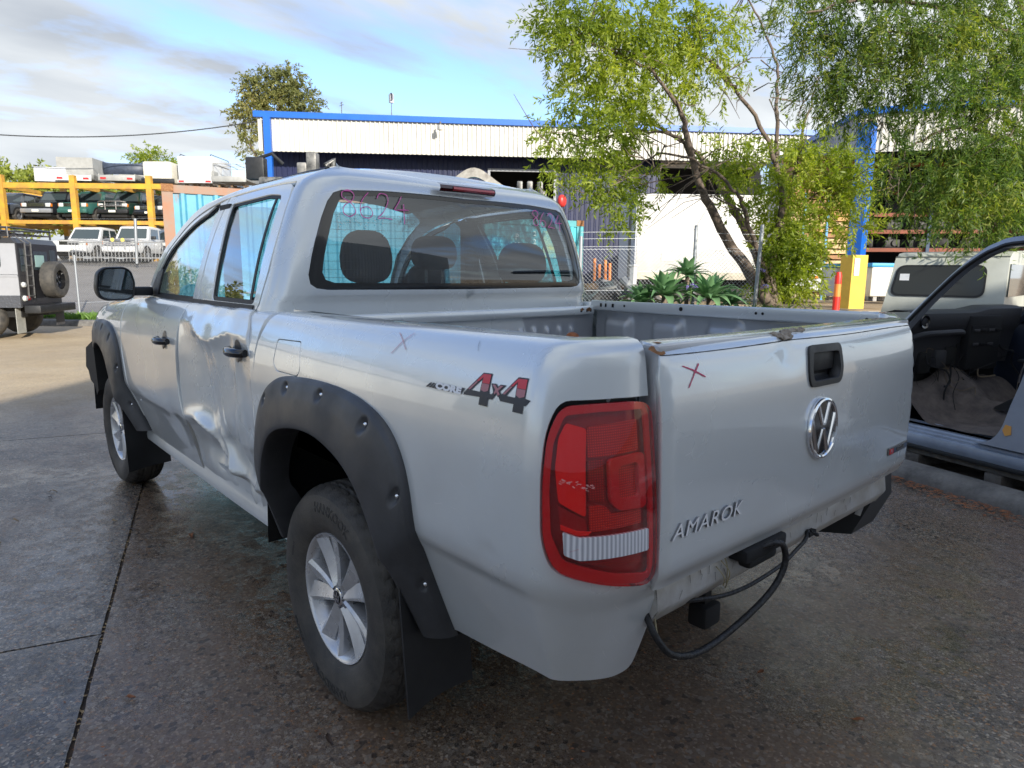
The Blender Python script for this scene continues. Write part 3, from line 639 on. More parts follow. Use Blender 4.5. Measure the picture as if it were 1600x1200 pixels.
# ---- tail lamps
LR = mat('lamp_red', (.60, .010, .018), .08, coat=1); LD = mat('lamp_dark_red', (.34, .006, .012), .08, coat=1); LB = mat('lamp_bright_red', (.92, .018, .014), .08, coat=1)
def ribbed(name, col, freq, axis='X', rough=.12, col2=None):
    m = mat(name, col, rough, coat=1); t = m.node_tree; b = t.nodes['Principled BSDF']; g = t.nodes.new('ShaderNodeTexCoord')
    w = t.nodes.new('ShaderNodeTexWave'); w.inputs['Scale'].default_value = freq; w.bands_direction = 'Y'; t.links.new(g.outputs['Object'], w.inputs['Vector'])
    w2 = t.nodes.new('ShaderNodeTexWave'); w2.inputs['Scale'].default_value = freq; w2.bands_direction = 'Z'; t.links.new(g.outputs['Object'], w2.inputs['Vector'])
    a = t.nodes.new('ShaderNodeMath'); a.operation = 'MULTIPLY'; t.links.new(w.outputs[0], a.inputs[0]); t.links.new(w2.outputs[0], a.inputs[1])
    if axis == 'Y': t.links.remove(a.inputs[1].links[0]); a.inputs[1].default_value = 1
    r = t.nodes.new('ShaderNodeMix'); r.data_type = 'RGBA'; t.links.new(a.outputs[0], r.inputs[0]); r.inputs[6].default_value = (*(col2 or tuple(c * .35 for c in col)), 1); r.inputs[7].default_value = (*col, 1)
    t.links.new(r.outputs[2], b.inputs['Base Color']); return m
LRIB = ribbed('lamp_ribbed_red', (.62, .018, .02), 62); LRIB2 = ribbed('lamp_ribbed_orange', (.90, .07, .025), 62, col2=(.40, .008, .010)); LWH = ribbed('lamp_reversing_white', (.85, .85, .88), 34, 'Y', col2=(.40, .40, .44))
mats_lens = glass_mat('clear_red_lens', (1.0, .60, .60), refl=.8)
LRIM = mat('lamp_seal_edge', (.006, .006, .007), .4)
for mi in (False, True):
    FB = bodyM if mi else body
    L_ = skin('tail_lamp', FB, [(-1.226, 1.150)] + lampc[1:-1] + [(-1.226, .758)], LRIM, T, step=.03, flange=.03, out=-1, mirror=mi, off=-.030)
    inner = lambda P, k: [(p[0] + (-.012 - p[0] * 0) * 0, p[1]) for p in P]
    def P_(name, poly, m_, off, r=.012, fl=.006, hol=(), st=.03):
        return skin(name, FB, rnd(poly, r) if r else poly, m_, L_, holes=[rnd(h_, .012) for h_ in hol], step=st, flange=fl, out=-1, mirror=mi, off=off)
    body_o = [(-1.224, 1.148), (-1.10, 1.152), (-1.015, 1.149), (-.987, 1.095), (-.978, .99), (-.978, .882), (-1.002, .824), (-1.06, .803), (-1.13, .782), (-1.224, .761)]
    P_('lens', body_o, LD, -.014, .04, .006)
    P_('outer_lens', body_o, mats_lens, .012, .04, .016, st=.02)
    P_('lens_rim', body_o, LR, .002, .04, .006, hol=[[(-1.211, 1.132), (-1.10, 1.136), (-1.026, 1.132), (-1.003, 1.08), (-.994, .98), (-.996, .895), (-1.022, .842), (-1.13, .804), (-1.213, .784)]])
    P_('lens_field', [(-1.030, 1.118), (-1.075, 1.106), (-1.071, .930), (-1.014, .962), (-1.008, 1.03), (-1.014, 1.09)], LB if not mi else LR, .004, .008)
    P_('lens_field', [(-1.012, .955), (-1.072, .925), (-1.075, .900), (-1.02, .900)], LD, -.002, .004)
    P_('lens_field', [(-1.082, 1.108), (-1.200, 1.112), (-1.200, 1.048), (-1.082, 1.045)], LRIB2, -.008, .006)
    P_('lens_field', [(-1.082, 1.040), (-1.118, 1.040), (-1.118, .955), (-1.082, .958)], LRIB, -.008, .004)
    P_('lens_field', [(-1.082, .950), (-1.118, .945), (-1.130, .928), (-1.200, .925), (-1.200, .895), (-1.082, .895)], LRIB2, -.008, .004)
    P_('lens_ring', [(-1.124, 1.040), (-1.204, 1.045), (-1.204, .930), (-1.140, .934), (-1.124, .955)], LR, .003, .012, .014, hol=[[(-1.142, 1.024), (-1.188, 1.028), (-1.188, .955), (-1.150, .955), (-1.142, .965)]])
    P_('lens_field', [(-1.142, 1.024), (-1.188, 1.028), (-1.188, .955), (-1.150, .955), (-1.142, .965)], LRIB2, -.006, .008)
    P_('reversing_lens', [(-1.022, .905), (-1.054, .893), (-1.200, .888), (-1.200, .842), (-1.054, .846), (-1.024, .858)], LWH, .0128, .004)
    P_('lens_field', [(-1.018, .915), (-1.054, .902), (-1.082, .899), (-1.075, .893), (-1.054, .893), (-1.018, .906)], LB, .0035, 0)
    P_('lens_field', [(-1.054, .838), (-1.196, .834), (-1.196, .812), (-1.12, .822), (-1.05, .836)], LRIB, -.004, .002)
    if not mi:
        SCR = mat('scuffed_lens', (.75, .35, .33), .7)
        for k in range(26):
            s_ = -1.01 - .075 * random.random(); v_ = 1.0 + .008 * math.sin(s_ * 60) + random.uniform(-.006, .006)
            stroke(body, [(s_, v_), (s_ - random.uniform(.003, .009), v_ + random.uniform(-.004, .002))], random.uniform(.0006, .0022), SCR, 'scuff_mark', L_, out=-1, off=.0135)

# ---- marks on the side: decal, crosses, rivets
DK = mat('decal_dark', (.020, .026, .040), .35); DR = mat('decal_red', (.62, .035, .06), .35); DG = mat('decal_grey', (.22, .23, .25), .35); DW = mat('decal_white', (.80, .82, .86), .35); DP = mat('decal_pink', (.42, .17, .20), .35)

def cdt(P):
    r = geometry.delaunay_2d_cdt([Vector(p) for p in P], [(i, (i + 1) % len(P)) for i in range(len(P))], [], 1, 1e-8); return [tuple(v) for v in r[0]], [tuple(f) for f in r[2]]
def dec(name, poly, m_, off, hole=None, par=bs):
    return skin(name, body, poly, m_, par, holes=[hole] if hole else [], step=.02, flange=0, out=-1, off=off)
F1 = [(-.756, 1.193), (-.785, 1.194), (-.786, 1.158), (-.7895, 1.1525), (-.796, 1.153), (-.803, 1.161), (-.812, 1.156), (-.801, 1.1425), (-.788, 1.142), (-.789, 1.126), (-.760, 1.126), (-.7595, 1.142), (-.703, 1.140), (-.705, 1.1455)]
H1 = [(-.757, 1.180), (-.7265, 1.153), (-.757, 1.153)]
F2 = [(-.866, 1.196), (-.896, 1.197), (-.8985, 1.158), (-.923, 1.156), (-.906, 1.144), (-.898, 1.144), (-.899, 1.128), (-.868, 1.128), (-.868, 1.143), (-.827, 1.143), (-.812, 1.157), (-.8275, 1.157)]
H2 = [(-.866, 1.184), (-.843, 1.156), (-.869, 1.156)]
XX = [(-.789, 1.1745), (-.8045, 1.1755), (-.812, 1.170), (-.8185, 1.1755), (-.836, 1.176), (-.820, 1.162), (-.829, 1.1545), (-.817, 1.150), (-.8115, 1.155), (-.8055, 1.150)]
for nm, Fp, Hp, off in (('decal_four', F1, H1, .0012), ('decal_four', F2, H2, .0013), ('decal_cross', XX, None, .0016)):
    o_ = dec(nm, Fp, DK, off, Hp)
    up = lambda P, lo, hi: [p for p in P]
# red upper parts of the figures, pink-grey band below them
dec('decal_red_part', [(-.7575, 1.1905), (-.7825, 1.1915), (-.7835, 1.172), (-.7595, 1.172), (-.7595, 1.184), (-.748, 1.174), (-.740, 1.174)], DR, .0018)
dec('decal_pink_part', [(-.739, 1.173), (-.746, 1.173), (-.724, 1.1535), (-.7165, 1.1535)], DP, .0018)
dec('decal_pink_part', [(-.7595, 1.171), (-.7835, 1.171), (-.7835, 1.158), (-.7715, 1.1545), (-.7595, 1.157)], DP, .0018)
dec('decal_red_part', [(-.8675, 1.193), (-.8935, 1.194), (-.8955, 1.175), (-.8695, 1.175), (-.8685, 1.187), (-.857, 1.1765), (-.850, 1.1765)], DR, .0019)
dec('decal_pink_part', [(-.849, 1.1755), (-.856, 1.1755), (-.8375, 1.158), (-.8305, 1.158)], DP, .0019)
dec('decal_pink_part', [(-.8695, 1.174), (-.8955, 1.174), (-.8960, 1.161), (-.882, 1.157), (-.8705, 1.161)], DP, .0019)
dec('decal_pink_part', [(-.794, 1.1725), (-.803, 1.173), (-.812, 1.1665), (-.820, 1.1735), (-.829, 1.174), (-.8155, 1.162), (-.823, 1.156), (-.817, 1.1525), (-.811, 1.1585), (-.806, 1.1535), (-.803, 1.158), (-.807, 1.163)], DP, .0022)
dec('decal_slash', [(-.558, 1.1385), (-.575, 1.150), (-.582, 1.1505), (-.567, 1.1385)], DK, .0012)
dec('decal_slash', [(-.571, 1.1385), (-.586, 1.1505), (-.593, 1.151), (-.579, 1.1385)], DK, .0012)
dec('decal_slash', [(-.583, 1.1385), (-.597, 1.151), (-.705, 1.1535), (-.692, 1.1385)], DK, .0012)
V_, F_ = text_mesh('CORE', size=.020, extrude=0, bold=.0014); w0 = max(v[0] for v in V_) - min(v[0] for v in V_)
g = onto(body, -.646, 1.1455, ds=(-1, 0), out=-1, off=.0019)
mesh('decal_lettering', [g((v[0] * .098 / w0, v[1] * .95)) for v in V_], F_, DW, bs, False)
PINK2 = mat('faint_pink_marker', (.62, .36, .40), .5)
for L in ([(-.378, 1.200), (-.405, 1.228), (-.441, 1.262)], [(-.374, 1.257), (-.40, 1.24), (-.436, 1.214)]): stroke(body, resamp(L, .01, False), .0022, PINK2, 'marker_cross', bs, out=-1)
SCRM = mat('scratch', (.20, .20, .20), .6)
stroke(body, resamp([(-.70, 1.262), (-.706, 1.245), (-.712, 1.235)], .004, False), .0012, SCRM, 'scratch', bs, out=-1)
SCRL = mat('pale_scratch', (.80, .80, .80), .6)
for k in range(15):
    s_, v_ = random.choice([(random.uniform(-1.25, -.9), random.uniform(.55, .75)), (random.uniform(-.95, -.55), random.uniform(.62, 1.1)), (random.uniform(-.75, -.6), random.uniform(.8, .95))])
    a = random.uniform(-.6, 2); l = random.uniform(.008, .05); stroke(body, [(s_, v_), (s_ + l * .5 * math.cos(a), v_ + l * .5 * math.sin(a)), (s_ + l * math.cos(a + .1), v_ + l * math.sin(a + .1))], random.uniform(.0004, .0009), SCRL, 'scratch', bs, out=-1, off=.0008)
for k in range(16):
    s_, v_ = random.uniform(-.68, .62), random.uniform(.76, 1.22); a = random.uniform(-.5, .3); l = random.uniform(.01, .05)
    stroke(tgS, [(s_, v_), (s_ + l * math.cos(a), v_ + l * math.sin(a))], random.uniform(.0004, .0008), SCRL, 'scratch', TG, out=-1, off=.0008)

# ---- number written twice on the rear glass
def digits(s0, v0, sc, sh=0):
    D_ = {'8': [(.50, 1.0), (.15, .95), (.1, .72), (.45, .52), (.62, .2), (.35, 0), (.08, .12), (.15, .4), (.5, .62), (.62, .85), (.45, 1.02), (.25, 1.0)],
          '6': [(.5, 1.0), (.2, .7), (.05, .35), (.12, .05), (.42, 0), (.6, .2), (.45, .42), (.15, .38), (.06, .25)],
          '2': [(.05, .8), (.2, 1.0), (.5, .98), (.55, .72), (.3, .3), (.0, .02), (.3, .05), (.68, .02)],
          '4': [(.42, 1.0), (.22, .7), (.02, .42), (.3, .44), (.72, .46)], '|': [(.48, .68), (.46, .3), (.44, -.12)]}
    x = 0
    for ch in '8624|':
        if ch == '|': x -= .82
        L = smoothpoly(D_[ch], 5); 
        for mi in ((False,) if s0 < 9 else (True,)):
            pts_ = []
            for a, b in L: pts_.append((s0 - (x + a) * sc, v0 + b * sc * 1.25 - (x + a) * sc * .05))
            yield pts_
        x += .82 if ch != '8' else .78
def yglass(F, y, v):    # surface point of the rear window by its y
    yy = abs(y); lo, hi = -.278, .50
    for _ in range(30):
        md = (lo + hi) / 2
        if float(F(md, v)[1]) < yy: lo = md
        else: hi = md
    p = F(lo, v); return np.array([p[0] - .001, y, p[2]])
for y0, v0, sc in ((.585, 1.610, .093), (-.395, 1.622, .066)):
    for L in digits(0, 0, 1):
        P3 = [yglass(cab, y0 + a * sc, v0 + b * sc * .9) for a, b in L]
        vs = []; 
        for i, p in enumerate(P3):
            d = P3[min(i + 1, len(P3) - 1)] - P3[max(i - 1, 0)]; n_ = np.array([0, -d[2], d[1]]); n_ = n_ / (np.linalg.norm(n_) + 1e-9) * .0019 * random.uniform(.7, 1.2); vs += [p + n_, p - n_]
        mesh('marker_digit', vs, [(2 * i, 2 * i + 1, 2 * i + 3, 2 * i + 2) for i in range(len(P3) - 1)], mat('pink_pen', (.85, .16, .50), .5), T, False)
dr = MB()
for k in range(70):     # water drops on the glass
    yy = .60 - abs(random.gauss(0, .13)); vv = 1.60 + random.gauss(0, .028)
    p = yglass(cab, min(yy, .62), vv); r = random.uniform(.0008, .0026); n = 5
    dr.add([p + [-.0012, 0, 0]] + [p + [0, 1.6 * r * math.cos(2 * math.pi * j / n), r * math.sin(2 * math.pi * j / n)] for j in range(n)], [(0, 1 + j, 1 + (j + 1) % n) for j in range(n)])
tag(dr.build('water_drops', mat('water_drop', (.7, .85, .85), .05, spec=1), T), kind='stuff')

# ---- wheel arch flares with pocket rivets
def flare(hx, sg, front=False):
    A = [(hx + a, z) for a, z in ARCH]; B = [(hx + a, z) for a, z in LIPA]
    if front:
        A = [p for p in A if not (p[0] > hx + .2 and p[1] < .70)]; B = [p for p in B if not (p[0] > hx + .2 and p[1] < .70)]
        k = lambda P: [(x - .10 * max(0, (.75 - z) / .3) if x < hx else x + (.05 if x > hx + .3 else 0), z) for x, z in P]
        A, B = k(A), k(B)
    def at(P, t):
        L = [0]; 
        for i in range(1, len(P)): L.append(L[-1] + math.dist(P[i], P[i - 1]))
        s = t * L[-1]; i = max(0, min(len(P) - 2, next((j for j in range(len(L) - 1) if L[j + 1] >= s - 1e-9), len(P) - 2)))
        f = (s - L[i]) / (L[i + 1] - L[i] + 1e-12); return [P[i][0] * (1 - f) + P[i + 1][0] * f, P[i][1] * (1 - f) + P[i + 1][1] * f]
    RV = [.085, .215, .335, .475, .60, .70, .80, .92] if not front else [.10, .235, .37, .50, .63, .76, .90]
    prof = [(0, .000), (0, .012), (.02, .018), (.08, .026), (.22, .036), (.40, .046), (.60, .053), (.80, .058), (.93, .060), (.985, .058), (1.0, .050), (1.0, .02), (1.0, -.05)]
    def P3(t, q, dimp=True):
        a, b = at(A, t), at(B, t); w = q[0]; x = a[0] * (1 - w) + b[0] * w; z = a[1] * (1 - w) + b[1] * w
        y = float(body(a[0], a[1])[1]) - .004 + q[1] * (1 + .5 * min(1, max(0, (.70 - z) / .25))) * (.85 + .15 * math.sin(math.pi * t)) - (.02 if hx > 2 and x > 3.4 else 0) * 1.5
        if dimp:
            for r in RV:
                du = (t - r) * 1.9; dw = (w - .22) * .17; dd = math.hypot(du, dw)
                if w > 0: y -= .013 * math.exp(-(dd / .017) ** 4)
        return (x, y * sg, z)
    m = MB(); ts = sorted(set([round(x, 5) for x in np.linspace(0, 1, 90)] + [round(r + d, 5) for r in RV for d in (-.012, -.009, -.006, -.003, 0, .003, .006, .009, .012)]))
    pr = []
    for i in range(len(prof) - 1):
        n = 4 if .02 <= prof[i][0] < .4 else 2
        for k in range(n): pr.append(tuple(prof[i][j] * (1 - k / n) + prof[i + 1][j] * k / n for j in (0, 1)))
    pr.append(prof[-1])
    m.grid(P3, ts, pr, flip=sg > 0)
    for e in (0, 1):   # closed feet
        L = [P3(e, q) for q in pr]; c = len(m.v); m.v += L + [(L[0][0], L[-1][1], L[0][2])]; m.f += [(c + i, c + i + 1, c + len(L)) for i in range(len(L) - 1)]; m.mi += [0] * (len(L) - 1)
    o = m.build('wheel_arch_flare', FLAREP, T, True, 50)
    for r in RV:
        p = P3(r, (.22, .036)); mm = MB()
        for k, (rr, yy) in enumerate([(.0075, 0), (.0068, .003), (.004, .0055), (.0001, .006)]): mm.v += [(rr * math.cos(j * math.pi / 5), sg * (yy + .001), rr * math.sin(j * math.pi / 5)) for j in range(10)]
        for k in range(3): mm.f += [(k * 10 + j, k * 10 + (j + 1) % 10, (k + 1) * 10 + (j + 1) % 10, (k + 1) * 10 + j) for j in range(10)]
        mm.mi = [0] * len(mm.f); mm.build('rivet', CHROME, o, loc=p, fixn=True)
    return o
for sg in (1, -1):
    flare(0, sg); flare(3.095, sg, True)
# inner wheel housings
for hx in (0, 3.095):
    for sg in (1, -1):
        m = MB(); Q = [(hx + a * .86, z - .03) for a, z in ARCH]
        m.grid(lambda i, y: (Q[int(i)][0], sg * y, Q[int(i)][1]), range(len(Q)), [.955, .90, .60, .50]); m.build('wheel_housing', UNDER, T)
        m = MB(); m.add([(x, sg * .50, z) for x, z in Q], [tuple(range(len(Q)))]); m.build('wheel_housing', UNDER, T, False)
# torn liner hanging at the front arch
m = MB(); m.prism([(3.35, .93), (3.62, .86), (3.68, .72), (3.60, .70), (3.55, .64), (3.42, .62), (3.36, .56), (3.30, .60), (3.32, .75)], .80, .97); m.build('torn_liner', UNDER, T)

# ---- wheels
def make_wheel(sg):
    R_ = .368
    hub = MB(); hub.lathe([(.02, .66), (.155, .66), (.160, .70), (.160, .715), (.02, .72)], 32); wheel = hub.build('wheel', mat('brake_disc', (.10, .09, .085), .5, metal=.8), T)
    n = 160; prof = [(.215, .735), (.255, .722), (.300, .715), (.335, .722), (.352, .735), (R_ - .007, .748), (R_ - .001, .766), (R_, .790), (R_ + .001, .822), (R_, .855), (R_ - .001, .880), (R_ - .006, .898), (R_ - .016, .912), (.338, .928), (.318, .9345), (.300, .9375), (.275, .9365), (.248, .930), (.228, .921), (.214, .911), (.206, .898)]
    fine = []
    for i in range(len(prof) - 1):
        k = 4 if 5 <= i <= 10 else 2
        for j in range(k): fine.append(tuple(prof[i][q] * (1 - j / k) + prof[i + 1][q] * j / k for q in (0, 1)))
    fine.append(prof[-1]); m = MB(); vs = []
    for r, y in fine:
        for k in range(n):
            a = 2 * math.pi * k / n; rr = r
            if r > R_ - .018:
                u = y - .822; groove = min(abs(abs(u) - .022), abs(abs(u) - .050)) < .0042
                lat = (k + int(abs(u) * 60)) % 4 == 0
                rr -= .008 if groove else (.006 if lat and abs(u) > .024 else 0)
            vs.append((rr * math.cos(a), y, rr * math.sin(a)))
    N_ = len(fine); m.add(vs, [(i * n + k, i * n + (k + 1) % n, (i + 1) * n + (k + 1) % n, (i + 1) * n + k) for i in range(N_ - 1) for k in range(n)])
    tyre = m.build('tyre', RUB, wheel, True, 30)
    for word, rad, sz, c0 in (('HANKOOK', .300, .044, 118), ('DYNAPRO', .300, .020, -20), ('245/65R17', .268, .013, 40), ('HANKOOK', .300, .044, -70)):
        V, F_ = text_mesh(word, size=sz, extrude=.0010, res=2, bold=.0008); 
        o = []
        for v in V:
            a = math.radians(c0) - v[0] / rad * sg * -1 * 1.0; rr = rad + v[1]
            yy = float(np.interp(-rr, [-.352, -.338, -.318, -.300, -.278, -.256, -.240], [.912, .928, .9345, .9375, .9365, .930, .921])) + v[2] + .0004
            a = math.radians(c0) + v[0] / rad; o.append((-rr * math.cos(math.pi - a), yy, rr * math.sin(math.pi - a)) if False else (rr * math.cos(a), yy, rr * math.sin(a)))
        mesh('sidewall_lettering', o, F_, mat('raised_rubber', (.032, .031, .030), .6), tyre, False)
    m = MB(); m.lathe([(r_ * .918, y_) for r_, y_ in [(.225, .740), (.205, .745), (.192, .78), (.195, .86), (.208, .890), (.216, .903), (.224, .912), (.2295, .914), (.231, .910), (.229, .90), (.226, .88)]], 72)
    rim = m.build('rim', ALLOY, wheel)
    m = MB()
    for k in range(5):
        for s2 in (-1, 1):
            th0 = math.radians(72 * k + 90 + s2 * 12); th1 = math.radians(72 * k + 90 + s2 * 12.2)
            r0, r1 = .036, .205; w0_, w1_ = .0170, .0350
            pts = []
            for i in range(9):
                t = i / 8; r = r0 + (r1 - r0) * t; th = th0 + (th1 - th0) * t; w = (w0_ + (w1_ - w0_) * t)
                y = .896 - .005 * math.sin(math.pi * t) + .008 * t; pts.append((r, th, w, y))
            V = []
            for r, th, w, y in pts:
                ct, st = math.cos(th), math.sin(th); e1 = (-st, ct)
                rc = s2 * .55   # off-centre ridge gives the blades two faces
                for a, b in ((-1, -.014), (-1, -.001 if s2 < 0 else -.011), (rc, .006), (1, -.001 if s2 > 0 else -.011), (1, -.014), (.8, -.045), (-.8, -.045)):
                    V.append((r * ct + e1[0] * w * a, y + b, r * st + e1[1] * w * a))
            q = 7; m.add(V, [(i * q + j, i * q + (j + 1) % q, (i + 1) * q + (j + 1) % q, (i + 1) * q + j) for i in range(8) for j in range(q)])
    m.build('spokes', ALLOY, wheel, True, 18)
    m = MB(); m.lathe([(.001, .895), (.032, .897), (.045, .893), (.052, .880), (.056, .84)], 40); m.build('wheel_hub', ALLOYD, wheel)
    m = MB(); m.lathe([(.001, .905), (.024, .904), (.029, .901), (.030, .895)], 40); cp = m.build('hub_cap', CHROME, wheel)
    m = MB(); m.lathe([(.0001, .9062), (.022, .9055)], 32); m.build('cap_field', GLOSSB, cp)
    m = MB()
    for a, b in [((-.013, .016), (-.002, .002)), ((.013, .016), (.002, .002)), ((-.019, .006), (-.009, -.017)), ((.019, .006), (.009, -.017)), ((-.009, -.017), (-.001, -.001)), ((.009, -.017), (.001, -.001))]:
        a, b = Vector(a), Vector(b); d = (b - a).normalized(); p = Vector((-d.y, d.x)) * .0022; m.add([(x.x, .9078, x.y) for x in (a + p, b + p, b - p, a - p)], [(0, 1, 2, 3)])
    m.build('cap_letters', CHROME, cp, False)
    for k in range(5):
        a = math.radians(72 * k + 90 + 36); m = MB(); c = (.060 * math.cos(a), .060 * math.sin(a))
        m.add([(c[0] + .010 * math.cos(j * math.pi / 3), y, c[1] + .010 * math.sin(j * math.pi / 3)) for y in (.86, .884) for j in range(6)], [tuple(range(6))[::-1], tuple(range(6, 12))] + [(j, (j + 1) % 6, 6 + (j + 1) % 6, 6 + j) for j in range(6)])
        m.build('wheel_nut', STEEL, wheel, False)
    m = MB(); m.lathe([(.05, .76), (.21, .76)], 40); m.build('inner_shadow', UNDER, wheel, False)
    return wheel
wl = make_wheel(1)
wl.location = (.028, 0, .368); wl.rotation_euler = (0, R(20), 0)
w2 = copy_tree(wl, T); w2.location = (3.095, 0, .368); w2.rotation_euler = (0, R(-14), R(1.0))
for x in (0, 3.095):
    w2 = copy_tree(wl, T); w2.location = (x, 0, .368); w2.rotation_euler = (0, R(40), math.pi)
# mudflaps
def flap(x, y0, y1, z0, z1, tw=.0):
    m = MB(); f = lambda u, v: (x + .02 * math.sin(u * 3.1) * (1 - v) - .04 * (1 - v), y0 + (y1 - y0) * (u * (1 - .0 * v)) , z0 + (z1 - z0) * v + (1 - v) * .03 * (1 - u) * 1.0)
    m.grid(f, np.linspace(0, 1, 9), np.linspace(0, 1, 7)); m.grid(lambda u, v: tuple(np.array(f(u, v)) + [.008, 0, 0]), np.linspace(0, 1, 9), np.linspace(0, 1, 7), flip=True)
    m.grid(lambda u, v: tuple(np.array(f(1, u)) + [.008 * v, 0, 0]), np.linspace(0, 1, 5), [0, 1]); return m.build('mudflap', BLACKP, T)
for sg in (1, -1):
    flap(-.45, .755 * sg, .965 * sg, .245, .63); flap(2.60, .74 * sg, .975 * sg, .20, .58)

# ---- bed
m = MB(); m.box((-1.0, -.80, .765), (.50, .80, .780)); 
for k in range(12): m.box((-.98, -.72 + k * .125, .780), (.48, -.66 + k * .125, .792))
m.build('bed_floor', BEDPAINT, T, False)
for sg in (1, -1):
    m = MB()
    m.grid(lambda u, v: (u, sg * v[0], v[1]), np.linspace(-.945, .50, 2), [(.812, 1.2685), (.803, 1.266), (.801, 1.225), (.806, 1.218), (.845, 1.214)], flip=sg > 0)
    m.build('bed_rail', SILVER, T, True, 60)
    m = MB()
    def wall(u, v):
        y = .848; k = (u + .98) / .30; fr = k - math.floor(k); 
        bx = float(sm(fr, .10, .22) * (1 - sm(fr, .62, .74))) * float(sm(v, .98, 1.03) * (1 - sm(v, 1.15, 1.20)))
        return (u, sg * (y - .035 * bx), v)
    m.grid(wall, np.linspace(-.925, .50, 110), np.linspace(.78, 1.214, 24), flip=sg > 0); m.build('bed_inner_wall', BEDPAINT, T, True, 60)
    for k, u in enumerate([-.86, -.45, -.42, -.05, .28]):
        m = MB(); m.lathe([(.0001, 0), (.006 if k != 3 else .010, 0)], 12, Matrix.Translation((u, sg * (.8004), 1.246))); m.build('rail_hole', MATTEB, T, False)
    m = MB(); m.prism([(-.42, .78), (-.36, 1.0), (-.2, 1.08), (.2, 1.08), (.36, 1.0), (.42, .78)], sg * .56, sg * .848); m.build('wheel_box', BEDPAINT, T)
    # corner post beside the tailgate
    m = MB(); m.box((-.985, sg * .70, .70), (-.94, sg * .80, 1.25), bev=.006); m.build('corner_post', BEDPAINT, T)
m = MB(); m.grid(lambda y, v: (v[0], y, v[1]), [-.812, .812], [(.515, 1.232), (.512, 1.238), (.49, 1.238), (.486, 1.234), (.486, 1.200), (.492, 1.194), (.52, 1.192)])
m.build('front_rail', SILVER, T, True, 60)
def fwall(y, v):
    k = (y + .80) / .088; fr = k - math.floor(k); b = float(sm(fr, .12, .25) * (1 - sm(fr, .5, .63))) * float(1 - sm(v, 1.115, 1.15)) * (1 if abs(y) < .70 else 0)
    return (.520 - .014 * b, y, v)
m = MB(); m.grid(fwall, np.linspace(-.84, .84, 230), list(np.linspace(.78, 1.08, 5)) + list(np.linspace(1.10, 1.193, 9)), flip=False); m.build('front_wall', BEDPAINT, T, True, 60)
for sg in (-1, 1):
    for k, (a, b) in enumerate([(.02, .012), (.05, .010), (.09, .014)]):
        m = MB(); m.box((.4855, sg * (.81 - a - b), 1.208), (.4852, sg * (.81 - a), 1.224)); m.build('rail_slot', MATTEB, T, False)
        m = MB(); m.box((.46 - a * 1.1, sg * .8002, 1.236), (.46 - a * 1.1 - b, sg * .7998, 1.254)); m.build('rail_slot', MATTEB, T, False)
    for k in range(5):
        m = MB(); a0 = random.uniform(0, .10); r = random.uniform(.004, .012); n = 7
        pts = [(r * random.uniform(.6, 1.2) * math.cos(j * 2 * math.pi / n) * 1.6, r * random.uniform(.6, 1.2) * math.sin(j * 2 * math.pi / n)) for j in range(n)]
        z0 = 1.232; m.add([(.4850, sg * (.80 - a0) + p, 1.222 + q) for p, q in pts], [tuple(range(n))]); m.build('rust_spot', RUSTM, T, False)
# rear sill bar below the tailgate
BAR = mat('bare_bar', (.68, .69, .68), .38, metal=.35, col2=(.50, .48, .44), vscale=9, bump=.05, bscale=90, rvar=.1)
m = MB(); m.grid(lambda y, v: (v[0], y, v[1]), np.linspace(-.66, .655, 20), [(-.93, .745), (-.985, .742), (-1.010, .735), (-1.022, .722), (-1.030, .665), (-1.026, .655), (-1.000, .618), (-.985, .610), (-.93, .612)]); 
bar_ = m.build('rear_cross_member', BAR, T, True, 30, fixn=False)
m = MB(); m.prism([(-1.02, .72), (-1.03, .665), (-1.0, .615), (-.93, .61), (-.93, .745)], -.66, -.659); m.prism([(-1.02, .72), (-1.03, .665), (-1.0, .615), (-.93, .61), (-.93, .745)], .655, .656); m.build('member_end', BAR, bar_, False)
for k in range(18):
    y = random.choice([.52, .47, .40, .32, .05, -.2, -.33]) + random.gauss(0, .035); z = random.uniform(.680, .717); l = random.uniform(.006, .035); a = random.uniform(-1.8, -.9); m = MB()
    x = -1.0235 - (.722 - z) * .14 - .0012; w = random.uniform(.0006, .0016); dy, dz = math.cos(a) * l, math.sin(a) * l
    m.add([(x, y - w, z), (x, y + w, z), (x - dz * -.14, y + dy + w * .6, max(.668, z + dz)), (x - dz * -.14, y + dy - w * .6, max(.668, z + dz))], [(0, 1, 2, 3)]); m.build('dirt_streak', mat('dark_dirt', (.045, .035, .028), .8), bar_, False)
# black number-plate lamp bracket, socket and loose cables
m = MB(); m.box((-1.075, .155, .700), (-1.02, .36, .735), bev=.008); m.box((-1.07, .19, .675), (-1.03, .33, .705), bev=.012); m.build('lamp_bracket', MATTEB, T)
m = MB(); m.box((-.93, .21, .435), (-.87, .29, .50), bev=.01); m.box((-.91, .235, .50), (-.89, .265, .62)); m.build('trailer_socket', MATTEB, T)
def cable(name, pts, r, m_, n=8): 
    m = MB(); m.tube(smoothpoly(pts, 7), r, n); return m.build(name, m_, T)
CBLM = mat('cable_black', (.012, .012, .013), .5, bump=.5, bscale=90)
cable('thick_cable', [(-1.05, .30, .715), (-1.09, .25, .735), (-1.10, .22, .715), (-1.10, .215, .66), (-1.09, .27, .60), (-1.07, .40, .545), (-1.06, .53, .53), (-1.05, .62, .555), (-1.03, .655, .60), (-1.0, .66, .65)], .0082, CBLM, 12)
cable('thin_cable', [(-.95, .50, .60), (-1.0, .50, .625), (-1.04, .43, .628), (-1.05, .35, .622), (-1.05, .25, .618), (-1.05, .12, .625), (-1.04, .02, .635), (-1.04, -.03, .65), (-1.035, -.06, .672)], .0055, CBLM)
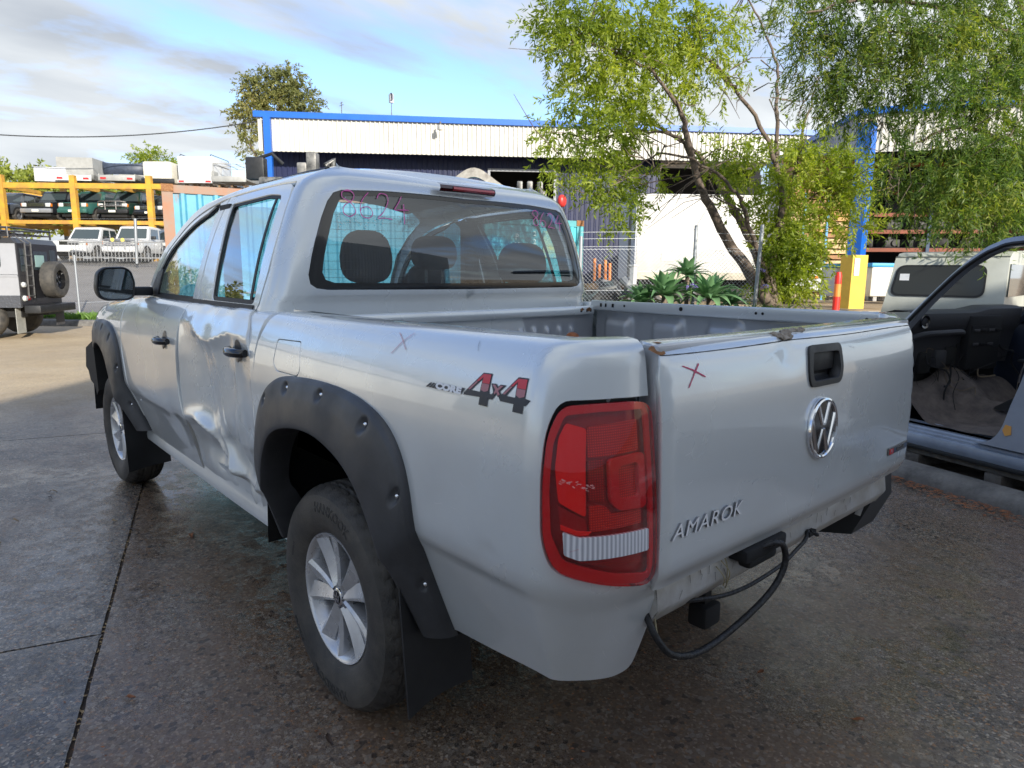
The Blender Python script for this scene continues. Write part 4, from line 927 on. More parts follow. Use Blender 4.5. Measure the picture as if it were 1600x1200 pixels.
m = MB(); m.box((-1.045, -.09, .655), (-1.03, -.05, .67)); m.tube([(-1.04, -.06, .67), (-1.045, -.10, .65)], .006, 6); m.build('cable_plug', MATTEB, T)
cable('loose_wire', [(-1.0, .63, .66), (-1.02, .64, .60), (-1.03, .625, .56), (-1.03, .60, .535)], .0022, mat('wire_tan', (.35, .30, .18), .5), 5)
m = MB(); m.tube([(-1.03, .60, .537), (-1.03, .575, .52)], .006, 6); m.build('wire_plug', mat('white_plastic', (.65, .65, .58), .5), T)
for pts in ([(-1.028, .42, .70), (-1.04, .40, .67), (-1.03, .385, .64)], [(-1.028, .40, .71), (-1.045, .385, .68), (-1.03, .375, .63)], [(-1.028, .385, .715), (-1.035, .38, .69), (-1.03, .37, .64)]): cable('loose_wire', pts, .0016, mat('wire_tan', (.35, .30, .18), .5), 5)
# rear corner brackets seen under the far corner
for sg in (1, -1):
    m = MB(); m.prism([(-.97, .74), (-.985, .60), (-.93, .47 if sg < 0 else .56), (-.80, .44 if sg < 0 else .56), (-.62, .52 if sg < 0 else .56), (-.62, .74)], sg * .66, sg * (.86 if sg < 0 else .78)); m.build('corner_bracket', mat('grey_plastic', (.035, .037, .04), .6), T)
# chassis, axle, tanks
m = MB()
for sg in (1, -1): m.box((-.60, sg * .44, .50), (3.6, sg * .54, .62)); m.box((-.95, sg * .46, .62), (-.60, sg * .54, .70))
m.tube([(0, -.75, .37), (0, .75, .37)], .05, 12); m.tube([(0, -.12, .37), (0, .12, .37)], .15, 16); m.box((.9, -.5, .40), (2.3, .3, .62)); m.box((2.4, -.4, .33), (3.4, .4, .7))
m.tube([(-.25, -.35, .52), (.6, -.40, .45), (1.2, -.3, .42)], .035, 10); m.box((-.60, -.30, .56), (-.30, .30, .72), bev=.05)
m.build('chassis', UNDER, T)
m = MB(); m.box((.53, -.79, .42), (3.6, .79, .46)); m.box((.54, -.80, .42), (.57, .80, 1.2)); m.box((3.6, -.8, .45), (3.66, .8, 1.05)); m.box((2.5, -.85, .45), (2.53, .85, 1.2)); m.build('cab_floor', UNDER, T)
m = MB(); m.grid(lambda u, v: (u, v, roof_z(u, v) - .03), np.linspace(.70, 1.80, 6), np.linspace(-.52, .52, 7)); m.build('headliner', LINER, T)

# ---- mirror, handles, side repeater, rear aerial bits
for sg in (1, -1):
    sh = MB(); 
    P_m = [(1.105, 1.255), (1.118, 1.30), (1.105, 1.385), (1.075, 1.412), (.975, 1.416), (.945, 1.395), (.930, 1.335), (.940, 1.255), (.97, 1.238), (1.07, 1.238)]
    P_m = rnd(P_m, .02, 3); c = (sum(p[0] for p in P_m) / len(P_m), sum(p[1] for p in P_m) / len(P_m))
    def ring_(x, k): return [(x, sg * (c[0] + (p[0] - c[0]) * k), c[1] + (p[1] - c[1]) * k) for p in P_m]
    rs = [ring_(2.222, .90), ring_(2.218, .965), ring_(2.225, 1.0), ring_(2.26, 1.02), ring_(2.30, .98), ring_(2.335, .85), ring_(2.352, .6), ring_(2.356, .2)]; n = len(P_m)
    sh.add([v for r_ in rs for v in r_], [(i * n + j, i * n + (j + 1) % n, (i + 1) * n + (j + 1) % n, (i + 1) * n + j) for i in range(len(rs) - 1) for j in range(n)] + [tuple((len(rs) - 1) * n + j for j in range(n))])
    mi_ = sh.build('door_mirror', BLACKP, T, True, 60, fixn=True)
    g_ = MB(); g_.add(ring_(2.2235, .885), [tuple(range(n))]); g_.build('mirror_glass', mat('mirror_glass', (.30, .33, .34), .03, metal=1), mi_, False)
    m = MB(); m.box((2.235, sg * .84, 1.262), (2.31, sg * .96, 1.31), bev=.012); m.build('mirror_arm', BLACKP, mi_)
    for (s_, v_) in ((1.615, 1.070), (.670, 1.105)):
        dd = float(dent(s_, v_)) if s_ < 1.4 and sg > 0 else 0
        p = body(s_, v_) + np.array([0, dd, 0]); px, py, pz = p[0], p[1], p[2]
        hb = MB()
        def hp(u, a): # arched grip
            t = (u + 1) / 2; yy = py + .012 + .030 * math.sin(math.pi * min(1, max(0, t))) ** .5; r1, r2 = .011 + .004 * math.sin(math.pi * t), .015 + .003 * math.sin(math.pi * t)
            return (px + u * .082, sg * (yy + r1 * math.cos(a)), pz + r2 * math.sin(a))
        hb.grid(hp, np.linspace(-1, 1, 15), np.linspace(0, 2 * math.pi, 11)); 
        for e in (-1, 1): hb.add([hp(e, a) for a in np.linspace(0, 2 * math.pi, 11)[:-1]], [tuple(range(10))])
        ho = hb.build('door_handle', GLOSSB if sg > 0 else GLOSSB, T, True, 60, fixn=True)
        FS = doorS if (s_ < 1.4 and sg > 0) else body
        skin('handle_cup', FS, [(s_ + .012 + .033 * math.cos(2 * math.pi * k / 20), v_ + .004 + .043 * math.sin(2 * math.pi * k / 20)) for k in range(20)], mat('dark_cup', (.07, .073, .078), .35), ho, step=.012, flange=0, out=-1, off=.0015, mirror=sg < 0)
        m = MB(); m.lathe([(.0001, .004), (.011, .003), (.012, 0)], 14, Matrix.Translation((px + .005, sg * (py + .008), pz - .030)) @ Matrix.Scale(sg, 4, (0, 1, 0))); m.build('lock_cap', STEEL, ho)
m = MB(); m.lathe([(.0001, .006), (.018, .004), (.022, 0)], 16, Matrix.Translation((2.30, float(body(2.3, 1.115)[1]), 1.115)))
# ---- interior
def blob(name, c, s, m_, par=T, p=3.0, rx=0, shape=None):
    mb = MB(); M_ = Matrix.Translation(c) @ Matrix.Rotation(rx, 4, 'Y')
    def f(u, v):
        cu, su, cv, sv = math.cos(u), math.sin(u), math.cos(v), math.sin(v); e = 2 / p
        q = lambda t: math.copysign(abs(t) ** e, t)
        x, y, z = s[0] * q(cv) * q(cu), s[1] * q(cv) * q(su), s[2] * q(sv)
        if shape: x, y, z = shape(x, y, z)
        return tuple(M_ @ Vector((x, y, z)))
    mb.grid(f, np.linspace(-math.pi, math.pi, 25), np.linspace(-math.pi / 2, math.pi / 2, 13)); return mb.build(name, m_, par, True, None)
for y in (.40, -.40, 0):
    o = blob('rear_seat_back', (.72, y, 1.02), (.09, .28 if y else .13, .34), FABRIC, rx=R(-10))
for y in (.43, -.43):
    st = blob('front_seat_back', (1.52, y, .96), (.10, .26, .34), FABRIC, rx=R(-12)); blob('seat_cushion', (1.75, y, .76), (.26, .27, .10), FABRIC, st); blob('headrest', (1.46, y, 1.36), (.05, .12, .085), FABRIC, st)
for y, w, zc, hz in ((.365, .118, 1.465, .112), (.015, .118, 1.490, .078), (-.535, .155, 1.450, .105)):
    hr = blob('rear_headrest', (.74, y, zc), (.05, w, hz), FABRIC, shape=lambda x, y, z: (x, y * (1 - 1.2 * max(0, z)), z))
    for q in (-.045, .045): m = MB(); m.tube([(.74, y + q, 1.33), (.74, y + q, 1.45)], .006, 6); m.build('headrest_post', STEEL, hr)
st = blob('rear_cushion', (.98, 0, .78), (.30, .70, .10), FABRIC)
m = MB(); m.box((2.18, -.80, .85), (2.50, .80, 1.15), bev=.06); m.box((2.20, -.62, 1.12), (2.42, -.20, 1.20), bev=.04); m.build('dashboard', TRIM, T)
m = MB(); m.tube([(2.02 + .08 * math.sin(a), -.40 + .18 * math.cos(a), 1.08 + .165 * math.sin(a)) for a in np.linspace(0, 2 * math.pi, 33)], .014, 8); m.tube([(2.02, -.57, 1.08), (2.03, -.23, 1.08)], .018, 8); m.tube([(2.03, -.40, 1.08), (2.2, -.40, 1.0)], .04, 8); m.build('steering_wheel', TRIM, T)
m = MB(); m.box((2.10, -.12, 1.56), (2.125, .12, 1.63), bev=.01); m.tube([(2.11, 0, 1.60), (2.0, 0, 1.70)], .012, 6); m.build('interior_mirror', TRIM, T)
for y in (.70, -.70):
    m = MB(); m.box((1.33, y - .02, .6), (1.46, y + .02, 1.70)); m.build('pillar_trim', TRIM, T)
    m = MB(); m.tube([(1.42, y * .97, 1.58), (1.40, y * .98, 1.2), (1.45, y, .7)], .02, 4); m.build('seat_belt', FABRIC, T)
# rusted cap lying in the bed
oc = blob('rusty_cap', (.30, -.455, 1.105), (.028, .034, .028), mat('orange_rust', (.42, .14, .045), .8, col2=(.2, .07, .03), vscale=40), None, p=2.2)
tag(oc, 'small round orange-brown rusty cap standing inside the truck bed near its front wall', 'cap')
m = MB(); m.tube([(.30, -.455, .78), (.30, -.455, 1.09)], .022, 10); m.build('stem', STEEL, oc)
# ------------------------------------------------------------------ places measured from the photograph: a picture point (1600 x 1200) at a depth
def at(px, py, t):
    d = _f + _r2 * ((px - 800) / FPX) - _u2 * ((py - 600) / FPX); return CAM_POS + d * t
RH = Vector((_r.x, _r.y, 0)).normalized(); FH = Vector((_f.x, _f.y, 0)).normalized()      # level right and forward directions of the view
def sstep(x, a, b):
    t = max(0., min(1., (x - a) / (b - a))); return t * t * (3 - 2 * t)
def H(x, y):
    """height of the ground"""
    d = Vector((x, y, 0)) - Vector((CAM_POS.x, CAM_POS.y, 0)); f = d.dot(FH); r = d.dot(RH); k = r / max(f, .1) if f > 0 else 0
    right = sstep(k, -.35, .05) if f > 0 else 0
    a = .55 * sstep(f, 8.5, 14); b = 2.0 * sstep(f, 18, 42)
    return a * right + b * (1 - right) * 1.0 + (b - .55 * sstep(f, 8.5, 14)) * right * .0
# ---- ground
def ground_material(name='wet_concrete', warm=.0):
    m = bpy.data.materials.new(name); m.use_nodes = True; t = m.node_tree; b = t.nodes['Principled BSDF']; L = t.links.new
    g = t.nodes.new('ShaderNodeTexCoord'); O = g.outputs['Object']
    def nz(sc, det=6, rough=.6, dist=0):
        n = t.nodes.new('ShaderNodeTexNoise'); n.inputs['Scale'].default_value = sc; n.inputs['Detail'].default_value = det; n.inputs['Roughness'].default_value = rough; n.inputs['Distortion'].default_value = dist; L(O, n.inputs['Vector']); return n.outputs[0]
    def vor(sc, out='Color', f='F1'):
        v = t.nodes.new('ShaderNodeTexVoronoi'); v.inputs['Scale'].default_value = sc; v.feature = f; L(O, v.inputs['Vector']); return v.outputs[out]
    def mr(x, a, b_, c=0, d=1):
        n = t.nodes.new('ShaderNodeMapRange'); n.inputs[1].default_value = a; n.inputs[2].default_value = b_; n.inputs[3].default_value = c; n.inputs[4].default_value = d; L(x, n.inputs[0]); return n.outputs[0]
    def mix(f, A, B):
        n = t.nodes.new('ShaderNodeMix'); n.data_type = 'RGBA'; (L(f, n.inputs[0]) if not isinstance(f, float) else n.inputs[0].__setattr__('default_value', f))
        for i, q in ((6, A), (7, B)): (n.inputs[i].__setattr__('default_value', (*q, 1)) if isinstance(q, tuple) else L(q, n.inputs[i]))
        return n.outputs[2]
    def mth(op, A, B):
        n = t.nodes.new('ShaderNodeMath'); n.operation = op
        for i, q in enumerate((A, B)): (n.inputs[i].__setattr__('default_value', q) if isinstance(q, (int, float)) else L(q, n.inputs[i]))
        n.use_clamp = op != 'ADD' ; return n.outputs[0]
    # pebbles of the exposed aggregate: each cell its own colour
    sp = t.nodes.new('ShaderNodeSeparateColor'); L(vor(125), sp.inputs[0]); sp2 = t.nodes.new('ShaderNodeSeparateColor'); L(vor(150), sp2.inputs[0])
    r = t.nodes.new('ShaderNodeValToRGB'); L(sp.outputs[0], r.inputs[0]); r.color_ramp.interpolation = 'CONSTANT'
    els = r.color_ramp.elements; els[0].position = 0; els[0].color = (0.045, 0.042, 0.042, 1); els[1].position = .9; els[1].color = (0.365, 0.295, 0.225, 1)
    for p, c in ((.22, (0.129, 0.113, 0.095, 1)), (.42, (0.073, 0.070, 0.069, 1)), (.58, (0.190, 0.154, 0.118, 1)), (.74, (0.111, 0.111, 0.111, 1)), (.84, (0.292, 0.148, 0.065, 1)), (.96, (0.409, 0.355, 0.292, 1))):
        e = els.new(p); e.color = c
    tan = mix(mr(nz(1.3, 8), .35, .7), (.44, .33, .20), (.56, .44, .28)); tan = mix(mr(nz(26, 6), .4, .65, 0, .5), tan, (.33, .25, .165))
    tan = mix(mr(sp2.outputs[0], .8, .81, 0, .45), tan, (.13, .12, .11))
    brown = mix(mr(nz(.9, 7, .65, .4), .46 - warm * .14, .62 - warm * .08, 0, .34 + warm * .20), r.outputs[0], (.19, .105, .052))
    cem = mix(mr(nz(60, 4), .45, .62, .12, .45), brown, (.140 + warm * .020, .116, .092 - warm * .014))
    sp3 = t.nodes.new('ShaderNodeSeparateColor'); L(vor(58), sp3.inputs[0]); cem = mix(mr(sp3.outputs[0], .90, .91, 0, .55), cem, (.24, .20, .16)); cem = mix(mr(sp3.outputs[1], .93, .94, 0, .6), cem, (.020, .019, .020))
    cem = mix(mr(nz(1.9, 6, .7, 1.2), .58, .66, 0, .55), cem, (.035, .031, .028))
    # wet near the pickup, dry tan further out, brightened to carry the sunlight there
    ln = t.nodes.new('ShaderNodeVectorMath'); ln.operation = 'DISTANCE'; L(O, ln.inputs[0]); ln.inputs[1].default_value = (-1.0, 0, 0)
    wet = mr(mth('ADD', ln.outputs['Value'], mth('MULTIPLY', nz(.55, 5), 4.0)), 7.4, 10.2, 1, 0)
    col = mix(wet, tan, cem); col = mix(mr(nz(.33, 4), .5, .7, 0, .30), col, (.135, .115, .092))
    L(col, b.inputs['Base Color'])
    pud = mr(nz(.8, 6, .55, .6), .42, .62, .20, .48); rg = mth('ADD', mth('MULTIPLY', mth('SUBTRACT', 1.0, wet), .45), pud)
    rg2 = mth('ADD', rg, mr(nz(180, 2), .4, .6, -.05, .08)); L(rg2, b.inputs['Roughness'])
    b.inputs['Specular IOR Level'].default_value = .55
    bp = t.nodes.new('ShaderNodeBump'); bp.inputs['Strength'].default_value = .8; bp.inputs['Distance'].default_value = .006
    hgt = mth('ADD', mth('MULTIPLY', vor(125, 'Distance'), -1.0), mth('MULTIPLY', nz(9, 7, .7), 2.0)); L(hgt, bp.inputs['Height']); L(bp.outputs[0], b.inputs['Normal'])
    return m
GROUND = ground_material(); GROUND2 = ground_material('wet_brown_aggregate', 1.0)
m = MB(); 
xs = [-400, -150, -70, -40] + list(np.arange(-25, 60, 1.25)) + [62, 66, 75, 90, 130, 200, 400]
m.grid(lambda x, y: (x, y, H(x, y) - .014), xs, [-400, -200, -120, -90, -70, -60] + list(np.arange(-55, 30, 1.25)) + [32, 40, 60, 100, 200, 400])
gr = m.build('ground', GROUND, None, True, None); tag(gr, kind='structure')
e1 = Vector((.957, -.29)); e2 = Vector((.29, .957)); J = Vector((1.01, 1.412))
def slab(a0, a1, b0, b1, gm=None):
    P = [(a0, b0), (a1, b0), (a1, b1), (a0, b1)]; out_ = []
    for i in range(4):
        p, q = Vector(P[i]), Vector(P[(i + 1) % 4]); n = int((q - p).length / .045) + 1; d = (q - p).normalized(); o_ = Vector((d.y, -d.x))
        for k in range(n):
            w = p.lerp(q, k / n); s = .0045 * noise.noise(Vector((w.x * 9, w.y * 9, i))) + .003 * noise.noise(Vector((w.x * 40, w.y * 40, 7 + i))); w = w - o_ * (.0055 + abs(s)) 
            out_.append(J + e1 * w.x + e2 * w.y)
    n = len(out_)
    vs = [(p.x, p.y, 0) for p in out_] + [(p.x, p.y, -.03) for p in out_]; fs = [tuple(range(n))] + [(i, i + n, (i + 1) % n + n, (i + 1) % n) for i in range(n)]
    return mesh('concrete_slab', vs, fs, gm or GROUND, gr, False)
for i in range(-2, 2):
    slab(i * 3.75, (i + 1) * 3.75, 0, 4.2); slab(i * 3.75, (i + 1) * 3.75, 4.2, 8.4)
slab(-7.5, 7.5, -4.6, 0, GROUND2)
DIRT = mat('joint_dirt', (.022, .018, .015), .9, col2=(.07, .045, .03), vscale=30)
m = MB()
for a0, a1, b0, b1 in [(-7.5, 7.5, -.02, .02), (0, .0, 0, 0)]: m.add([(*(J + e1 * a + e2 * b), -.009) for a, b in ((a0, b0), (a1, b0), (a1, b1), (a0, b1))], [(0, 1, 2, 3)])
for i in (-1, 0, 1): m.add([(*(J + e1 * a + e2 * b), -.0085) for a, b in ((i * 3.75 - .02, 0.02), (i * 3.75 + .02, .02), (i * 3.75 + .02, 8.4), (i * 3.75 - .02, 8.4))], [(0, 1, 2, 3)])
tag(m.build('joint_filling', DIRT, gr, False))
# kerb on the right with a raised strip behind it
CONC = mat('kerb_concrete', (.20, .19, .175), .75, col2=(.09, .085, .08), vscale=6, bump=.5, bscale=60)
K0 = Vector((-.67, -3.12)); ke = Vector((.95, -.312)); kn = Vector((-.312, -.95))
def KP(s, o, z): p = K0 + ke * s + kn * o; return (p.x, p.y, z)
m = MB(); prof = [(0, -.02), (.006, .03), (.02, .065), (.05, .088), (.10, .098), (.15, .098), (.17, .09), (.18, -.02)]
m.grid(lambda s, q: KP(s, q[0] + .004 * noise.noise(Vector((s * 4, q[1] * 9, 0))), q[1] + .004 * noise.noise(Vector((s * 3, q[0] * 9, 5)))), np.linspace(-4, 3.2, 90), prof)
tag(m.build('kerb', CONC, None, True, 60), kind='structure')
SOIL = mat('soil', (.05, .035, .024), .95, col2=(.10, .07, .045), vscale=14, bump=1, bscale=40)
m = MB(); m.grid(lambda s, o: KP(s, o, -.005 + .012 * noise.noise(Vector((s * 2, o * 2, 1)))), np.linspace(-4, 3.2, 30), np.linspace(.175, 2.6, 14)); tag(m.build('soil_strip', SOIL, None), kind='structure')
# garden bed with its fence
m = MB()
def bed(u, v):
    p = Vector((CAM_POS.x, CAM_POS.y, 0)) + FH * (8.1 + v * 3.2) + RH * (-.5 + u * 5.6); return (p.x, p.y, H(p.x, p.y) + .42 * math.sin(math.pi * min(1, v * 1.0 + .12)) ** .6 * (1 if 0 < u < 1 else .2) + .03 * noise.noise(p * 3))
m.grid(bed, np.linspace(0, 1, 30), np.linspace(0, .88, 16)); tag(m.build('garden_bed', SOIL, None), kind='structure')
# far kerb, verge and painted line on the left
def VP(r, f, z=0): p = Vector((CAM_POS.x, CAM_POS.y, 0)) + FH * f + RH * r; return Vector((p.x, p.y, H(p.x, p.y) + z))
m = MB(); m.grid(lambda r, q: tuple(VP(r, q[0], q[1])), np.linspace(-22, -4, 40), [(16.6, -.02), (16.62, .11), (16.66, .13), (16.86, .13), (16.9, .10)]); tag(m.build('far_kerb', CONC, None, True, 60), kind='structure')
m = MB(); m.grid(lambda r, f: tuple(VP(r, f, .09 + .03 * noise.noise(Vector((r, f, 0))))), np.linspace(-22, -4, 50), np.linspace(16.88, 19.0, 10)); tag(m.build('verge', mat('verge_soil', (.11, .08, .05), .95, col2=(.05, .06, .02), vscale=3), None), kind='structure')
m = MB(); m.grid(lambda r, f: tuple(VP(r, 24.5 + (r + 12) * .55 + f, .012)), np.linspace(-18, -9, 24), [0, .16]); tag(m.build('painted_line', mat('road_paint', (.62, .62, .60), .7, var=.3), None), kind='structure')
m = MB(); m.grid(lambda r, f: tuple(VP(r, f, .006)), np.linspace(-40, -6, 40), np.linspace(19.2, 40, 20)); tag(m.build('road', mat('road_grey', (.24, .225, .21), .8, col2=(.19, .175, .16), vscale=.8, bump=.3, bscale=60), None), kind='structure')

# ------------------------------------------------------------------ sheds
WHITE = mat('cream_cladding', (.60, .59, .54), .5, col2=(.50, .485, .44), vscale=.9); BLUE = mat('blue_trim', (.010, .12, .52), .4, var=.15, vscale=2); NAVY = mat('navy_cladding', (.006, .012, .060), .5, var=.3, vscale=.8)
DARKIN = mat('shaded_interior', (.012, .012, .015), .9); GREYW = mat('grey_cladding', (.40, .41, .44), .5, var=.15, vscale=.7)  # near-black interior colour carries the shade inside both sheds
def ribbed_wall(a, b, z0, z1, pitch=.2, depth=.03, step_=.06, holes=()):
    """upright trapezoid-ribbed sheet from a to b (xy), z0..z1 numbers or pairs at the two ends"""
    a, b = Vector(a), Vector(b); L_ = (b - a).length; d = (b - a) / L_; n = Vector((d.y, -d.x)); mb = MB(); xs = []; k = 0.
    while k < L_ - 1e-6:
        for f, h in ((0, 0), (.55, 0), (.68, 1), (.87, 1)): 
            if k + f * pitch < L_: xs.append((k + f * pitch, h))
        k += pitch
    xs.append((L_, 0)); z0 = z0 if isinstance(z0, tuple) else (z0, z0); z1 = z1 if isinstance(z1, tuple) else (z1, z1)
    V = []
    for s, h in xs:
        p = a + d * s + n * (h * depth); t = s / L_; V += [(p.x, p.y, z0[0] * (1 - t) + z0[1] * t), (p.x, p.y, z1[0] * (1 - t) + z1[1] * t)]
    mb.add(V, [(2 * i, 2 * i + 2, 2 * i + 3, 2 * i + 1) for i in range(len(xs) - 1)]); return mb
S = tag(empty('workshop_shed', tuple(VP(0, 31))), 'long shed with cream ribbed fascia, blue gutter and navy walls beyond the containers', 'shed')
def child_world(o): o.matrix_parent_inverse = o.parent.matrix_basis.inverted(); return o
A_ = at(403, 200, 30); B_ = at(1330, 229, 31.8); a2, b2 = (A_.x, A_.y), (B_.x, B_.y)
zt0, zt1 = at(403, 184, 30).z, at(1330, 215, 31.8).z; zb0, zb1 = at(403, 235, 30).z, at(1330, 256, 31.8).z
child_world(ribbed_wall(a2, b2, (zb0, zb1), (zt0, zt1), .21, .07).build('fascia', WHITE, S, False))
dA = (Vector(b2) - Vector(a2)).normalized(); nA = Vector((dA.y, -dA.x))     # towards the camera
if nA.dot(Vector((CAM_POS.x, CAM_POS.y)) - Vector(a2)) < 0: nA = -nA
def slabbox(p0, p1, z0, z1, t0, t1, mb):
    """box along p0->p1, thickness from t0 to t1 along the outward normal, heights may be pairs"""
    z0 = z0 if isinstance(z0, tuple) else (z0, z0); z1 = z1 if isinstance(z1, tuple) else (z1, z1); P0, P1 = Vector(p0), Vector(p1); d = (P1 - P0).normalized(); n = Vector((d.y, -d.x))
    if n.dot(Vector((CAM_POS.x, CAM_POS.y)) - P0) < 0: n = -n
    V = []
    for P, a, b in ((P0, z0[0], z1[0]), (P1, z0[1], z1[1])):
        for z in (a, b):
            for t in (t0, t1): q = P + n * t; V.append((q.x, q.y, z))
    mb.add(V, [(0, 1, 3, 2), (4, 6, 7, 5), (0, 4, 5, 1), (2, 3, 7, 6), (0, 2, 6, 4), (1, 5, 7, 3)]); return mb
m = slabbox(Vector(a2) - dA * .15, b2, (zt0, zt1), (zt0 + .26, zt1 + .24), -.1, .16, MB()); child_world(m.build('gutter', BLUE, S, False))
m = slabbox(Vector(a2) + dA * .32, Vector(a2) + dA * .62, 0.5, zt0, .05, .30, MB()); child_world(m.build('corner_column', BLUE, S, False))
wi = 1.2; wa, wb = Vector(a2) - nA * wi, Vector(b2) - nA * wi
opA, opB = .545, .60      # where the doorway opens along the wall
Lw = (wb - wa).length
def wp(t): return wa + (wb - wa) * t
oA, oB = .375, .495
child_world(ribbed_wall(wp(0), wp(oA), .3, zb0 + .8, .25, .03).build('navy_wall', NAVY, S, False))
child_world(ribbed_wall(wp(oB), wp(.68), .3, zb0 + .6, .25, .03).build('navy_wall', NAVY, S, False))
zo = at(745, 262, 31).z
child_world(ribbed_wall(wp(oA), wp(oB), zo, zb0 + .8, .25, .03).build('navy_wall', NAVY, S, False))
m = slabbox(wp(oA), wp(oA) + dA * .12, .3, zo, .0, .08, MB()); slabbox(wp(oB) - dA * .12, wp(oB), .3, zo, 0, .08, m); slabbox(wp(oA), wp(oB), zo, zo + .12, .001, .081, m); child_world(m.build('door_frame', mat('grey_steel_frame', (.30, .31, .33), .5), S, False))
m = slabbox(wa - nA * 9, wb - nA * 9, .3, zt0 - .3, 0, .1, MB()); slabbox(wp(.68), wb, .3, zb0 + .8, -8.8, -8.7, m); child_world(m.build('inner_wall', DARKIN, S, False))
m = slabbox(Vector(a2) - nA * 12, Vector(b2) - nA * 12, (zt0 + .1, zt1 + .1), (zt0 + .18, zt1 + .18), 0, 11.9, MB()); child_world(m.build('roof_sheet', GREYW, S, False))
m = slabbox(Vector(a2) - nA * .01, Vector(a2) - nA * .01 + dA * .02, .5, zt0, -12, -1.3, MB()); child_world(m.build('side_wall', WHITE, S, False))
# floodlight and aerials on the shed
o = empty('floodlight', tuple(at(688, 199, 29.9))); tag(o, 'small pale floodlight fixed on the cream fascia of the long shed', 'floodlight')
p = at(688, 199, 29.8); m = MB(); m.box((-.12, -.1, -.12), (.12, .1, .10), bev=.03); m.build('lamp_housing', WHITE, o); m = MB(); m.box((-.03, -.03, .1), (.03, .03, .25)); m.build('bracket', STEEL, o)
for (px, py0, py1, lab, dish) in ((612, 186, 150, 'thin pole with a small round antenna above the blue roof edge of the long shed', True), (534, 181, 160, 'short thin bare mast left of the round antenna on the shed roof', False)):
    b_, t_ = at(px, py0, 31), at(px, py1, 31); o = empty('roof_antenna', tuple(b_)); tag(o, lab, 'antenna')
    h_ = t_.z - b_.z; m = MB(); m.tube([(0, 0, -.1), (0, 0, h_)], .02, 6); m.build('pole', STEEL, o)
    m = MB()
    if dish: m.lathe([(.01, 0), (.14, .03), (.16, .1)], 14, Matrix.Translation((-.12, 0, h_ - .1))); m.box((-.06, -.1, h_ - .35), (.06, .1, h_ + .02)); m.build('receiver', GREYW, o)
    else: m.box((-.2, -.01, h_ - .16), (.2, .01, h_ - .14)); m.box((-.12, -.01, h_ - .05), (.12, .01, h_ - .03)); m.build('crossbar', STEEL, o)

# second shed, nearer, open front with a racking bay
S2 = tag(empty('parts_shed', tuple(VP(14, 18))), 'nearer open-fronted shed with cream fascia and blue column at right behind the trees', 'shed')
c0 = at(1345, 180, 18); c1 = at(1205, 215, 27); c2 = at(1900, 200, 15.5)
zT = c0.z; zB = at(1345, 237, 18).z
xy = lambda v: Vector((v.x, v.y))
child_world(ribbed_wall(xy(c1), xy(c0), zB, zT, .2, .03).build('return_fascia', GREYW, S2, False))  # shaded return of the cream fascia, its shade put in as grey cladding
child_world(ribbed_wall(xy(c0), xy(c2), (zB, zB - .1), (zT, zT), .2, .03).build('fascia', WHITE, S2, False))
m = slabbox(xy(c0), xy(c2), zT, zT + .16, -.1, .12, MB()); slabbox(xy(c1), xy(c0), zT + .001, zT + .158, -.1, .12, m); child_world(m.build('gutter', BLUE, S2, False))
pb = at(1330, 480, 17.6); pt = at(1347, 240, 17.6)
m = MB(); m.box((pb.x - .17, pb.y - .17, pb.z), (pb.x + .17, pb.y + .17, zB + .5)); child_world(m.build('column', BLUE, S2, False))
bk0, bk1 = xy(c1) + RH.to_2d() * 3.5 + FH.to_2d() * 2, xy(c2) + FH.to_2d() * 13 + RH.to_2d() * 2
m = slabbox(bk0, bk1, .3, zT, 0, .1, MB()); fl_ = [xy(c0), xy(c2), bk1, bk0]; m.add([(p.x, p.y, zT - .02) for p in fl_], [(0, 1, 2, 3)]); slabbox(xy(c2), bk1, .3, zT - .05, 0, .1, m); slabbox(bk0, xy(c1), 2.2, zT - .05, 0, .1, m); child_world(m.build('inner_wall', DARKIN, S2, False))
# racking with engines
ORG = mat('orange_beam', (.24, .055, .02), .5, var=.3, vscale=4); UPB = mat('blue_upright', (.03, .06, .12), .5); ENG = mat('engine_metal', (.018, .017, .017), .6, metal=.3, col2=(.05, .048, .045), vscale=9)  # beams and engines darkened to carry the shade inside the shed
RK = tag(empty('storage_racking', tuple(VP(13, 21))), 'tall orange-beamed racking inside the dark open shed, loaded with engines', 'racking')
r0 = at(1335, 400, 20.5); r1 = at(1640, 400, 19.5); rd = (xy(r1) - xy(r0)).normalized(); rn = Vector((rd.y, -rd.x)); rn = rn if rn.dot(FH.to_2d()) < 0 else -rn
levels = [at(1400, y, 20.3).z for y in (391, 363, 337, 303, 262)]
for z in levels: m = slabbox(xy(r0), xy(r1), z - .05, z + .06, 0, .05, MB()); child_world(m.build('beam', ORG, RK, False))
for t_ in (.0, .365, .73, .99):
    q = xy(r0).lerp(xy(r1), t_); m = slabbox(q, q + rd * .09, .5, levels[-1] + .6, .06, .13, MB()); child_world(m.build('upright', UPB, RK, False))
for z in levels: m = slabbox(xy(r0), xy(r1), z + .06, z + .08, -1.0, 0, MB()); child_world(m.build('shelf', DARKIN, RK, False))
random.seed(11)
eng_places = [(li, k, z) for li, z in enumerate([.62] + levels[:3]) for k in range(7)]
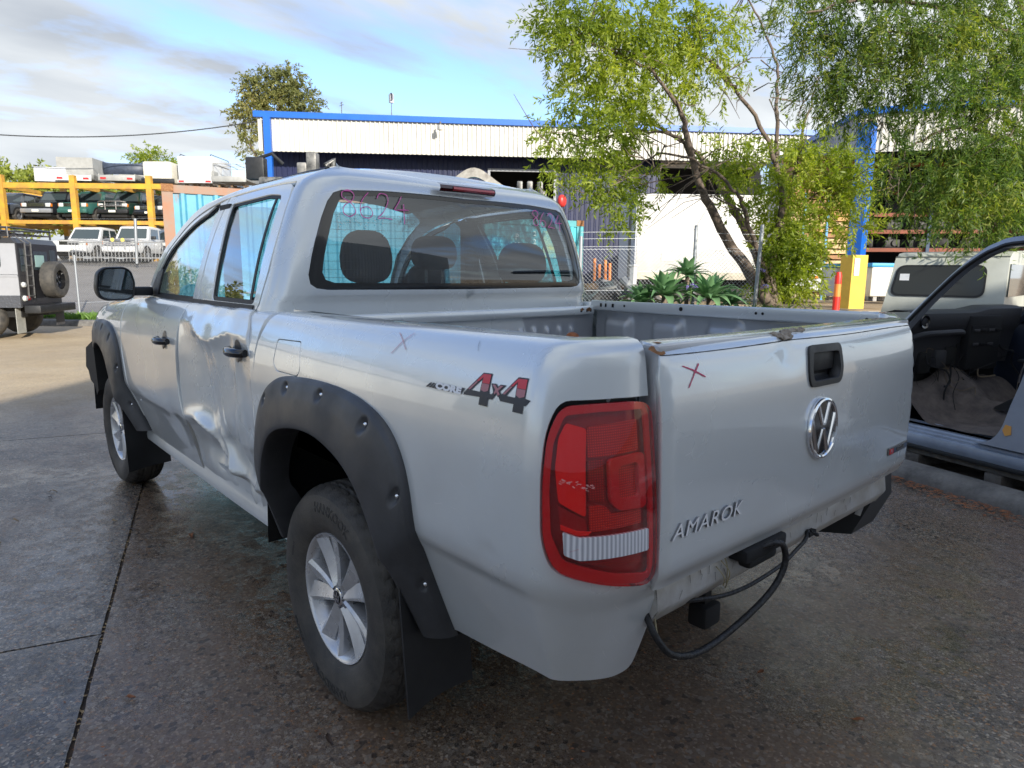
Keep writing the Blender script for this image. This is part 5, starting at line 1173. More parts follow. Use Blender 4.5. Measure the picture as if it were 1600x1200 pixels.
def engine_mesh(seed):
    random.seed(seed); mb = MB(); mb.box((-.24, -.25, 0), (.24, .25, .26), bev=.04); mb.box((-.16, -.22, .24), (.14, .22, .38), bev=.03)
    Rm = Matrix.Translation((random.uniform(-.08, .08), .27, .14)); mb.lathe([(.001, .03), (.09, .03), (.10, .0), (.04, -.02)], 14, Rm)
    mb.lathe([(.001, .03), (.05, .03), (.055, .0)], 12, Matrix.Translation((.14, .27, .28))); mb.tube([(-.2, .2, .3), (-.1, .3, .34), (.05, .28, .36)], .025, 6); mb.lathe([(.001, .02), (.04, .02), (.045, 0)], 12, Matrix.Translation((-.15, .27, .07))); return mb
protos = [engine_mesh(s).build('engine', ENG, None, True, 35) for s in (1, 2, 3)]
ang_ = math.atan2(rn.y, rn.x) - math.pi / 2
used = 0
row_names = ['on the shed floor', 'on the lowest shelf', 'on the second shelf', 'on the third shelf', 'on the fourth shelf']
for li, k, z in eng_places:
    q = xy(r0).lerp(xy(r1), (k + .5) / 7.5) - rn * .45; e = protos[used % 3] if used < 3 else protos[used % 3].copy()
    if used >= 3: COL.objects.link(e)
    e.location = (q.x, q.y, z + (.08 if li else 0)); e.rotation_euler = (0, 0, ang_ + random.uniform(-.3, .3)); sc_ = random.uniform(.85, 1.12); e.scale = (sc_, sc_, sc_)
    tag(e, 'shade-dark engine %s of the shed racking, %s from the blue column' % (row_names[li], ['first', 'second', 'third', 'fourth', 'fifth', 'sixth', 'seventh'][k]), 'engine', 'engines on the shed racking'); used += 1
random.seed(5)

# the shed behind the photographer, whose shade covers the pickup; mirrored in the glass
SB_ = tag(empty('rear_shed', (-9, 2, 0)), 'tall pale ribbed shed wall standing behind the photographer, mirrored in the windows', 'shed')
wd_ = Vector((.66, .75)).normalized(); W0_ = Vector((-7.4, 4.3)); bn = Vector((-.749, .662))
TGC = mat('pale_bounce_cladding', (.62, .64, .63), .45, var=.2, vscale=.5)  # cladding lightened to bounce light towards the pickup
for k0, k1, hh in ((-6, 1.35, 4.95), (1.35, 34, 6.35)):  # taller stretch added so the shade reaches over the cab
    w0, w1 = W0_ - wd_ * k0, W0_ - wd_ * k1
    child_world(ribbed_wall(w1, w0, 0, hh, .35, .05).build('ribbed_wall', TGC, SB_, False))
    m = MB(); P_4 = [w1, w0, w0 + bn * 14, w1 + bn * 14]; m.add([(p.x, p.y, hh) for p in P_4] + [(p.x, p.y, 0) for p in P_4], [(0, 1, 2, 3), (1, 2, 6, 5), (2, 3, 7, 6), (3, 0, 4, 7)]); child_world(m.build('roof_sheet', GREYW, SB_, False))
# low white building out of frame on the left, seen in the side windows
WB = tag(empty('white_building', (24, 14, 0)), 'low white building with a grey roof off to the left, mirrored in the side windows', 'building')
m = MB(); M_ = Matrix.Translation((30, 15, 0)) @ Matrix.Rotation(R(18), 4, 'Z'); m.box((-8, -5, 0), (8, 5, 3.4), M_); child_world(m.build('wall', WHITE, WB, False))
m = MB(); m.prism([(-5.6, 3.4), (5.6, 3.4), (0, 5.0)], -8.5, 8.5, M_, axis='x'); child_world(m.build('roof', GREYW, WB, False))

# ------------------------------------------------------------------ container behind the cab
def corr_mat(name, col, rust=(.25, .09, .04)):
    m = mat(name, col, .5, col2=tuple(c * .6 for c in col), vscale=.7); t = m.node_tree; b = t.nodes['Principled BSDF']; L = t.links.new; g = t.nodes.new('ShaderNodeTexCoord')
    mp_ = t.nodes.new('ShaderNodeMapping'); mp_.inputs['Scale'].default_value = (2.2, 2.2, .35); L(g.outputs['Object'], mp_.inputs[0])
    n = t.nodes.new('ShaderNodeTexNoise'); n.inputs['Scale'].default_value = 1.5; n.inputs['Detail'].default_value = 7; n.inputs['Roughness'].default_value = .7; L(mp_.outputs[0], n.inputs['Vector'])
    r = t.nodes.new('ShaderNodeMapRange'); r.inputs[1].default_value = .60; r.inputs[2].default_value = .72; L(n.outputs[0], r.inputs[0])
    mx_ = t.nodes.new('ShaderNodeMix'); mx_.data_type = 'RGBA'; L(r.outputs[0], mx_.inputs[0]); src = b.inputs['Base Color'].links[0].from_socket; L(src, mx_.inputs[6]); mx_.inputs[7].default_value = (*rust, 1); L(mx_.outputs[2], b.inputs['Base Color']); return m
CB_ = corr_mat('container_blue', (.10, .40, .58)); CR_ = mat('container_rust', (.34, .155, .085), .7, col2=(.26, .20, .16), vscale=3)
cdv = Vector((-.25, -.968)).normalized(); cl = Vector((11.62, -1.66)); cn = Vector((-cdv.y, cdv.x)); cn = cn if cn.dot(xy(CAM_POS) - cl) > 0 else -cn
zc0, zc1 = .15, 2.90
def container(s0, s1, zc0, zc1, depth, pm, name, label, loc, CR_=CR_):
    CT = tag(empty(name, loc), label, 'container', 'shipping containers beyond the pickup'); a, b = cl + cdv * s0, cl + cdv * s1
    child_world(ribbed_wall(a + cdv * .12, b - cdv * .12, zc0 + .12, zc1 - .12, .28, .035).build('side_panel', pm, CT, False))
    for q in (a, b - cdv * .18): m = slabbox(q, q + cdv * .18, zc0, zc1, -.14, .045, MB()); child_world(m.build('corner_post', CR_, CT, False))
    m = slabbox(a + cdv * .18, b - cdv * .18, zc1 - .14, zc1, -.1, .04, MB()); child_world(m.build('top_rail', CR_, CT, False))
    m = slabbox(a + cdv * .18, b - cdv * .18, zc0, zc0 + .16, -.1, .04, MB()); child_world(m.build('bottom_rail', CR_, CT, False))
    for q in (a - cdv * .004, b - cdv * .20): m = slabbox(q, q + cdv * .2, zc1 - .12, zc1 + .012, -.16, .06, MB()); child_world(m.build('corner_casting', RUSTM, CT, False))
    m = MB(); P_4 = [a, b, b - cn * depth, a - cn * depth]; m.add([(p.x, p.y, zc1 - .03) for p in P_4] + [(p.x, p.y, zc0) for p in P_4], [(0, 1, 2, 3), (1, 2, 6, 5), (2, 3, 7, 6), (3, 0, 4, 7)]); child_world(m.build('end_and_roof', pm, CT, False)); return CT
CT = container(0, 6.06, .15, 2.90, 2.44, CB_, 'shipping_container', 'sky-blue shipping container with a rusty corner post just left of the pickup cab', (10.9, -4.6, .15))
pm_b = mat('turquoise_post', (.10, .38, .42), .6, var=.3, vscale=3)
CTB = container(6.35, 8.95, .35, 2.62, 6.0, corr_mat('container_turquoise', (.08, .46, .56), (.48, .36, .12)), 'shipping_container', 'turquoise shipping container with vertical white lettering seen through the rear window', (9.6, -9.1, .35), pm_b)
def wall_text(txt, s, z, size, m_, par, nm='container_lettering', base=cl, d=cdv, n=cn, off=.050):
    V, F_ = text_mesh(txt, size=size, res=2, bold=.004 if size > .1 else 0); o = []
    for v in V: q = base + d * (s + v[0]) + n * off; o.append((q.x, q.y, z + v[1]))
    return child_world(mesh(nm, o, F_, m_, par, False))
LW = mat('letter_white', (.80, .82, .82), .6)
for i, ch in enumerate('PXU350'): wall_text(ch, 7.16, 2.20 - i * .19, .18, LW, CTB)
for i, ch in enumerate('22G1'): wall_text(ch, 7.62, 2.28 - i * .18, .15, LW, CTB)
m = slabbox(cl + cdv * 7.85, cl + cdv * 8.4, 1.75, 2.36, .04, .048, MB()); child_world(m.build('faded_placard', mat('faded_placard', (.52, .50, .22), .7, col2=(.20, .45, .50), vscale=4), CTB, False))
# parts stacked on the container roof
JM = mat('scrap_alloy', (.30, .29, .27), .5, metal=.4, col2=(.05, .05, .05), vscale=5)
def junk(px, py, t, w, h, seed, lab, cat, nm):
    random.seed(seed); p = at(px, py, t); z0 = zc1 - .02; o = empty(nm, (p.x, p.y, z0), rz=YAW); tag(o, lab, cat); M_ = Matrix.Identity(4)
    return o
o = junk(440, 262, 14.5, 1, .6, 3, 'grey gearbox lying on the container roof behind the left roof edge of the cab', 'gearbox', 'gearbox')
m = MB(); m.prism([(-.05, -.34), (-.05, .5), (.1, .62), (.34, .62), (.34, .45)], .1, .6, axis='z'); m = MB()
m.box((-.2, -.1, .05), (.25, .45, .50), bev=.05); m.lathe([(.001, 0), (.20, 0), (.22, .06), (.12, .35), (.09, .5)], 16, Matrix.Translation((0, -.55, .35))); m.build('casing', JM, o)
m = MB(); m.box((-.1, .35, .45), (.15, .75, .92), bev=.03); m.tube([(0, .5, .9), (0, .2, 1.0), (.1, 0, .8)], .04, 8); m.build('bracket', BLACKP, o)
o = junk(490, 262, 14.8, 1, .6, 4, 'upright black and grey engine on the container roof beside the gearbox', 'engine', 'scrap_engine')
m = MB(); m.box((-.2, -.30, .05), (.2, .28, .62), bev=.05); m.box((-.15, -.1, .6), (.15, .12, 1.08), bev=.03); m.box((-.12, .12, .58), (.12, .34, .86), bev=.03); m.tube([(-.1, -.28, .8), (0, -.45, .95), (.1, -.36, .5)], .05, 8); m.build('block', JM, o)
m = MB(); m.lathe([(.001, 0), (.11, 0), (.12, .05)], 14, Matrix.Translation((0, -.38, .8))); m.box((-.1, -.62, .1), (.15, -.34, .5), bev=.03); m.build('pulley', BLACKP, o)
o = junk(775, 290, 16.6, 1, .6, 5, 'pale grey pressed metal car cross member on the container roof above the cab', 'car part', 'cross_member')
def cm(u, v): return (0.06 * v[0], (u), .42 + .50 * math.exp(-((u - .45) / .75) ** 2) + v[1] + .03 * math.sin(u * 9))
m = MB(); m.grid(lambda u, v: (v[0], u, max(.05, .50 + .55 * math.exp(-((u - .55) / .62) ** 2) + v[1])), np.linspace(-1.25, 1.2, 26), [(-.1, -.22), (-.08, 0), (.08, 0), (.1, -.22), (-.1, -.22)]); m.build('beam', mat('grey_primer', (.36, .34, .30), .6, col2=(.18, .16, .14), vscale=7), o)
m = MB(); 
for y in (-1.1, -.85, -.6): m.box((-.12, y - .06, .2), (.12, y + .08, .74), bev=.03)
m.build('mount', JM, o); m = MB()
for y in (-.9, .9): m.box((-.1, y - .08, 0), (.1, y + .08, .30))
m.build('support_block', mat('old_timber', (.16, .12, .09), .85, var=.4), o)
o = blob('red_cap', tuple(at(878, 314, 17.5)), (.10, .13, .16), mat('red_plastic', (.50, .03, .025), .4), None, p=2.3)
tag(o, 'small round red plastic dome showing behind the right roof corner of the cab', 'dome')
m = MB(); pz = at(878, 314, 17.5); m.tube([(pz.x, pz.y, 2.85), (pz.x, pz.y, pz.z - .2)], .08, 10); m.build('stand', BLACKP, o)
# ------------------------------------------------------------------ other vehicles
HEADL = mat('headlamp', (.62, .64, .62), .12, coat=1, var=.25, vscale=20); AMBER = mat('amber_lens', (.60, .18, .02), .2, coat=1); REDL = mat('red_lens_small', (.42, .015, .015), .2, coat=1)
WGL = mat('dark_window', (.035, .05, .055), .06, coat=1); PLATE = mat('number_plate', (.72, .72, .62), .5); GRILLE = mat('grille', (.03, .03, .03), .4)
def cpaint(n, c, metal=.3): return mat(n, c, .28, metal=metal, coat=.7, var=.12, vscale=1.5)
def wheel_part(par, x, y, r, w, rimm=ALLOYD, name='wheel'):
    sg = 1 if y > 0 else -1; M_ = Matrix.Translation((x, y, r)) @ Matrix.Scale(sg, 4, (0, 1, 0))
    m = MB(); m.lathe([(r * .60, w * .46), (r * .86, w * .5), (r * .96, w * .42), (r, w * .25), (r, -w * .3), (r * .9, -w * .5), (.05, -w * .5)], 28, M_); t = m.build(name, RUB, par, fixn=True)
    m = MB(); m.lathe([(r * .62, w * .44), (r * .56, w * .36), (r * .3, w * .30), (r * .22, w * .40), (.001, w * .42)], 28, M_); m.build('rim', rimm, t, True, 20, fixn=True)
    m = MB()
    for k in range(6):
        a = k * math.pi / 3; m.lathe([(.001, w * .37), (r * .075, w * .37)], 8, M_ @ Matrix.Translation((r * .42 * math.cos(a), 0, r * .42 * math.sin(a))))
    m.build('wheel_hole', MATTEB, t, False)
    return t
def car(name, label, cat, loc, rz, paint, L=4.6, Wd=1.8, Hh=1.75, kind='wagon', bull=False, group=None, bumper=None, lights=True, plate=True, scale=1, rack=False, spots=False):
    """front at +x; origin on the ground at the middle"""
    root = tag(empty(name, loc, rz), label, cat, group); h = Wd / 2; x0, x1 = -L / 2, L / 2
    hood = .56 * Hh + .06; belt = .60 * Hh; zb = .22 * Hh
    if kind == 'wagon': cab = (x0 + .04, x0 + .20, x1 - 1.75, x1 - 1.28)   # bottom rear, top rear, top front, bottom front
    else: cab = (x0 + 1.75, x0 + 1.95, x1 - 1.85, x1 - 1.28)
    xs = [x0, x0 + .10, x0 + .4, x1 - 1.4, x1 - 1.2, x1 - .5, x1 - .15, x1]
    def topz(x): 
        if kind == 'ute' and x < cab[0]: return belt + .02
        return belt if x < x1 - 1.25 else belt + (hood - belt) * sstep(x, x1 - 1.25, x1 - 1.1) - .10 * sstep(x, x1 - .9, x1) 
    def sec(x):
        nar = 1 - .10 * sstep(x, x1 - .35, x1) - .05 * (1 - sstep(x, x0, x0 + .25)); t = topz(x); y = h * nar
        return [(x, y * .93, zb), (x, y * .985, zb + .10), (x, y, zb + .28), (x, y * .985, t - .16), (x, y * .95, t - .04), (x, y * .88, t), (x, y * .4, t + .025), (x, 0, t + .03), (x, -y * .4, t + .025), (x, -y * .88, t), (x, -y * .95, t - .04), (x, -y * .985, t - .16), (x, -y, zb + .28), (x, -y * .985, zb + .10), (x, -y * .93, zb)]
    m = MB(); S_ = [sec(x) for x in sorted(set(xs + list(np.linspace(x0, x1, 18))))]; n = len(S_[0]); m.add([v for s_ in S_ for v in s_], [(i * n + j, i * n + j + 1, (i + 1) * n + j + 1, (i + 1) * n + j) for i in range(len(S_) - 1) for j in range(n - 1)] + [tuple(range(n)), tuple((len(S_) - 1) * n + j for j in range(n))[::-1]])
    m.build('body', paint, root, True, 32, fixn=True)
    a, b, c_, d = cab; z0, z1 = belt - .02, Hh; yb, yt = h * .90, h * .76
    def fr(z): return (z - z0) / (z1 - z0)
    pts = lambda k: None
    m = MB(); ringb = [(a, yb), (d, yb), (d, -yb), (a, -yb)]; ringt = [(b, yt), (c_, yt), (c_, -yt), (b, -yt)]
    def lerpring(t, ins=0): return [(ringb[i][0] * (1 - t) + ringt[i][0] * t - ins * (1 if i in (1, 2) else -1), (ringb[i][1] * (1 - t) + ringt[i][1] * t) - ins * (1 if i < 2 else -1)) for i in range(4)]
    lv = [(0, 0, z0), (.88, 0, z0 + .88 * (z1 - z0)), (.96, .03, z1 - .03), (1, .12, z1), (1, .4, z1 + .02)]
    rg = [[(*p, z) for p in lerpring(t, i_)] for t, i_, z in lv]; m.add([v for r_ in rg for v in r_], [(i * 4 + j, i * 4 + (j + 1) % 4, (i + 1) * 4 + (j + 1) % 4, (i + 1) * 4 + j) for i in range(len(rg) - 1) for j in range(4)] + [tuple((len(rg) - 1) * 4 + j for j in range(4))])
    m.build('cabin', paint, root, True, 40, fixn=True)
    def quad(i, u0, u1, v0, v1, nm, mt=WGL):     # pane on side i of the cabin, u along, v up
        o_ = []
        for u, v in ((u0, v0), (u1, v0), (u1, v1), (u0, v1)):
            t = v * .88; R_ = lerpring(t, -.006); p, q = R_[i], R_[(i + 1) % 4]; o_.append((p[0] * (1 - u) + q[0] * u, p[1] * (1 - u) + q[1] * u, z0 + t * (z1 - z0)))
        mm = MB(); mm.add(o_, [(0, 1, 2, 3)]); return mm.build(nm, mt, root, False)
    quad(1, .06, .94, .12, .93, 'windscreen'); quad(3, .10, .90, .15, .90, 'rear_window')
    if kind == 'wagon': cuts = [(.04, .30), (.34, .62), (.66, .93)]
    else: cuts = [(.06, .44), (.50, .88)]
    for u0, u1 in cuts: quad(0, u0, u1, .12, .90, 'side_window'); quad(2, 1 - u1, 1 - u0, .12, .90, 'side_window')
    for sg in (1, -1):
        for x in (x1 - .85, x0 + .95):
            mm = MB(); mm.prism([(x + .47 * math.cos(q), max(zb + .01, .36 + .44 * math.sin(q))) for q in np.linspace(-.35, math.pi + .35, 16)], sg * h * .93, sg * (h + .006)); mm.build('wheel_arch', MATTEB, root, False)
            wheel_part(root, x, sg * (h - .09), .36, .24, ALLOYD)
        mm = MB(); mm.box((d - .32, sg * (h * .95), belt + .02), (d - .18, sg * (h + .18), belt + .20), bev=.03); mm.build('door_mirror', BLACKP, root)
    fb = hood - .30; bz = zb + .10
    mm = MB(); mm.box((x1 - .04, -h * .55, fb), (x1 + .012, h * .55, fb + .19), bev=.01); g_ = mm.build('grille', GRILLE, root)
    for k in range(3): mm = MB(); mm.box((x1 + .012, -h * .52, fb + .035 + k * .055), (x1 + .022, h * .52, fb + .052 + k * .055)); mm.build('grille_bar', CHROME, g_, False)
    if lights:
        for sg in (1, -1):
            mm = MB(); mm.box((x1 - .10, sg * h * .57, fb - .01), (x1 + .010, sg * h * .88, fb + .20), bev=.03); mm.build('headlight', HEADL, root); mm = MB(); mm.box((x1 - .14, sg * h * .885, fb), (x1 - .01, sg * h * .925, fb + .17), bev=.01); mm.build('indicator', AMBER, root)
    mm = MB(); mm.box((x1 - .12, -h * .95, zb + .02), (x1 + .10, h * .95, zb + .26), bev=.05); mm.build('bumper', bumper or paint, root)
    if plate: mm = MB(); mm.box((x1 + .10, -.19, zb + .08), (x1 + .108, .19, zb + .19)); mm.build('number_plate', PLATE, root, False)
    if bull:
        mm = MB(); z_ = zb + .2
        for zz in (z_ + .22, z_ + .46): mm.tube([(x1 + .04, -h * .85, zz - .04), (x1 + .2, -h * .6, zz), (x1 + .2, h * .6, zz), (x1 + .04, h * .85, zz - .04)], .035, 8)
        for y in (-.3, .3): mm.tube([(x1 + .2, y, z_), (x1 + .2, y, z_ + .48)], .03, 8)
        mm.build('bull_bar', STEEL if not spots else cpaint('bullbar_grey', (.30, .30, .32)), root)
    if spots:
        for y in (-.25, .25): mm = MB(); mm.lathe([(.001, .01), (.09, .0), (.10, -.03), (.06, -.1)], 16, Matrix.Translation((x1 + .25, y, zb + .62)) @ Matrix.Rotation(-math.pi / 2, 4, 'Z')); mm.build('spot_lamp', mat('yellow_lens', (.75, .62, .12), .3, coat=1), root)
    if kind == 'ute':
        mm = MB(); mm.box((x0 + .08, -h * .85, belt - .35), (cab[0] - .05, h * .85, belt + .055)); mm.build('tray_cover', BLACKP, root, False)
    mm = MB(); mm.box((x0 + .1, -h * .8, .22), (x1 - .1, h * .8, zb + .05)); mm.build('underside', UNDER, root, False)
    return root
# ---- yellow two-deck rack
YEL = mat('yellow_steel', (.62, .35, .03), .55, col2=(.40, .21, .05), vscale=1.6, detail=9)
YR = tag(empty('car_rack', tuple(VP(-22, 39))), 'long yellow steel two-deck rack holding scrapped cars and truck trays beyond the chain-link fence', 'rack')
def VB(r0, r1, f0, f1, z0, z1, mb):
    V = [(*(xy(CAM_POS) + RH.to_2d() * r + FH.to_2d() * f), z) for r in (r0, r1) for f in (f0, f1) for z in (z0, z1)]; mb.add(V, [(0, 1, 3, 2), (4, 6, 7, 5), (0, 4, 5, 1), (2, 3, 7, 6), (0, 2, 6, 4), (1, 5, 7, 3)]); return mb
zU, zM = at(150, 296, 38).z, at(150, 350, 38).z
rr = lambda px, t=38: (px - 800) / FPX * t * (.966 if t > 30 else .985)
for z, hh in ((zU, .28), (zM, .20)):
    for f in (37.6, 42.6): child_world(VB(rr(-260), rr(268), f, f + .2, z - hh / 2, z + hh / 2, MB()).build('long_beam', YEL, YR, False))
    for k, px in enumerate((-200, -100, -5, 116, 175, 234)): child_world(VB(rr(px) - .1, rr(px) + .1, 37.8, 42.6, z - .1, z + .1, MB()).build('cross_beam', YEL, YR, False))
for px in (-240, -120, 5, 117, 235):
    for f in (37.55, 42.7):
        child_world(VB(rr(px) - .145, rr(px) + .145, f, f + .24, 1.2, zU + .55, MB()).build('post', YEL, YR, False))
rz_cam = math.atan2(FH.y, FH.x)
def face_cam(deg): return rz_cam + math.pi + R(deg)       # 0: nose straight at the camera
def rk(px, f, z): p = VP(rr(px, f), f); return (p.x, p.y, z)
P_grey = cpaint('dark_grey_paint', (.09, .10, .115)); P_blk = cpaint('black_car_paint', (.02, .022, .028)); P_grn = cpaint('green_car_paint', (.05, .16, .14)); P_dgr = cpaint('dark_green_paint', (.018, .05, .038)); P_wht = cpaint('white_car_paint', (.62, .63, .64), 0)
zd = zM + .12
car('parked_car', 'dark grey SUV on the middle deck of the yellow rack, furthest left', 'car', rk(22, 40.6, zd), face_cam(2), P_grey, 4.6, 1.85, 1.68, group='cars on the middle deck of the rack')
car('parked_car', 'black four-wheel drive with pale headlights on the middle deck left of the yellow post', 'car', rk(94, 40.4, zd), face_cam(-2), P_blk, 4.6, 1.85, 1.75, bumper=cpaint('silver_trim_paint', (.30, .31, .33)), group='cars on the middle deck of the rack')
car('parked_car', 'green wagon on the middle deck just right of the yellow post', 'car', rk(150, 40.4, zd), face_cam(-4), P_grn, 4.6, 1.8, 1.78, bumper=P_grn, group='cars on the middle deck of the rack')
car('parked_car', 'dark green off-roader with bull bar on the middle deck beside the green wagon', 'car', rk(204, 40.4, zd), face_cam(0), P_dgr, 4.4, 1.8, 1.80, bull=True, bumper=BLACKP, group='cars on the middle deck of the rack')
car('parked_car', 'black car on the middle deck mostly hidden behind the rusty container post', 'car', rk(262, 40.6, zd), face_cam(-4), P_blk, 4.5, 1.8, 1.6, group='cars on the middle deck of the rack')
gz = lambda px, f: VP(rr(px, f), f).z
car('parked_ute', 'white dual-cab ute on the ground under the rack, left of the fence post', 'ute', rk(140, 37.5, gz(140, 37.5)), face_cam(2), P_wht, 5.0, 1.85, 1.78, kind='ute', bumper=P_wht, group='white cars on the ground under the rack')
car('parked_car', 'white four-wheel drive with yellow spot lamps on its bull bar, behind the fence post', 'car', rk(212, 37.5, gz(212, 37.5)), face_cam(4), P_wht, 4.9, 1.9, 1.85, bull=True, spots=True, bumper=P_wht, group='white cars on the ground under the rack')
car('parked_car', 'dark car parked on the ground beside the rusty container post', 'car', rk(262, 40, gz(262, 40)), face_cam(0), P_blk, 4.6, 1.8, 1.7)
# ---- trays and canopies on the top deck
zt = zU + .17
def onrack(px, f, z, nm, lab, cat, deg, grp='truck trays and canopies on the top deck'):
    return tag(empty(nm, rk(px, f, z), face_cam(deg)), lab, cat, grp)
TIM = mat('pallet_timber', (.30, .19, .10), .85, col2=(.14, .09, .055), vscale=6); ALU = mat('dull_aluminium', (.42, .42, .40), .5, metal=.3, var=.2, vscale=3); CREAMP = mat('cream_panel', (.66, .63, .54), .5, var=.15, vscale=2)
def timber(par, L=1.8, Wd=1.5, z0=0, n=3):
    for k in range(n):
        m = MB(); m.box((-L / 2, -Wd / 2 + k * (Wd - .1) / (n - 1), z0), (L / 2, -Wd / 2 + k * (Wd - .1) / (n - 1) + .1, z0 + .12)); m.build('bearer', TIM, par, False)
    for k in range(4):
        m = MB(); x = -L / 2 + k * (L - .12) / 3; m.box((x, -Wd / 2, z0 + .122), (x + .12, Wd / 2, z0 + .16)); m.build('board', TIM, par, False)
def tray(o, L, Wd, mt, z0=.35, side=.28, lights=True, tailw=None):
    m = MB(); m.box((-L / 2, -Wd / 2, z0), (L / 2, Wd / 2, z0 + .06)); m.build('tray_floor', mt, o, False)
    for sg in (1, -1): m = MB(); m.box((-L / 2, sg * Wd / 2, z0 + .005), (L / 2, sg * (Wd / 2 - .04), z0 + side), bev=.008); m.build('side_board', mt, o)
    m = MB(); m.box((L / 2 + .001, -Wd / 2, z0 - .10), (L / 2 + .05, Wd / 2, z0 + .20), bev=.008); tb = m.build('tail_board', tailw or mt, o)
    if lights:
        for sg in (1, -1): m = MB(); m.box((L / 2 + .05, sg * (Wd / 2 - .12), z0 - .03), (L / 2 + .07, sg * (Wd / 2 - .42), z0 + .08)); m.build('tail_light', REDL, tb, False)
o = onrack(92, 40, zt, 'ute_tub', 'white ute tub with dark rim, leftmost on the top deck of the yellow rack', 'ute tub', 12); timber(o, 2.0, 1.6)
def tubs(u, v): return (u, v[0], v[1])
m = MB(); 
for sg in (1, -1): m.prism([(-1.1, .2), (1.1, .2), (1.1, .95), (.8, 1.05), (-1.1, 1.05)], sg * .80, sg * .86)
m.build('side_panel', P_wht, o, False); m = MB(); m.box((1.09, -.86, .2), (1.14, .86, .98), bev=.01); m.build('tailgate', P_wht, o); m = MB(); m.box((-1.1, -.8, .25), (1.08, .8, .3)); m.box((-1.12, -.86, .2), (-1.1, .86, 1.05)); m.build('floor', BLACKP, o, False)
m = MB(); 
for sg in (1, -1): m.box((-1.12, sg * .78, 1.052), (1.1, sg * .88, 1.08))
m.build('rim_cap', BLACKP, o, False)
o = onrack(128, 40, zt, 'truck_tray', 'white-tailed tray carrying a plain grey box', 'tray', 8); tray(o, 2.4, 1.9, ALU, tailw=P_wht); m = MB(); m.box((-1.5, -.95, .42), (.9, .95, 1.55)); m.build('box_body', ALU, o, False); timber(o, 1.6, 1.4)
o = onrack(196, 40, zt, 'truck_tray', 'grey tray with red tail lamps under the dark blue-grey bumper', 'tray', 6); tray(o, 2.5, 1.95, ALU); timber(o, 1.8, 1.5)
m = MB(); m.box((-1.3, -.95, .41), (-1.2, .95, 1.3)); m.build('headboard', ALU, o, False)
ob = tag(empty('bumper_bar', rk(190, 39.4, zt + .62), face_cam(5)), 'dark blue-grey plastic bumper lying across the grey tray on the top deck', 'bumper')
m = MB(); 
def bump_(u, v): a = u * 1.15; return (.55 * math.cos(a) - .5 + v[0] * .7, 1.15 * math.sin(a) / math.sin(1.15), .06 + v[1] * (1 + .25 * (abs(u) ** 3)))
m.grid(bump_, np.linspace(-1, 1, 21), [(0, 0), (.14, .1), (.18, .3), (.12, .52), (.02, .60), (-.02, .55), (.04, .32), (-.02, .1), (0, 0)]); m.build('bumper_skin', mat('blue_grey_plastic', (.05, .065, .10), .5, var=.4, vscale=5), ob, True, 50)
o = onrack(258, 40, zt, 'ute_canopy', 'beige boxy ute canopy on the top deck behind the small green tree', 'canopy', 2); timber(o, 1.8, 1.4)
m = MB(); m.box((-1.3, -.8, .2), (1.1, .8, 1.35), bev=.12); m.build('shell', CREAMP, o); m = MB(); m.box((1.0, -.9, .17), (1.14, .9, .42), bev=.03); m.build('tail_bar', BLACKP, o)
o = onrack(318, 40, zt, 'service_body', 'tall white service body on the top deck, tallest of the row', 'service body', 0); timber(o, 1.8, 1.5)
m = MB(); m.box((-1.5, -.95, .25), (1.2, .95, 1.62), bev=.03); m.build('box_body', P_wht, o); m = MB(); m.box((1.2, -.85, .5), (1.215, .85, 1.5)); m.build('rear_door', P_wht, o, False); m = MB()
for sg in (1, -1): m.tube([(-1.4, sg * .85, 1.62), (-1.3, sg * .85, 1.74), (1.0, sg * .85, 1.74), (1.1, sg * .85, 1.62)], .02, 6); 
m.build('roof_rail', BLACKP, o); m = MB(); m.box((1.2, -.95, .17), (1.32, .95, .33)); m.build('tail_bar', P_wht, o, False)
for sg in (1, -1): m = MB(); m.box((1.321, sg * .6, .2), (1.33, sg * .9, .3)); m.build('tail_light', REDL, o, False)
o = onrack(368, 40, zt, 'truck_tray', 'silver tray with a tubular rack, rightmost on the top deck', 'tray', 2); tray(o, 2.5, 1.9, ALU, side=.5, lights=False); timber(o, 1.8, 1.5); m = MB()
for x in (-1.1, 0, 1.1):
    m.tube([(x, -.9, .4), (x, -.88, 1.25), (x, .88, 1.25), (x, .9, .4)], .025, 6)
for y in (-.85, -.3, .3, .85): m.tube([(-1.1, y, 1.25), (1.1, y, 1.25)], .02, 6)
m.build('tube_rack', ALU, o)

# ---- silver and black off-roader at the left edge
OFF = tag(empty('off_road_wagon', tuple(at(40, 525, 13.4))), 'silver and black off-road wagon with rear-mounted spare wheel at the left edge', 'car')
pc = at(38, 520, 13.4); hd = (-RH.to_2d() * .985 - FH.to_2d() * .17).normalized()
OFF.location = (pc.x, pc.y, H(pc.x, pc.y)); OFF.rotation_euler = (0, 0, math.atan2(hd.y, hd.x)); W2 = 1.62
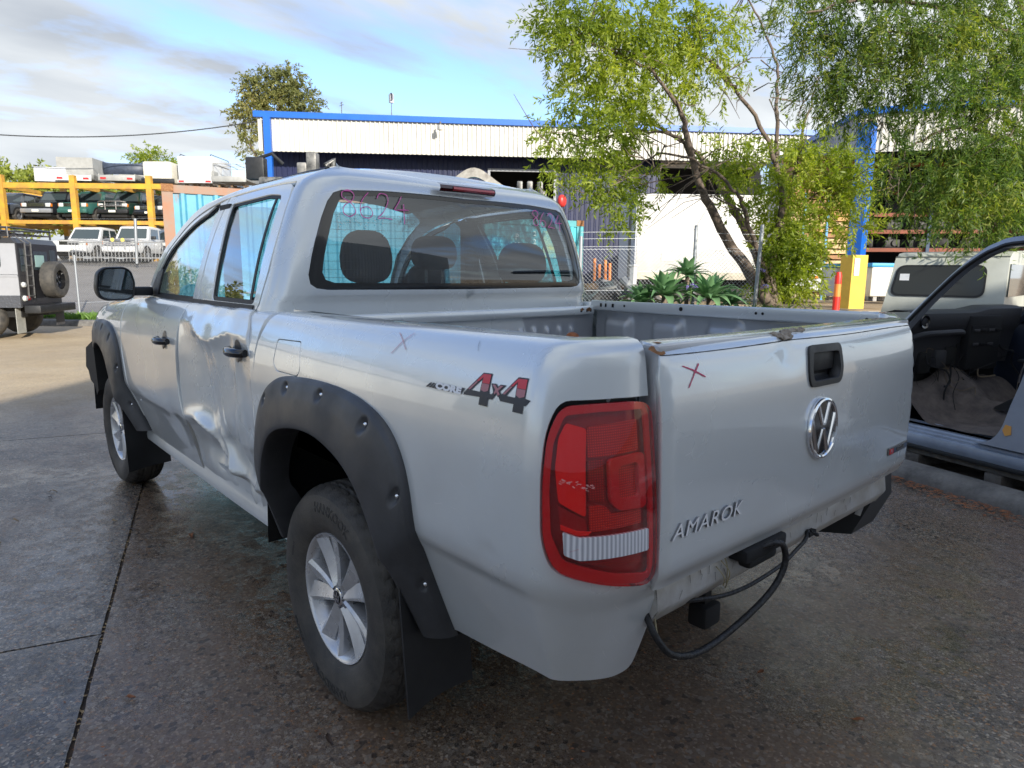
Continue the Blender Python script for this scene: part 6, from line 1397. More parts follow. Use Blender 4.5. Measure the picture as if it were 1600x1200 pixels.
# local frame: x forward, y left; rear left corner at the origin, so the body runs +x and to -y
OSIL = cpaint('off_roader_silver', (.42, .43, .46)); OBLK = mat('off_roader_black', (.022, .022, .026), .35, coat=.4)
m = MB(); m.prism([(0, .62), (4.0, .62), (4.0, 1.22), (2.9, 1.25), (0, 1.25)], 0, -W2); m.box((0.0, 0, 1.27), (2.7, -.04, 1.88)); m.build('body', OSIL, OFF, False)
m = MB(); m.box((.05, -.045, 1.25), (2.7, -W2, 1.90)); m.prism([(-.02, 1.88), (2.75, 1.88), (2.65, 1.99), (.06, 1.99)], .02, -W2 - .02); m.build('roof', OBLK, OFF, False)
m = MB(); m.box((-.022, .003, .64), (-.002, -W2 - .003, 1.885)); rp = m.build('rear_panel', OBLK, OFF, False)
m = MB(); m.prism(rnd([(.28, 1.38), (.98, 1.38), (.98, 1.80), (.28, 1.80)], .09), .002, .012); w_2 = m.build('side_window', WGL, OFF, False); m = MB(); m.prism(rnd([(1.25, 1.38), (2.1, 1.38), (2.1, 1.80), (1.25, 1.80)], .09), .002, .012); m.build('side_window', WGL, OFF, False)
m = MB(); m.box((0, .004, 1.225), (4, .016, 1.262)); m.build('waist_strip', OSIL, OFF, False)
CHK = mat('checker_plate', (.10, .105, .12), .4, metal=.5, bump=1, bscale=25); m = MB(); m.box((.0, .0, .62), (1.0, .012, .86)); m.build('corner_plate', CHK, OFF, False)
for y0, y1 in ((-.10, -.34), (-W2 + .34, -W2 + .10)): m = MB(); m.box((-.03, y0, 1.33), (-.024, y1, 1.78)); m.build('rear_window', WGL, rp, False)
m = MB(); m.box((-.032, -.46, .72), (-.023, -1.20, 1.82)); dr_ = m.build('rear_door', OBLK, OFF, False)
m = MB(); m.box((-.040, -.55, 1.36), (-.033, -1.12, 1.74)); m.build('door_window', WGL, dr_, False)
m = MB(); m.box((-.045, -.62, 1.42), (-.041, -.98, 1.66)); m.build('notice', mat('pale_green_paper', (.30, .45, .42), .7), dr_, False)
m = MB(); m.tube([(-.08, -.16, .8), (-.10, -.16, 1.9), (.05, -.16, 2.02)], .016, 6); m.tube([(-.08, -.38, .8), (-.10, -.38, 1.9), (.05, -.38, 2.02)], .016, 6)
for z in np.linspace(.85, 1.85, 6): m.tube([(-.09, -.16, z), (-.09, -.38, z)], .012, 6)
m.build('ladder', STEEL, OFF)
sw = MB(); Ms = Matrix.Translation((-.20, -.98, 1.16)) @ Matrix.Rotation(math.pi / 2, 4, 'Z'); n_ = 44; pr_ = [(.20, .13), (.27, .15), (.34, .145), (.385, .11), (.39, .06), (.39, -.06), (.385, -.11), (.34, -.13), (.2, -.13)]
V = []
for i, (r_, y_) in enumerate(pr_):
    for k in range(n_): q = r_ - (.014 if r_ > .38 and (k + i) % 2 else 0); V.append((q * math.cos(2 * math.pi * k / n_), y_, q * math.sin(2 * math.pi * k / n_)))
sw.add(V, [(i * n_ + k, i * n_ + (k + 1) % n_, (i + 1) * n_ + (k + 1) % n_, (i + 1) * n_ + k) for i in range(len(pr_) - 1) for k in range(n_)], Ms); sp_ = sw.build('spare_wheel', RUB, OFF, True, 25)
m = MB(); m.lathe([(.205, .125), (.19, .06), (.10, .04), (.06, .07), (.001, .08)], 28, Ms); m.build('rim', GLOSSB, sp_); m = MB()
for k in range(5): a = k * 1.2566; m.lathe([(.001, .075), (.028, .07), (.03, .05)], 8, Ms @ Matrix.Translation((.10 * math.cos(a), 0, .10 * math.sin(a))))
m.build('wheel_nut', CHROME, sp_)
for y, z, r_, mt in ((-.09, 1.07, .055, HEADL), (-.09, .80, .06, HEADL), (-.22, .80, .045, REDL), (-W2 + .09, 1.07, .05, REDL)): m = MB(); m.lathe([(.001, .05), (r_ * .8, .045), (r_, .02), (r_, 0)], 16, Matrix.Translation((-.024, y, z)) @ Matrix.Rotation(math.pi / 2, 4, 'Z')); m.build('tail_light', mt, OFF)
m = MB(); m.box((-.32, -.05, .50), (-.02, -W2 + .05, .66), bev=.02); m.box((-.2, -.6, .44), (-.05, -1.0, .52)); m.build('rear_bumper', BLACKP, OFF)
m = MB(); m.box((.12, -.02, .10), (.13, -.34, .60)); m.build('mudflap', mat('pale_mudflap', (.38, .38, .35), .7, var=.3), OFF, False); m = MB(); m.box((-.06, -W2 + .40, .18), (-.05, -W2 + .04, .58)); m.build('mudflap', mat('grey_flap', (.06, .06, .065), .7), OFF, False)
for x in (.75, 3.3):
    for y in (-.13, -W2 + .13): t_ = wheel_part(OFF, x, y if y > -.5 else y, .40, .26, GLOSSB)
m = MB(); m.box((.1, -.2, .42), (3.9, -W2 + .2, .64)); m.build('underside', UNDER, OFF, False)
m = MB()
for y in np.linspace(-.05, -W2 + .05, 7): m.box((.1, y - .02, 2.06), (2.6, y + .02, 2.09))
for x in (.1, .9, 1.7, 2.6): m.tube([(x, .02, 2.0), (x, .02, 2.18), (x, -W2 - .02, 2.18), (x, -W2 - .02, 2.0)], .022, 6)
m.tube([(.1, .02, 2.18), (2.6, .02, 2.18)], .022, 6); m.tube([(.1, -W2 - .02, 2.18), (2.6, -W2 - .02, 2.18)], .022, 6); m.build('roof_rack', OBLK, OFF)
m = MB(); m.box((.15, .10, 2.0), (2.5, .28, 2.16), bev=.05); m.build('awning_roll', OBLK, OFF)
m = MB(); m.box((1.2, -.3, 2.10), (2.2, -1.3, 2.30), bev=.06); m.build('roof_bag', OBLK, OFF)

# ---- white box truck
BT = tag(empty('box_truck', (9, -15.3, .55)), 'white box truck with a plain sunlit side parked behind the chain-link fence and leaning tree', 'truck')
q0, q1 = xy(at(992, 440, 19.5)), xy(at(1213, 440, 19.8)); bd_ = (q1 - q0).normalized(); bnn = Vector((bd_.y, -bd_.x)); bnn = bnn if bnn.dot(xy(CAM_POS) - q0) > 0 else -bnn
BT.location = (q0.x, q0.y, .50); BT.rotation_euler = (0, 0, math.atan2(bd_.y, bd_.x)); LB_ = (q1 - q0).length
s_ = 1 if (Matrix.Rotation(BT.rotation_euler.z, 2) @ Vector((0, 1))).dot(bnn) > 0 else -1     # side of +y that faces the camera
WSID = mat('worn_white_panel', (.60, .59, .56), .55, col2=(.46, .45, .43), vscale=1.5, bump=.3, bscale=3)
zb_, zt_ = at(1100, 437, 19.6).z - .5, at(1100, 306, 19.6).z - .5
m = MB(); m.box((0, 0, zb_), (LB_, -s_ * 2.1, zt_), bev=.03); m.build('box_body', WSID, BT)
m = MB(); m.box((.02, s_ * .012, zb_), (LB_ - .02, s_ * .002, zb_ + .22)); m.build('skirt_rail', mat('dirty_cream', (.55, .50, .40), .7, var=.4, vscale=3), BT, False)
m = MB(); m.box((-.03, -s_ * .02, zb_), (-.002, -s_ * 2.08, zt_ - .02)); rd_ = m.build('rear_door', mat('shaded_white_door', (.50, .52, .56), .5), BT, False)  # doors greyer than the side, their shade is in the colour
for y in (.55, .72): m = MB(); m.tube([(-.05, -s_ * y, zb_ + .05), (-.05, -s_ * y, zt_ - .1)], .018, 6); m.build('lock_bar', STEEL, rd_)
m = MB(); m.box((.75, s_ * .003, zb_ + .52), (1.15, s_ * .014, zb_ + .75)); m.build('vent', mat('grey_vent', (.5, .5, .5), .6), BT, False)
for z in (zt_ - .02, zb_ + .23): m = MB(); m.box((.01, s_ * .002, z - .03), (LB_, s_ * .016, z)); m.build('trim_rail', ALU, BT, False)
cz = lambda px, py: None
m = MB(); m.prism([(LB_ + .10, .45), (LB_ + 1.55, .45), (LB_ + 1.62, .95), (LB_ + 1.45, 1.25), (LB_ + 1.2, 1.95), (LB_ + .10, 2.0)], -s_ * .15, -s_ * 1.95); m.build('cab', P_wht, BT, False)
m = MB(); m.prism([(LB_ + .35, 1.25), (LB_ + 1.28, 1.25), (LB_ + 1.08, 1.85), (LB_ + .35, 1.85)], -s_ * .148, -s_ * .140); m.build('side_window', WGL, BT, False)
m = MB(); m.box((LB_ + 1.5, -s_ * .1, .40), (LB_ + 1.72, -s_ * 2.0, .72), bev=.04); m.build('bumper', P_wht, BT); m = MB(); m.box((LB_ + 1.15, -s_ * .149, .80), (LB_ + 1.35, -s_ * .138, .88)); m.build('indicator', AMBER, BT, False)
m = MB(); m.box((LB_ + 1.40, s_ * .02, 1.3), (LB_ + 1.5, -s_ * .12, 1.65), bev=.03); m.build('door_mirror', BLACKP, BT)
m = MB(); m.box((.3, -s_ * .6, .45), (LB_ + 1.4, -s_ * 1.5, zb_)); m.box((.6, -s_ * .3, .40), (1.6, -s_ * .2, .6)); m.build('chassis', UNDER, BT, False)
for x in (LB_ + .62, 1.0):
    for y in (-.32, -1.8): 
        m = MB(); r_ = .38; M_ = Matrix.Translation((x, s_ * y, r_)) @ Matrix.Scale(s_ * (1 if y > -1 else -1), 4, (0, 1, 0)); m.lathe([(.23, .10), (.33, .12), (.37, .09), (r_, .04), (r_, -.1), (.2, -.12)], 26, M_); t_ = m.build('wheel', RUB, BT, fixn=True)
        m = MB(); m.lathe([(.235, .095), (.20, .05), (.13, .07), (.06, .08), (.05, .11), (.001, .11)], 26, M_); m.build('rim', mat('rusty_cream_rim', (.50, .40, .30), .6, var=.3, vscale=12), t_, True, 20, fixn=True); m = MB()
        for k in range(6): a = k * math.pi / 3; m.lathe([(.001, .078), (.026, .078)], 8, M_ @ Matrix.Translation((.155 * math.cos(a), 0, .155 * math.sin(a))))
        m.build('wheel_hole', MATTEB, t_, False)
# white prop post under the rear corner, junk pile, orange pipes
p = at(988, 462, 18.8); m = MB(); m.box((-.07, -.07, 0), (.07, .07, 1.1)); m.box((-.1, -.1, 1.1), (.1, .1, 1.14)); o = m.build('white_post', P_wht, None, False, loc=(p.x, p.y, .5)); tag(o, 'short thick white post standing under the rear corner of the box truck', 'post')
for k, (px, h_) in enumerate(((929, 1.0), (937, .86), (946, .98), (953, .9))):
    p = at(px, 440, 16.5 + .1 * k); m = MB(); m.tube([(0, 0, 0), (.02, 0, h_)], .035, 8); m.box((-.11, -.11, -.02), (.11, .11, .0)); o = m.build('orange_stake', mat('orange_paint', (.75, .22, .04), .5), None, loc=(p.x, p.y, .75)); tag(o, '%s of the four thin orange stakes behind the fence' % ['leftmost', 'second from left', 'third from left', 'rightmost'][k], 'stake', 'orange stakes behind the fence')
random.seed(21); o = empty('scrap_pile', tuple(at(950, 452, 16.2))); tag(o, 'low heap of broken black and pale car parts in front of the orange stakes', 'scrap pile'); 
for nm, mt, n in (('broken_plastic', BLACKP, 14), ('scrap_piece', JM, 12), ('timber_piece', TIM, 5), ('pale_piece', ALU, 7)):
    for k in range(n):
        m = MB(); a = [random.uniform(.05, .28) for _ in range(3)]; m.box((-a[0], -a[1] * .5, -a[2] * .4), (a[0], a[1] * .5, a[2] * .4), Matrix.Rotation(random.uniform(0, 3), 4, Vector((random.random(), random.random(), random.random()))), ); q = m.build(nm, mt, o, False); q.location = (random.gauss(0, .35), random.gauss(0, .35) , random.uniform(-.25, .12))
# pillar guard, red bollard, bins, timber stack
p = at(1328, 482, 16.8); z0 = at(1328, 482, 16.8).z; z1 = at(1328, 399, 16.8).z; YP = mat('yellow_guard', (.70, .46, .06), .6, var=.15, vscale=4)
o = empty('column_guard', (p.x, p.y, z0), YAW + .25); tag(o, 'tall yellow guard wrapped round the foot of the blue column, with a notice', 'column guard'); m = MB(); m.prism([(-.18, -.24), (.18, -.20), (.18, .24), (-.18, .20)], 0, z1 - z0, axis='z'); m.build('shell', YP, o, False)
m = MB(); m.box((-.198, .00, z1 - z0 - .50), (-.192, .15, z1 - z0 - .08)); nt_ = m.build('notice', mat('notice_paper', (.62, .58, .62), .7), o, False)
for k in range(5): m = MB(); m.box((-.200, .02, z1 - z0 - .16 - k * .06), (-.1985, .13, z1 - z0 - .145 - k * .06)); m.build('printed_line', mat('print_grey', (.2, .18, .3), .7), nt_, False)
p = at(1305, 491, 15.0); o = empty('bollard', tuple(p)); tag(o, 'slim red and orange plastic bollard standing left of the yellow column guard', 'bollard'); hb_ = at(1305, 425, 15).z - p.z
m = MB(); m.tube([(0, 0, 0), (0, 0, hb_ * .42)], .075, 14); m.build('base', mat('red_bollard', (.72, .03, .02), .45), o); m = MB(); m.tube([(0, 0, hb_ * .42), (0, 0, hb_ * .72)], .070, 14); m.build('middle', mat('orange_bollard', (.80, .25, .05), .45), o); m = MB(); m.tube([(0, 0, hb_ * .72), (0, 0, hb_ * .9), (0, 0, hb_)], .07, 14, taper=[.072, .072, .05]); m.build('top', MATS['red_bollard'], o)
for k, (px, t_, wd, lab) in enumerate(((1316, 17.6, .9, 'grey-white plastic bin with blue lid behind the yellow column guard, left one'), (1372, 17.4, .95, 'cream plastic bin with blue lid right of the yellow column guard'))):
    p = at(px, 470, t_); o = empty('plastic_bin', tuple(p), YAW + .1); tag(o, lab, 'bin', 'bins with blue lids'); m = MB(); m.box((-.35, -wd / 2, .12), (.35, wd / 2, .86), bev=.04); m.build('tub', mat('bin_white' if k else 'bin_grey', (.72, .70, .62) if k else (.50, .52, .55), .6, var=.15), o); m = MB(); m.box((-.38, -wd / 2 - .03, .86), (.38, wd / 2 + .03, .96), bev=.02); m.build('lid', mat('blue_lid', (.05, .32, .62), .5), o)
    m = MB()
    for sx in (-.25, .25):
        for sy in (-.3, .3): m.box((sx - .05, sy - .05, 0), (sx + .05, sy + .05, .12))
    tag(m.build('feet', STEEL, o, False), kind='stuff')
TST = empty('timber_stack', tuple(at(1262, 470, 20.8)), YAW); tag(TST, 'tall stack of orange-brown timber planks on bearers beside the blue column', 'timber stack'); PLK = [mat('plank_orange', (.62, .34, .13), .7, var=.3, vscale=7), mat('plank_pale', (.66, .46, .24), .7, var=.3, vscale=7), mat('plank_brown', (.38, .20, .09), .75, var=.3, vscale=7)]
zs_ = .15; random.seed(3)
while zs_ < 4.3:
    for j in range(2):
        m = MB(); y0 = -.95 + j * .98 + random.uniform(-.03, .03); m.box((-.42 + random.uniform(-.02, .02), y0, zs_), (.45, y0 + .93, zs_ + .115)); m.build('plank', PLK[random.choice([0, 1, 1, 2]) if zs_ < 2.6 else random.choice([0, 2, 2])], TST, False)
    zs_ += .16
for y in (-.9, -.2, .5, .95): m = MB(); m.box((-.47, y - .03, .05), (-.43, y + .03, 3.2)); m.build('strap_post', mat('blue_post', (.08, .30, .55), .5), TST, False)

# ---- cream hardtop body beyond the tailgate
CH = empty('cream_hardtop', (0, 0, 0)); tag(CH, 'cream hardtop vehicle body with a long rounded side window beyond the tailgate', 'vehicle body')
CRM = mat('cream_body', (.56, .57, .50), .4, coat=.3, col2=(.44, .45, .39), vscale=2)
h0, h1 = xy(at(1372, 490, 6.9)), xy(at(1566, 490, 6.18)); hdv = (h1 - h0).normalized(); LH = (h1 - h0).length; CH.location = (h0.x, h0.y, .08); CH.rotation_euler = (0, 0, math.atan2(hdv.y, hdv.x)); ang2 = CH.rotation_euler.z
s2 = 1 if (Matrix.Rotation(ang2, 2) @ Vector((0, 1))).dot(xy(CAM_POS) - h0) > 0 else -1
zr = at(1480, 393, 6.5).z - .08; zw1 = at(1480, 416, 6.5).z - .08; zw0 = at(1480, 462, 6.5).z - .08
def hp(u, v):   # u along, v profile
    y, z = v; fr_ = sstep(z, .9, zr); x = u * LH; x += (.10 * (1 - u) * sstep(z, .7, zr) - .0 * u); return (x, s2 * y, z)
prf = [(-.02, .15), (0, .5), (.005, .80), (-.012, .84), (-.012, .93), (.0, .96), (-.015, zw0 - .03), (-.045, zw1 + .05), (-.06, zw1 + .08), (-.05, zw1 + .095), (-.09, zr - .06), (-.16, zr - .015), (-.30, zr), (-.8, zr + .02), (-1.3, zr), (-1.45, zr - .05), (-1.55, zw1), (-1.6, .8), (-1.6, .15)]
m = MB(); m.grid(hp, [-.0, .03, .2, .5, .8, .97, 1.0], prf)
for u in (0, 1): n0 = len(m.v); m.v += [hp(u, v) for v in prf]; m.f += [tuple(range(n0, n0 + len(prf)))]; m.mi += [0]
m.build('shell', CRM, CH, True, 50, fixn=True)
def hw(P, off, nm, mt, par=CH):
    V = [(x, s2 * (-.015 - .03 * (z - zw0) / (zw1 - zw0) + off), z) for x, z in P]; mm = MB(); mm.add(V, [tuple(range(len(V)))]); return mm.build(nm, mt, par, False)
wx0, wx1 = .09, LH - .17
fr_w = hw(rnd([(wx0 - .012, zw0 - .012), (wx1 + .012, zw0 - .012), (wx1 + .012, zw1 + .012), (wx0 + .04, zw1 + .012)], .08, 6), .007, 'window_seal', SEAL)
pane = hw(rnd([(wx0 + .01, zw0 + .004), (wx1 - .004, zw0 + .004), (wx1 - .004, zw1 - .004), (wx0 + .06, zw1 - .004)], .07, 6), .010, 'side_window', mat('hardtop_glass', (.015, .018, .018), .04, spec=.45))
hw([(wx0 + .07, zw1 - .14), (wx0 + .155, zw1 - .14), (wx0 + .155, zw1 - .075), (wx0 + .07, zw1 - .075)], .012, 'sticker', mat('white_sticker', (.75, .76, .78), .5), pane)
m = MB(); m.box((LH + .002, -s2 * .10, zw0), (LH + .012, -s2 * 1.3, zw1 + .02)); m.build('end_window', WGL, CH, False)
m = MB(); m.prism(rnd([(.12, .86), (LH - .25, .86), (LH - .25, .90), (.12, .90)], .015), s2 * .001, s2 * .010); m.build('waist_moulding', CRM, CH, False)

# ---- stripped blue-grey wagon shell on timber behind the kerb
SH = empty('stripped_wagon_shell', KP(0, .35, 0), math.atan2(ke.y, ke.x)); tag(SH, 'stripped doorless blue-grey wagon shell on timber at the right edge', 'car shell')
# local: x = along the kerb (towards its front), y = -depth into the car, z up
BGP = mat('blue_grey_paint', (.34, .38, .45), .3, metal=.12, coat=.6, var=.2, vscale=2); BGD = mat('shaded_shell_paint', (.035, .045, .075), .35, metal=.3, coat=.5, var=.3, vscale=2)  # dark copy of the shell paint carries the shade on its far side
pil_o = smoothpoly([(.86, 1.03), (.70, 1.20), (.48, 1.43), (.33, 1.56), (.22, 1.625), (.05, 1.665), (-.6, 1.68), (-1.6, 1.66)], 5)
pil_i = smoothpoly([(.785, 1.00), (.625, 1.20), (.42, 1.42), (.29, 1.515), (.19, 1.565), (.03, 1.60), (-.6, 1.59), (-1.6, 1.58)], 5)
m = MB(); n_ = len(pil_o)
for (P_, y_) in ((pil_o, -.10), (pil_o, -.03), (pil_i, 0.0), (pil_i, -.07)): m.v += [(x, y_ if P_ is pil_o else y_, z) for x, z in P_]
m.f += [(k * n_ + i, k * n_ + i + 1, ((k + 1) % 4) * n_ + i + 1, ((k + 1) % 4) * n_ + i) for k in range(4) for i in range(n_ - 1)]; m.mi += [0] * len(m.f); m.build('door_frame', BGP, SH, True, 40, fixn=True)
m = MB(); pm_ = [((a[0] + b[0] * 1) / 2 + .0, (a[1] + b[1]) / 2) for a, b in zip(pil_o, pil_i)]; m.tube([(x - .012, .012, z - .012) for x, z in pm_], .014, 6); m.build('door_seal', SEAL, SH)
m = MB(); m.grid(lambda u, v: (pil_o[int(u)][0], -.10 - v * 1.35, pil_o[int(u)][1] + .05 * math.sin(math.pi * v)), range(18, n_), np.linspace(0, 1, 8)); m.build('roof', BGP, SH)
m = MB(); m.tube([(.86, -1.48, 1.03), (.48, -1.45, 1.43), (.22, -1.42, 1.60), (-1.5, -1.42, 1.62)], .035, 6); m.build('far_pillar', BGD, SH)
m = MB(); m.box((-1.6, -.02, .142), (.98, .022, .176), bev=.006); m.build('sill_rubber', SEAL, SH)
# sill with steps, front wing stub, B pillar foot
sl_ = [(.0, .31), (.012, .300), (.012, .285), (.03, .278), (.03, .262), (.05, .255), (.055, .235), (.05, .20), (.03, .165), (.0, .150), (-.1, .145)]
m = MB(); m.grid(lambda x, v: (x, v[0] - .02, v[1] + .03 * 0), [-1.6, .86, 1.0], [(-.22, .305), (-.16, .315), (-.15, .300), (-.06, .300)] + sl_); m.build('sill', mat('shell_sill_paint', (.36, .42, .52), .3, metal=.12, coat=.6, var=.3, vscale=3), SH, True, 30)
m = MB(); m.prism([(1.0, .15), (.80, .15), (.78, .31), (.80, .6), (.79, .98), (.86, 1.03), (1.8, 1.02), (2.6, .95), (2.6, .5), (2.3, .62), (1.9, .62), (1.6, .30), (1.55, .15)], -.08, .03); m.build('front_wing', BGP, SH, False)
m = MB(); Bp = smoothpoly([(.16, .30), (.06, .33), (-.005, .42), (-.05, .60), (-.10, .80), (-.14, 1.1), (-.16, 1.58)], 5); m.prism(Bp + [(-.30, 1.58), (-.30, .30)], -.07, .055); bp_ = m.build('b_pillar', BGP, SH, True, 40)
m = MB(); m.prism([(-.075, .40), (-.04, .385), (-.02, .42), (-.035, .46), (-.07, .455)], .056, .060); m.build('rust_patch', mat('orange_filler', (.70, .34, .08), .7), bp_, False)
m = MB(); m.box((-1.5, -1.48, .24), (1.9, -.1, .30)); m.prism([(.92, .25), (.97, .5), (1.0, 1.0), (1.04, 1.0), (1.04, .25)], -1.45, -.08); m.build('floor_pan', UNDER, SH, False)
m = MB(); m.box((-1.6, -1.50, .25), (1.1, -1.53, 1.16)); m.build('far_dark_panel', BGD, SH, False)  # dark sheet added so the far side of the cabin reads as shade
CARP = mat('brown_carpet', (.20, .165, .145), .95, col2=(.10, .085, .08), vscale=9, bump=1, bscale=160)
m = MB(); m.grid(lambda u, v: (u, -.12 - v * 1.3, .315 + .02 * noise.noise(Vector((u * 5, v * 6, 0))) + .17 * math.exp(-((v - .5) / .14) ** 2) * (1 - .3 * u) + .26 * sstep(u, .58, .92) + .05 * math.exp(-((u - .25) / .12) ** 2 - ((v - .12) / .1) ** 2)), np.linspace(-.6, .92, 40), np.linspace(0, 1, 34)); m.build('carpet', CARP, SH, True, None)
random.seed(9)
DSH = mat('dash_plastic', (.045, .045, .05), .6, bump=.2, bscale=300)
m = MB(); m.grid(lambda y, v: (v[0], y, v[1] + (.03 * sstep(-y, .80, 1.05) if v[1] > 1 else 0)), np.linspace(-.10, -1.42, 30), [(1.04, 1.12), (.95, 1.145), (.84, 1.14), (.80, 1.12), (.795, 1.08), (.81, 1.0), (.835, .97), (.86, .82), (.88, .70)]); ds = m.build('dashboard', DSH, SH, True, 50)
m = MB(); m.lathe([(.001, -.01), (.03, -.008), (.036, .004), (.05, .008), (.052, 0)], 22, Matrix.Translation((.795, -.24, 1.06)) @ Matrix.Rotation(math.pi / 2, 4, 'Z')); m.build('air_vent', GLOSSB, ds)
m = MB(); m.tube(smoothpoly([(.82, -.12, .93), (.77, -.20, .965), (.75, -.4, .975), (.77, -.64, .975), (.82, -.72, .95)], 4), .022, 8); m.build('grab_rail', DSH, ds)
m = MB(); m.box((.78, -.76, .66), (.90, -1.16, 1.10), bev=.02); m.box((.775, -.78, .96), (.78, -1.06, 1.02)); m.build('centre_console', MATTEB, SH)
for k in range(7): m = MB(); y = -.80 - (k % 4) * .09; z = .97 - .11 * (k // 4); m.box((.768, y, z), (.775, y - .07, z + .022), bev=.003); m.build('radio_part', MATTEB if k % 2 else DSH, SH)
m = MB(); m.tube([(.42, -.82, .45), (.40, -.80, .66), (.37, -.78, .78)], .008, 6); m.build('gear_lever', CHROME, SH); m = MB(); m.box((.34, -.74, .775), (.40, -.82, .80), bev=.01); m.build('lever_knob', MATTEB, SH)
m = MB(); m.grid(lambda u, v: (.30 + .20 * math.cos(u) * (1 - v * .6), -.72 + .13 * math.sin(u) * (1 - v * .5), .42 + .09 * v), np.linspace(0, 2 * math.pi, 20), np.linspace(0, 1, 5)); m.build('console_boot', MATTEB, SH)
for k in range(20):
    m = MB(); y0 = random.uniform(-.2, -1.25); z0 = random.uniform(.62, .92); P0 = Vector((.86, y0, z0)); pts = [P0]
    for j in range(4): pts.append(pts[-1] + Vector((random.uniform(-.09, .03), random.uniform(-.12, .12), random.uniform(-.12, .06))))
    m.tube(smoothpoly([tuple(p) for p in pts], 4), random.choice([.002, .003, .007]), 5); m.build('loose_wire', random.choice([MATTEB, CBLM, CBLM, MATTEB, mat('wire_brown', (.16, .12, .07), .6)]), SH)
for k in range(9):
    m = MB(); y0 = random.uniform(-.2, -1.2); m.box((.84, y0, .58 + random.random() * .2), (.93, y0 - .14, .68 + random.random() * .2), bev=.02); m.build('heater_part', random.choice([MATTEB, DSH, UNDER]), SH)
m = MB(); m.box((-.1, -.28, .335), (.08, -.32, .36), bev=.005); m.build('seat_rail', STEEL, SH)
# pallet under it
PL_ = empty('timber_pallet', KP(0, .35, 0), math.atan2(ke.y, ke.x)); tag(PL_, 'weathered grey timber pallet on the kerb under the stripped wagon shell', 'pallet'); WT = mat('weathered_timber', (.17, .15, .13), .85, col2=(.08, .07, .06), vscale=8, bump=.5, bscale=60)
for y in (-.02, -.35, -.7): m = MB(); m.box((-1.7, y, .100), (1.3, y - .11, .142), bev=.004); m.build('board', WT, PL_)
for x in (-1.5, -.75, -.02, .56, 1.15): m = MB(); m.box((x, .0, .0), (x + .11, -.9, .098), bev=.004); m.build('bearer', WT, PL_)
for y in (.0, -.4): m = MB(); m.box((-1.7, y - .002, -.022), (1.3, y - .12, -.001), bev=.003); m.build('board', WT, PL_)
# ------------------------------------------------------------------ vegetation
def leaf_mat(name, c1, c2, c3, trans=.35, patch=1.1):
    m = bpy.data.materials.new(name); m.use_nodes = True; t = m.node_tree; b = t.nodes['Principled BSDF']; L = t.links.new; o = t.nodes['Material Output']
    g = t.nodes.new('ShaderNodeNewGeometry'); r = t.nodes.new('ShaderNodeValToRGB'); r.color_ramp.elements[0].color = (*c1, 1); r.color_ramp.elements[1].color = (*c3, 1); e = r.color_ramp.elements.new(.55); e.color = (*c2, 1)
    tcn = t.nodes.new('ShaderNodeTexCoord'); n = t.nodes.new('ShaderNodeTexNoise'); n.inputs['Scale'].default_value = patch; n.inputs['Detail'].default_value = 4; L(tcn.outputs['Object'], n.inputs['Vector'])
    a = t.nodes.new('ShaderNodeMath'); a.operation = 'MULTIPLY_ADD'; L(g.outputs['Random Per Island'], a.inputs[0]); a.inputs[1].default_value = .55
    s = t.nodes.new('ShaderNodeMapRange'); s.inputs[1].default_value = .3; s.inputs[2].default_value = .7; s.inputs[3].default_value = -.05; s.inputs[4].default_value = .5; L(n.outputs[0], s.inputs[0]); L(s.outputs[0], a.inputs[2]); L(a.outputs[0], r.inputs[0])
    L(r.outputs[0], b.inputs['Base Color']); b.inputs['Roughness'].default_value = .45; b.inputs['Specular IOR Level'].default_value = .35
    tr = t.nodes.new('ShaderNodeBsdfTranslucent'); hs = t.nodes.new('ShaderNodeHueSaturation'); hs.inputs['Value'].default_value = 1.7; hs.inputs['Saturation'].default_value = 1.15; L(r.outputs[0], hs.inputs['Color']); L(hs.outputs[0], tr.inputs[0])
    mx_ = t.nodes.new('ShaderNodeMixShader'); mx_.inputs[0].default_value = trans; L(b.outputs[0], mx_.inputs[1]); L(tr.outputs[0], mx_.inputs[2]); L(mx_.outputs[0], o.inputs[0]); return m
BARK = mat('bark', (.19, .145, .11), .9, col2=(.08, .06, .045), vscale=11, bump=1, bscale=45)
RNG = np.random.default_rng(4)
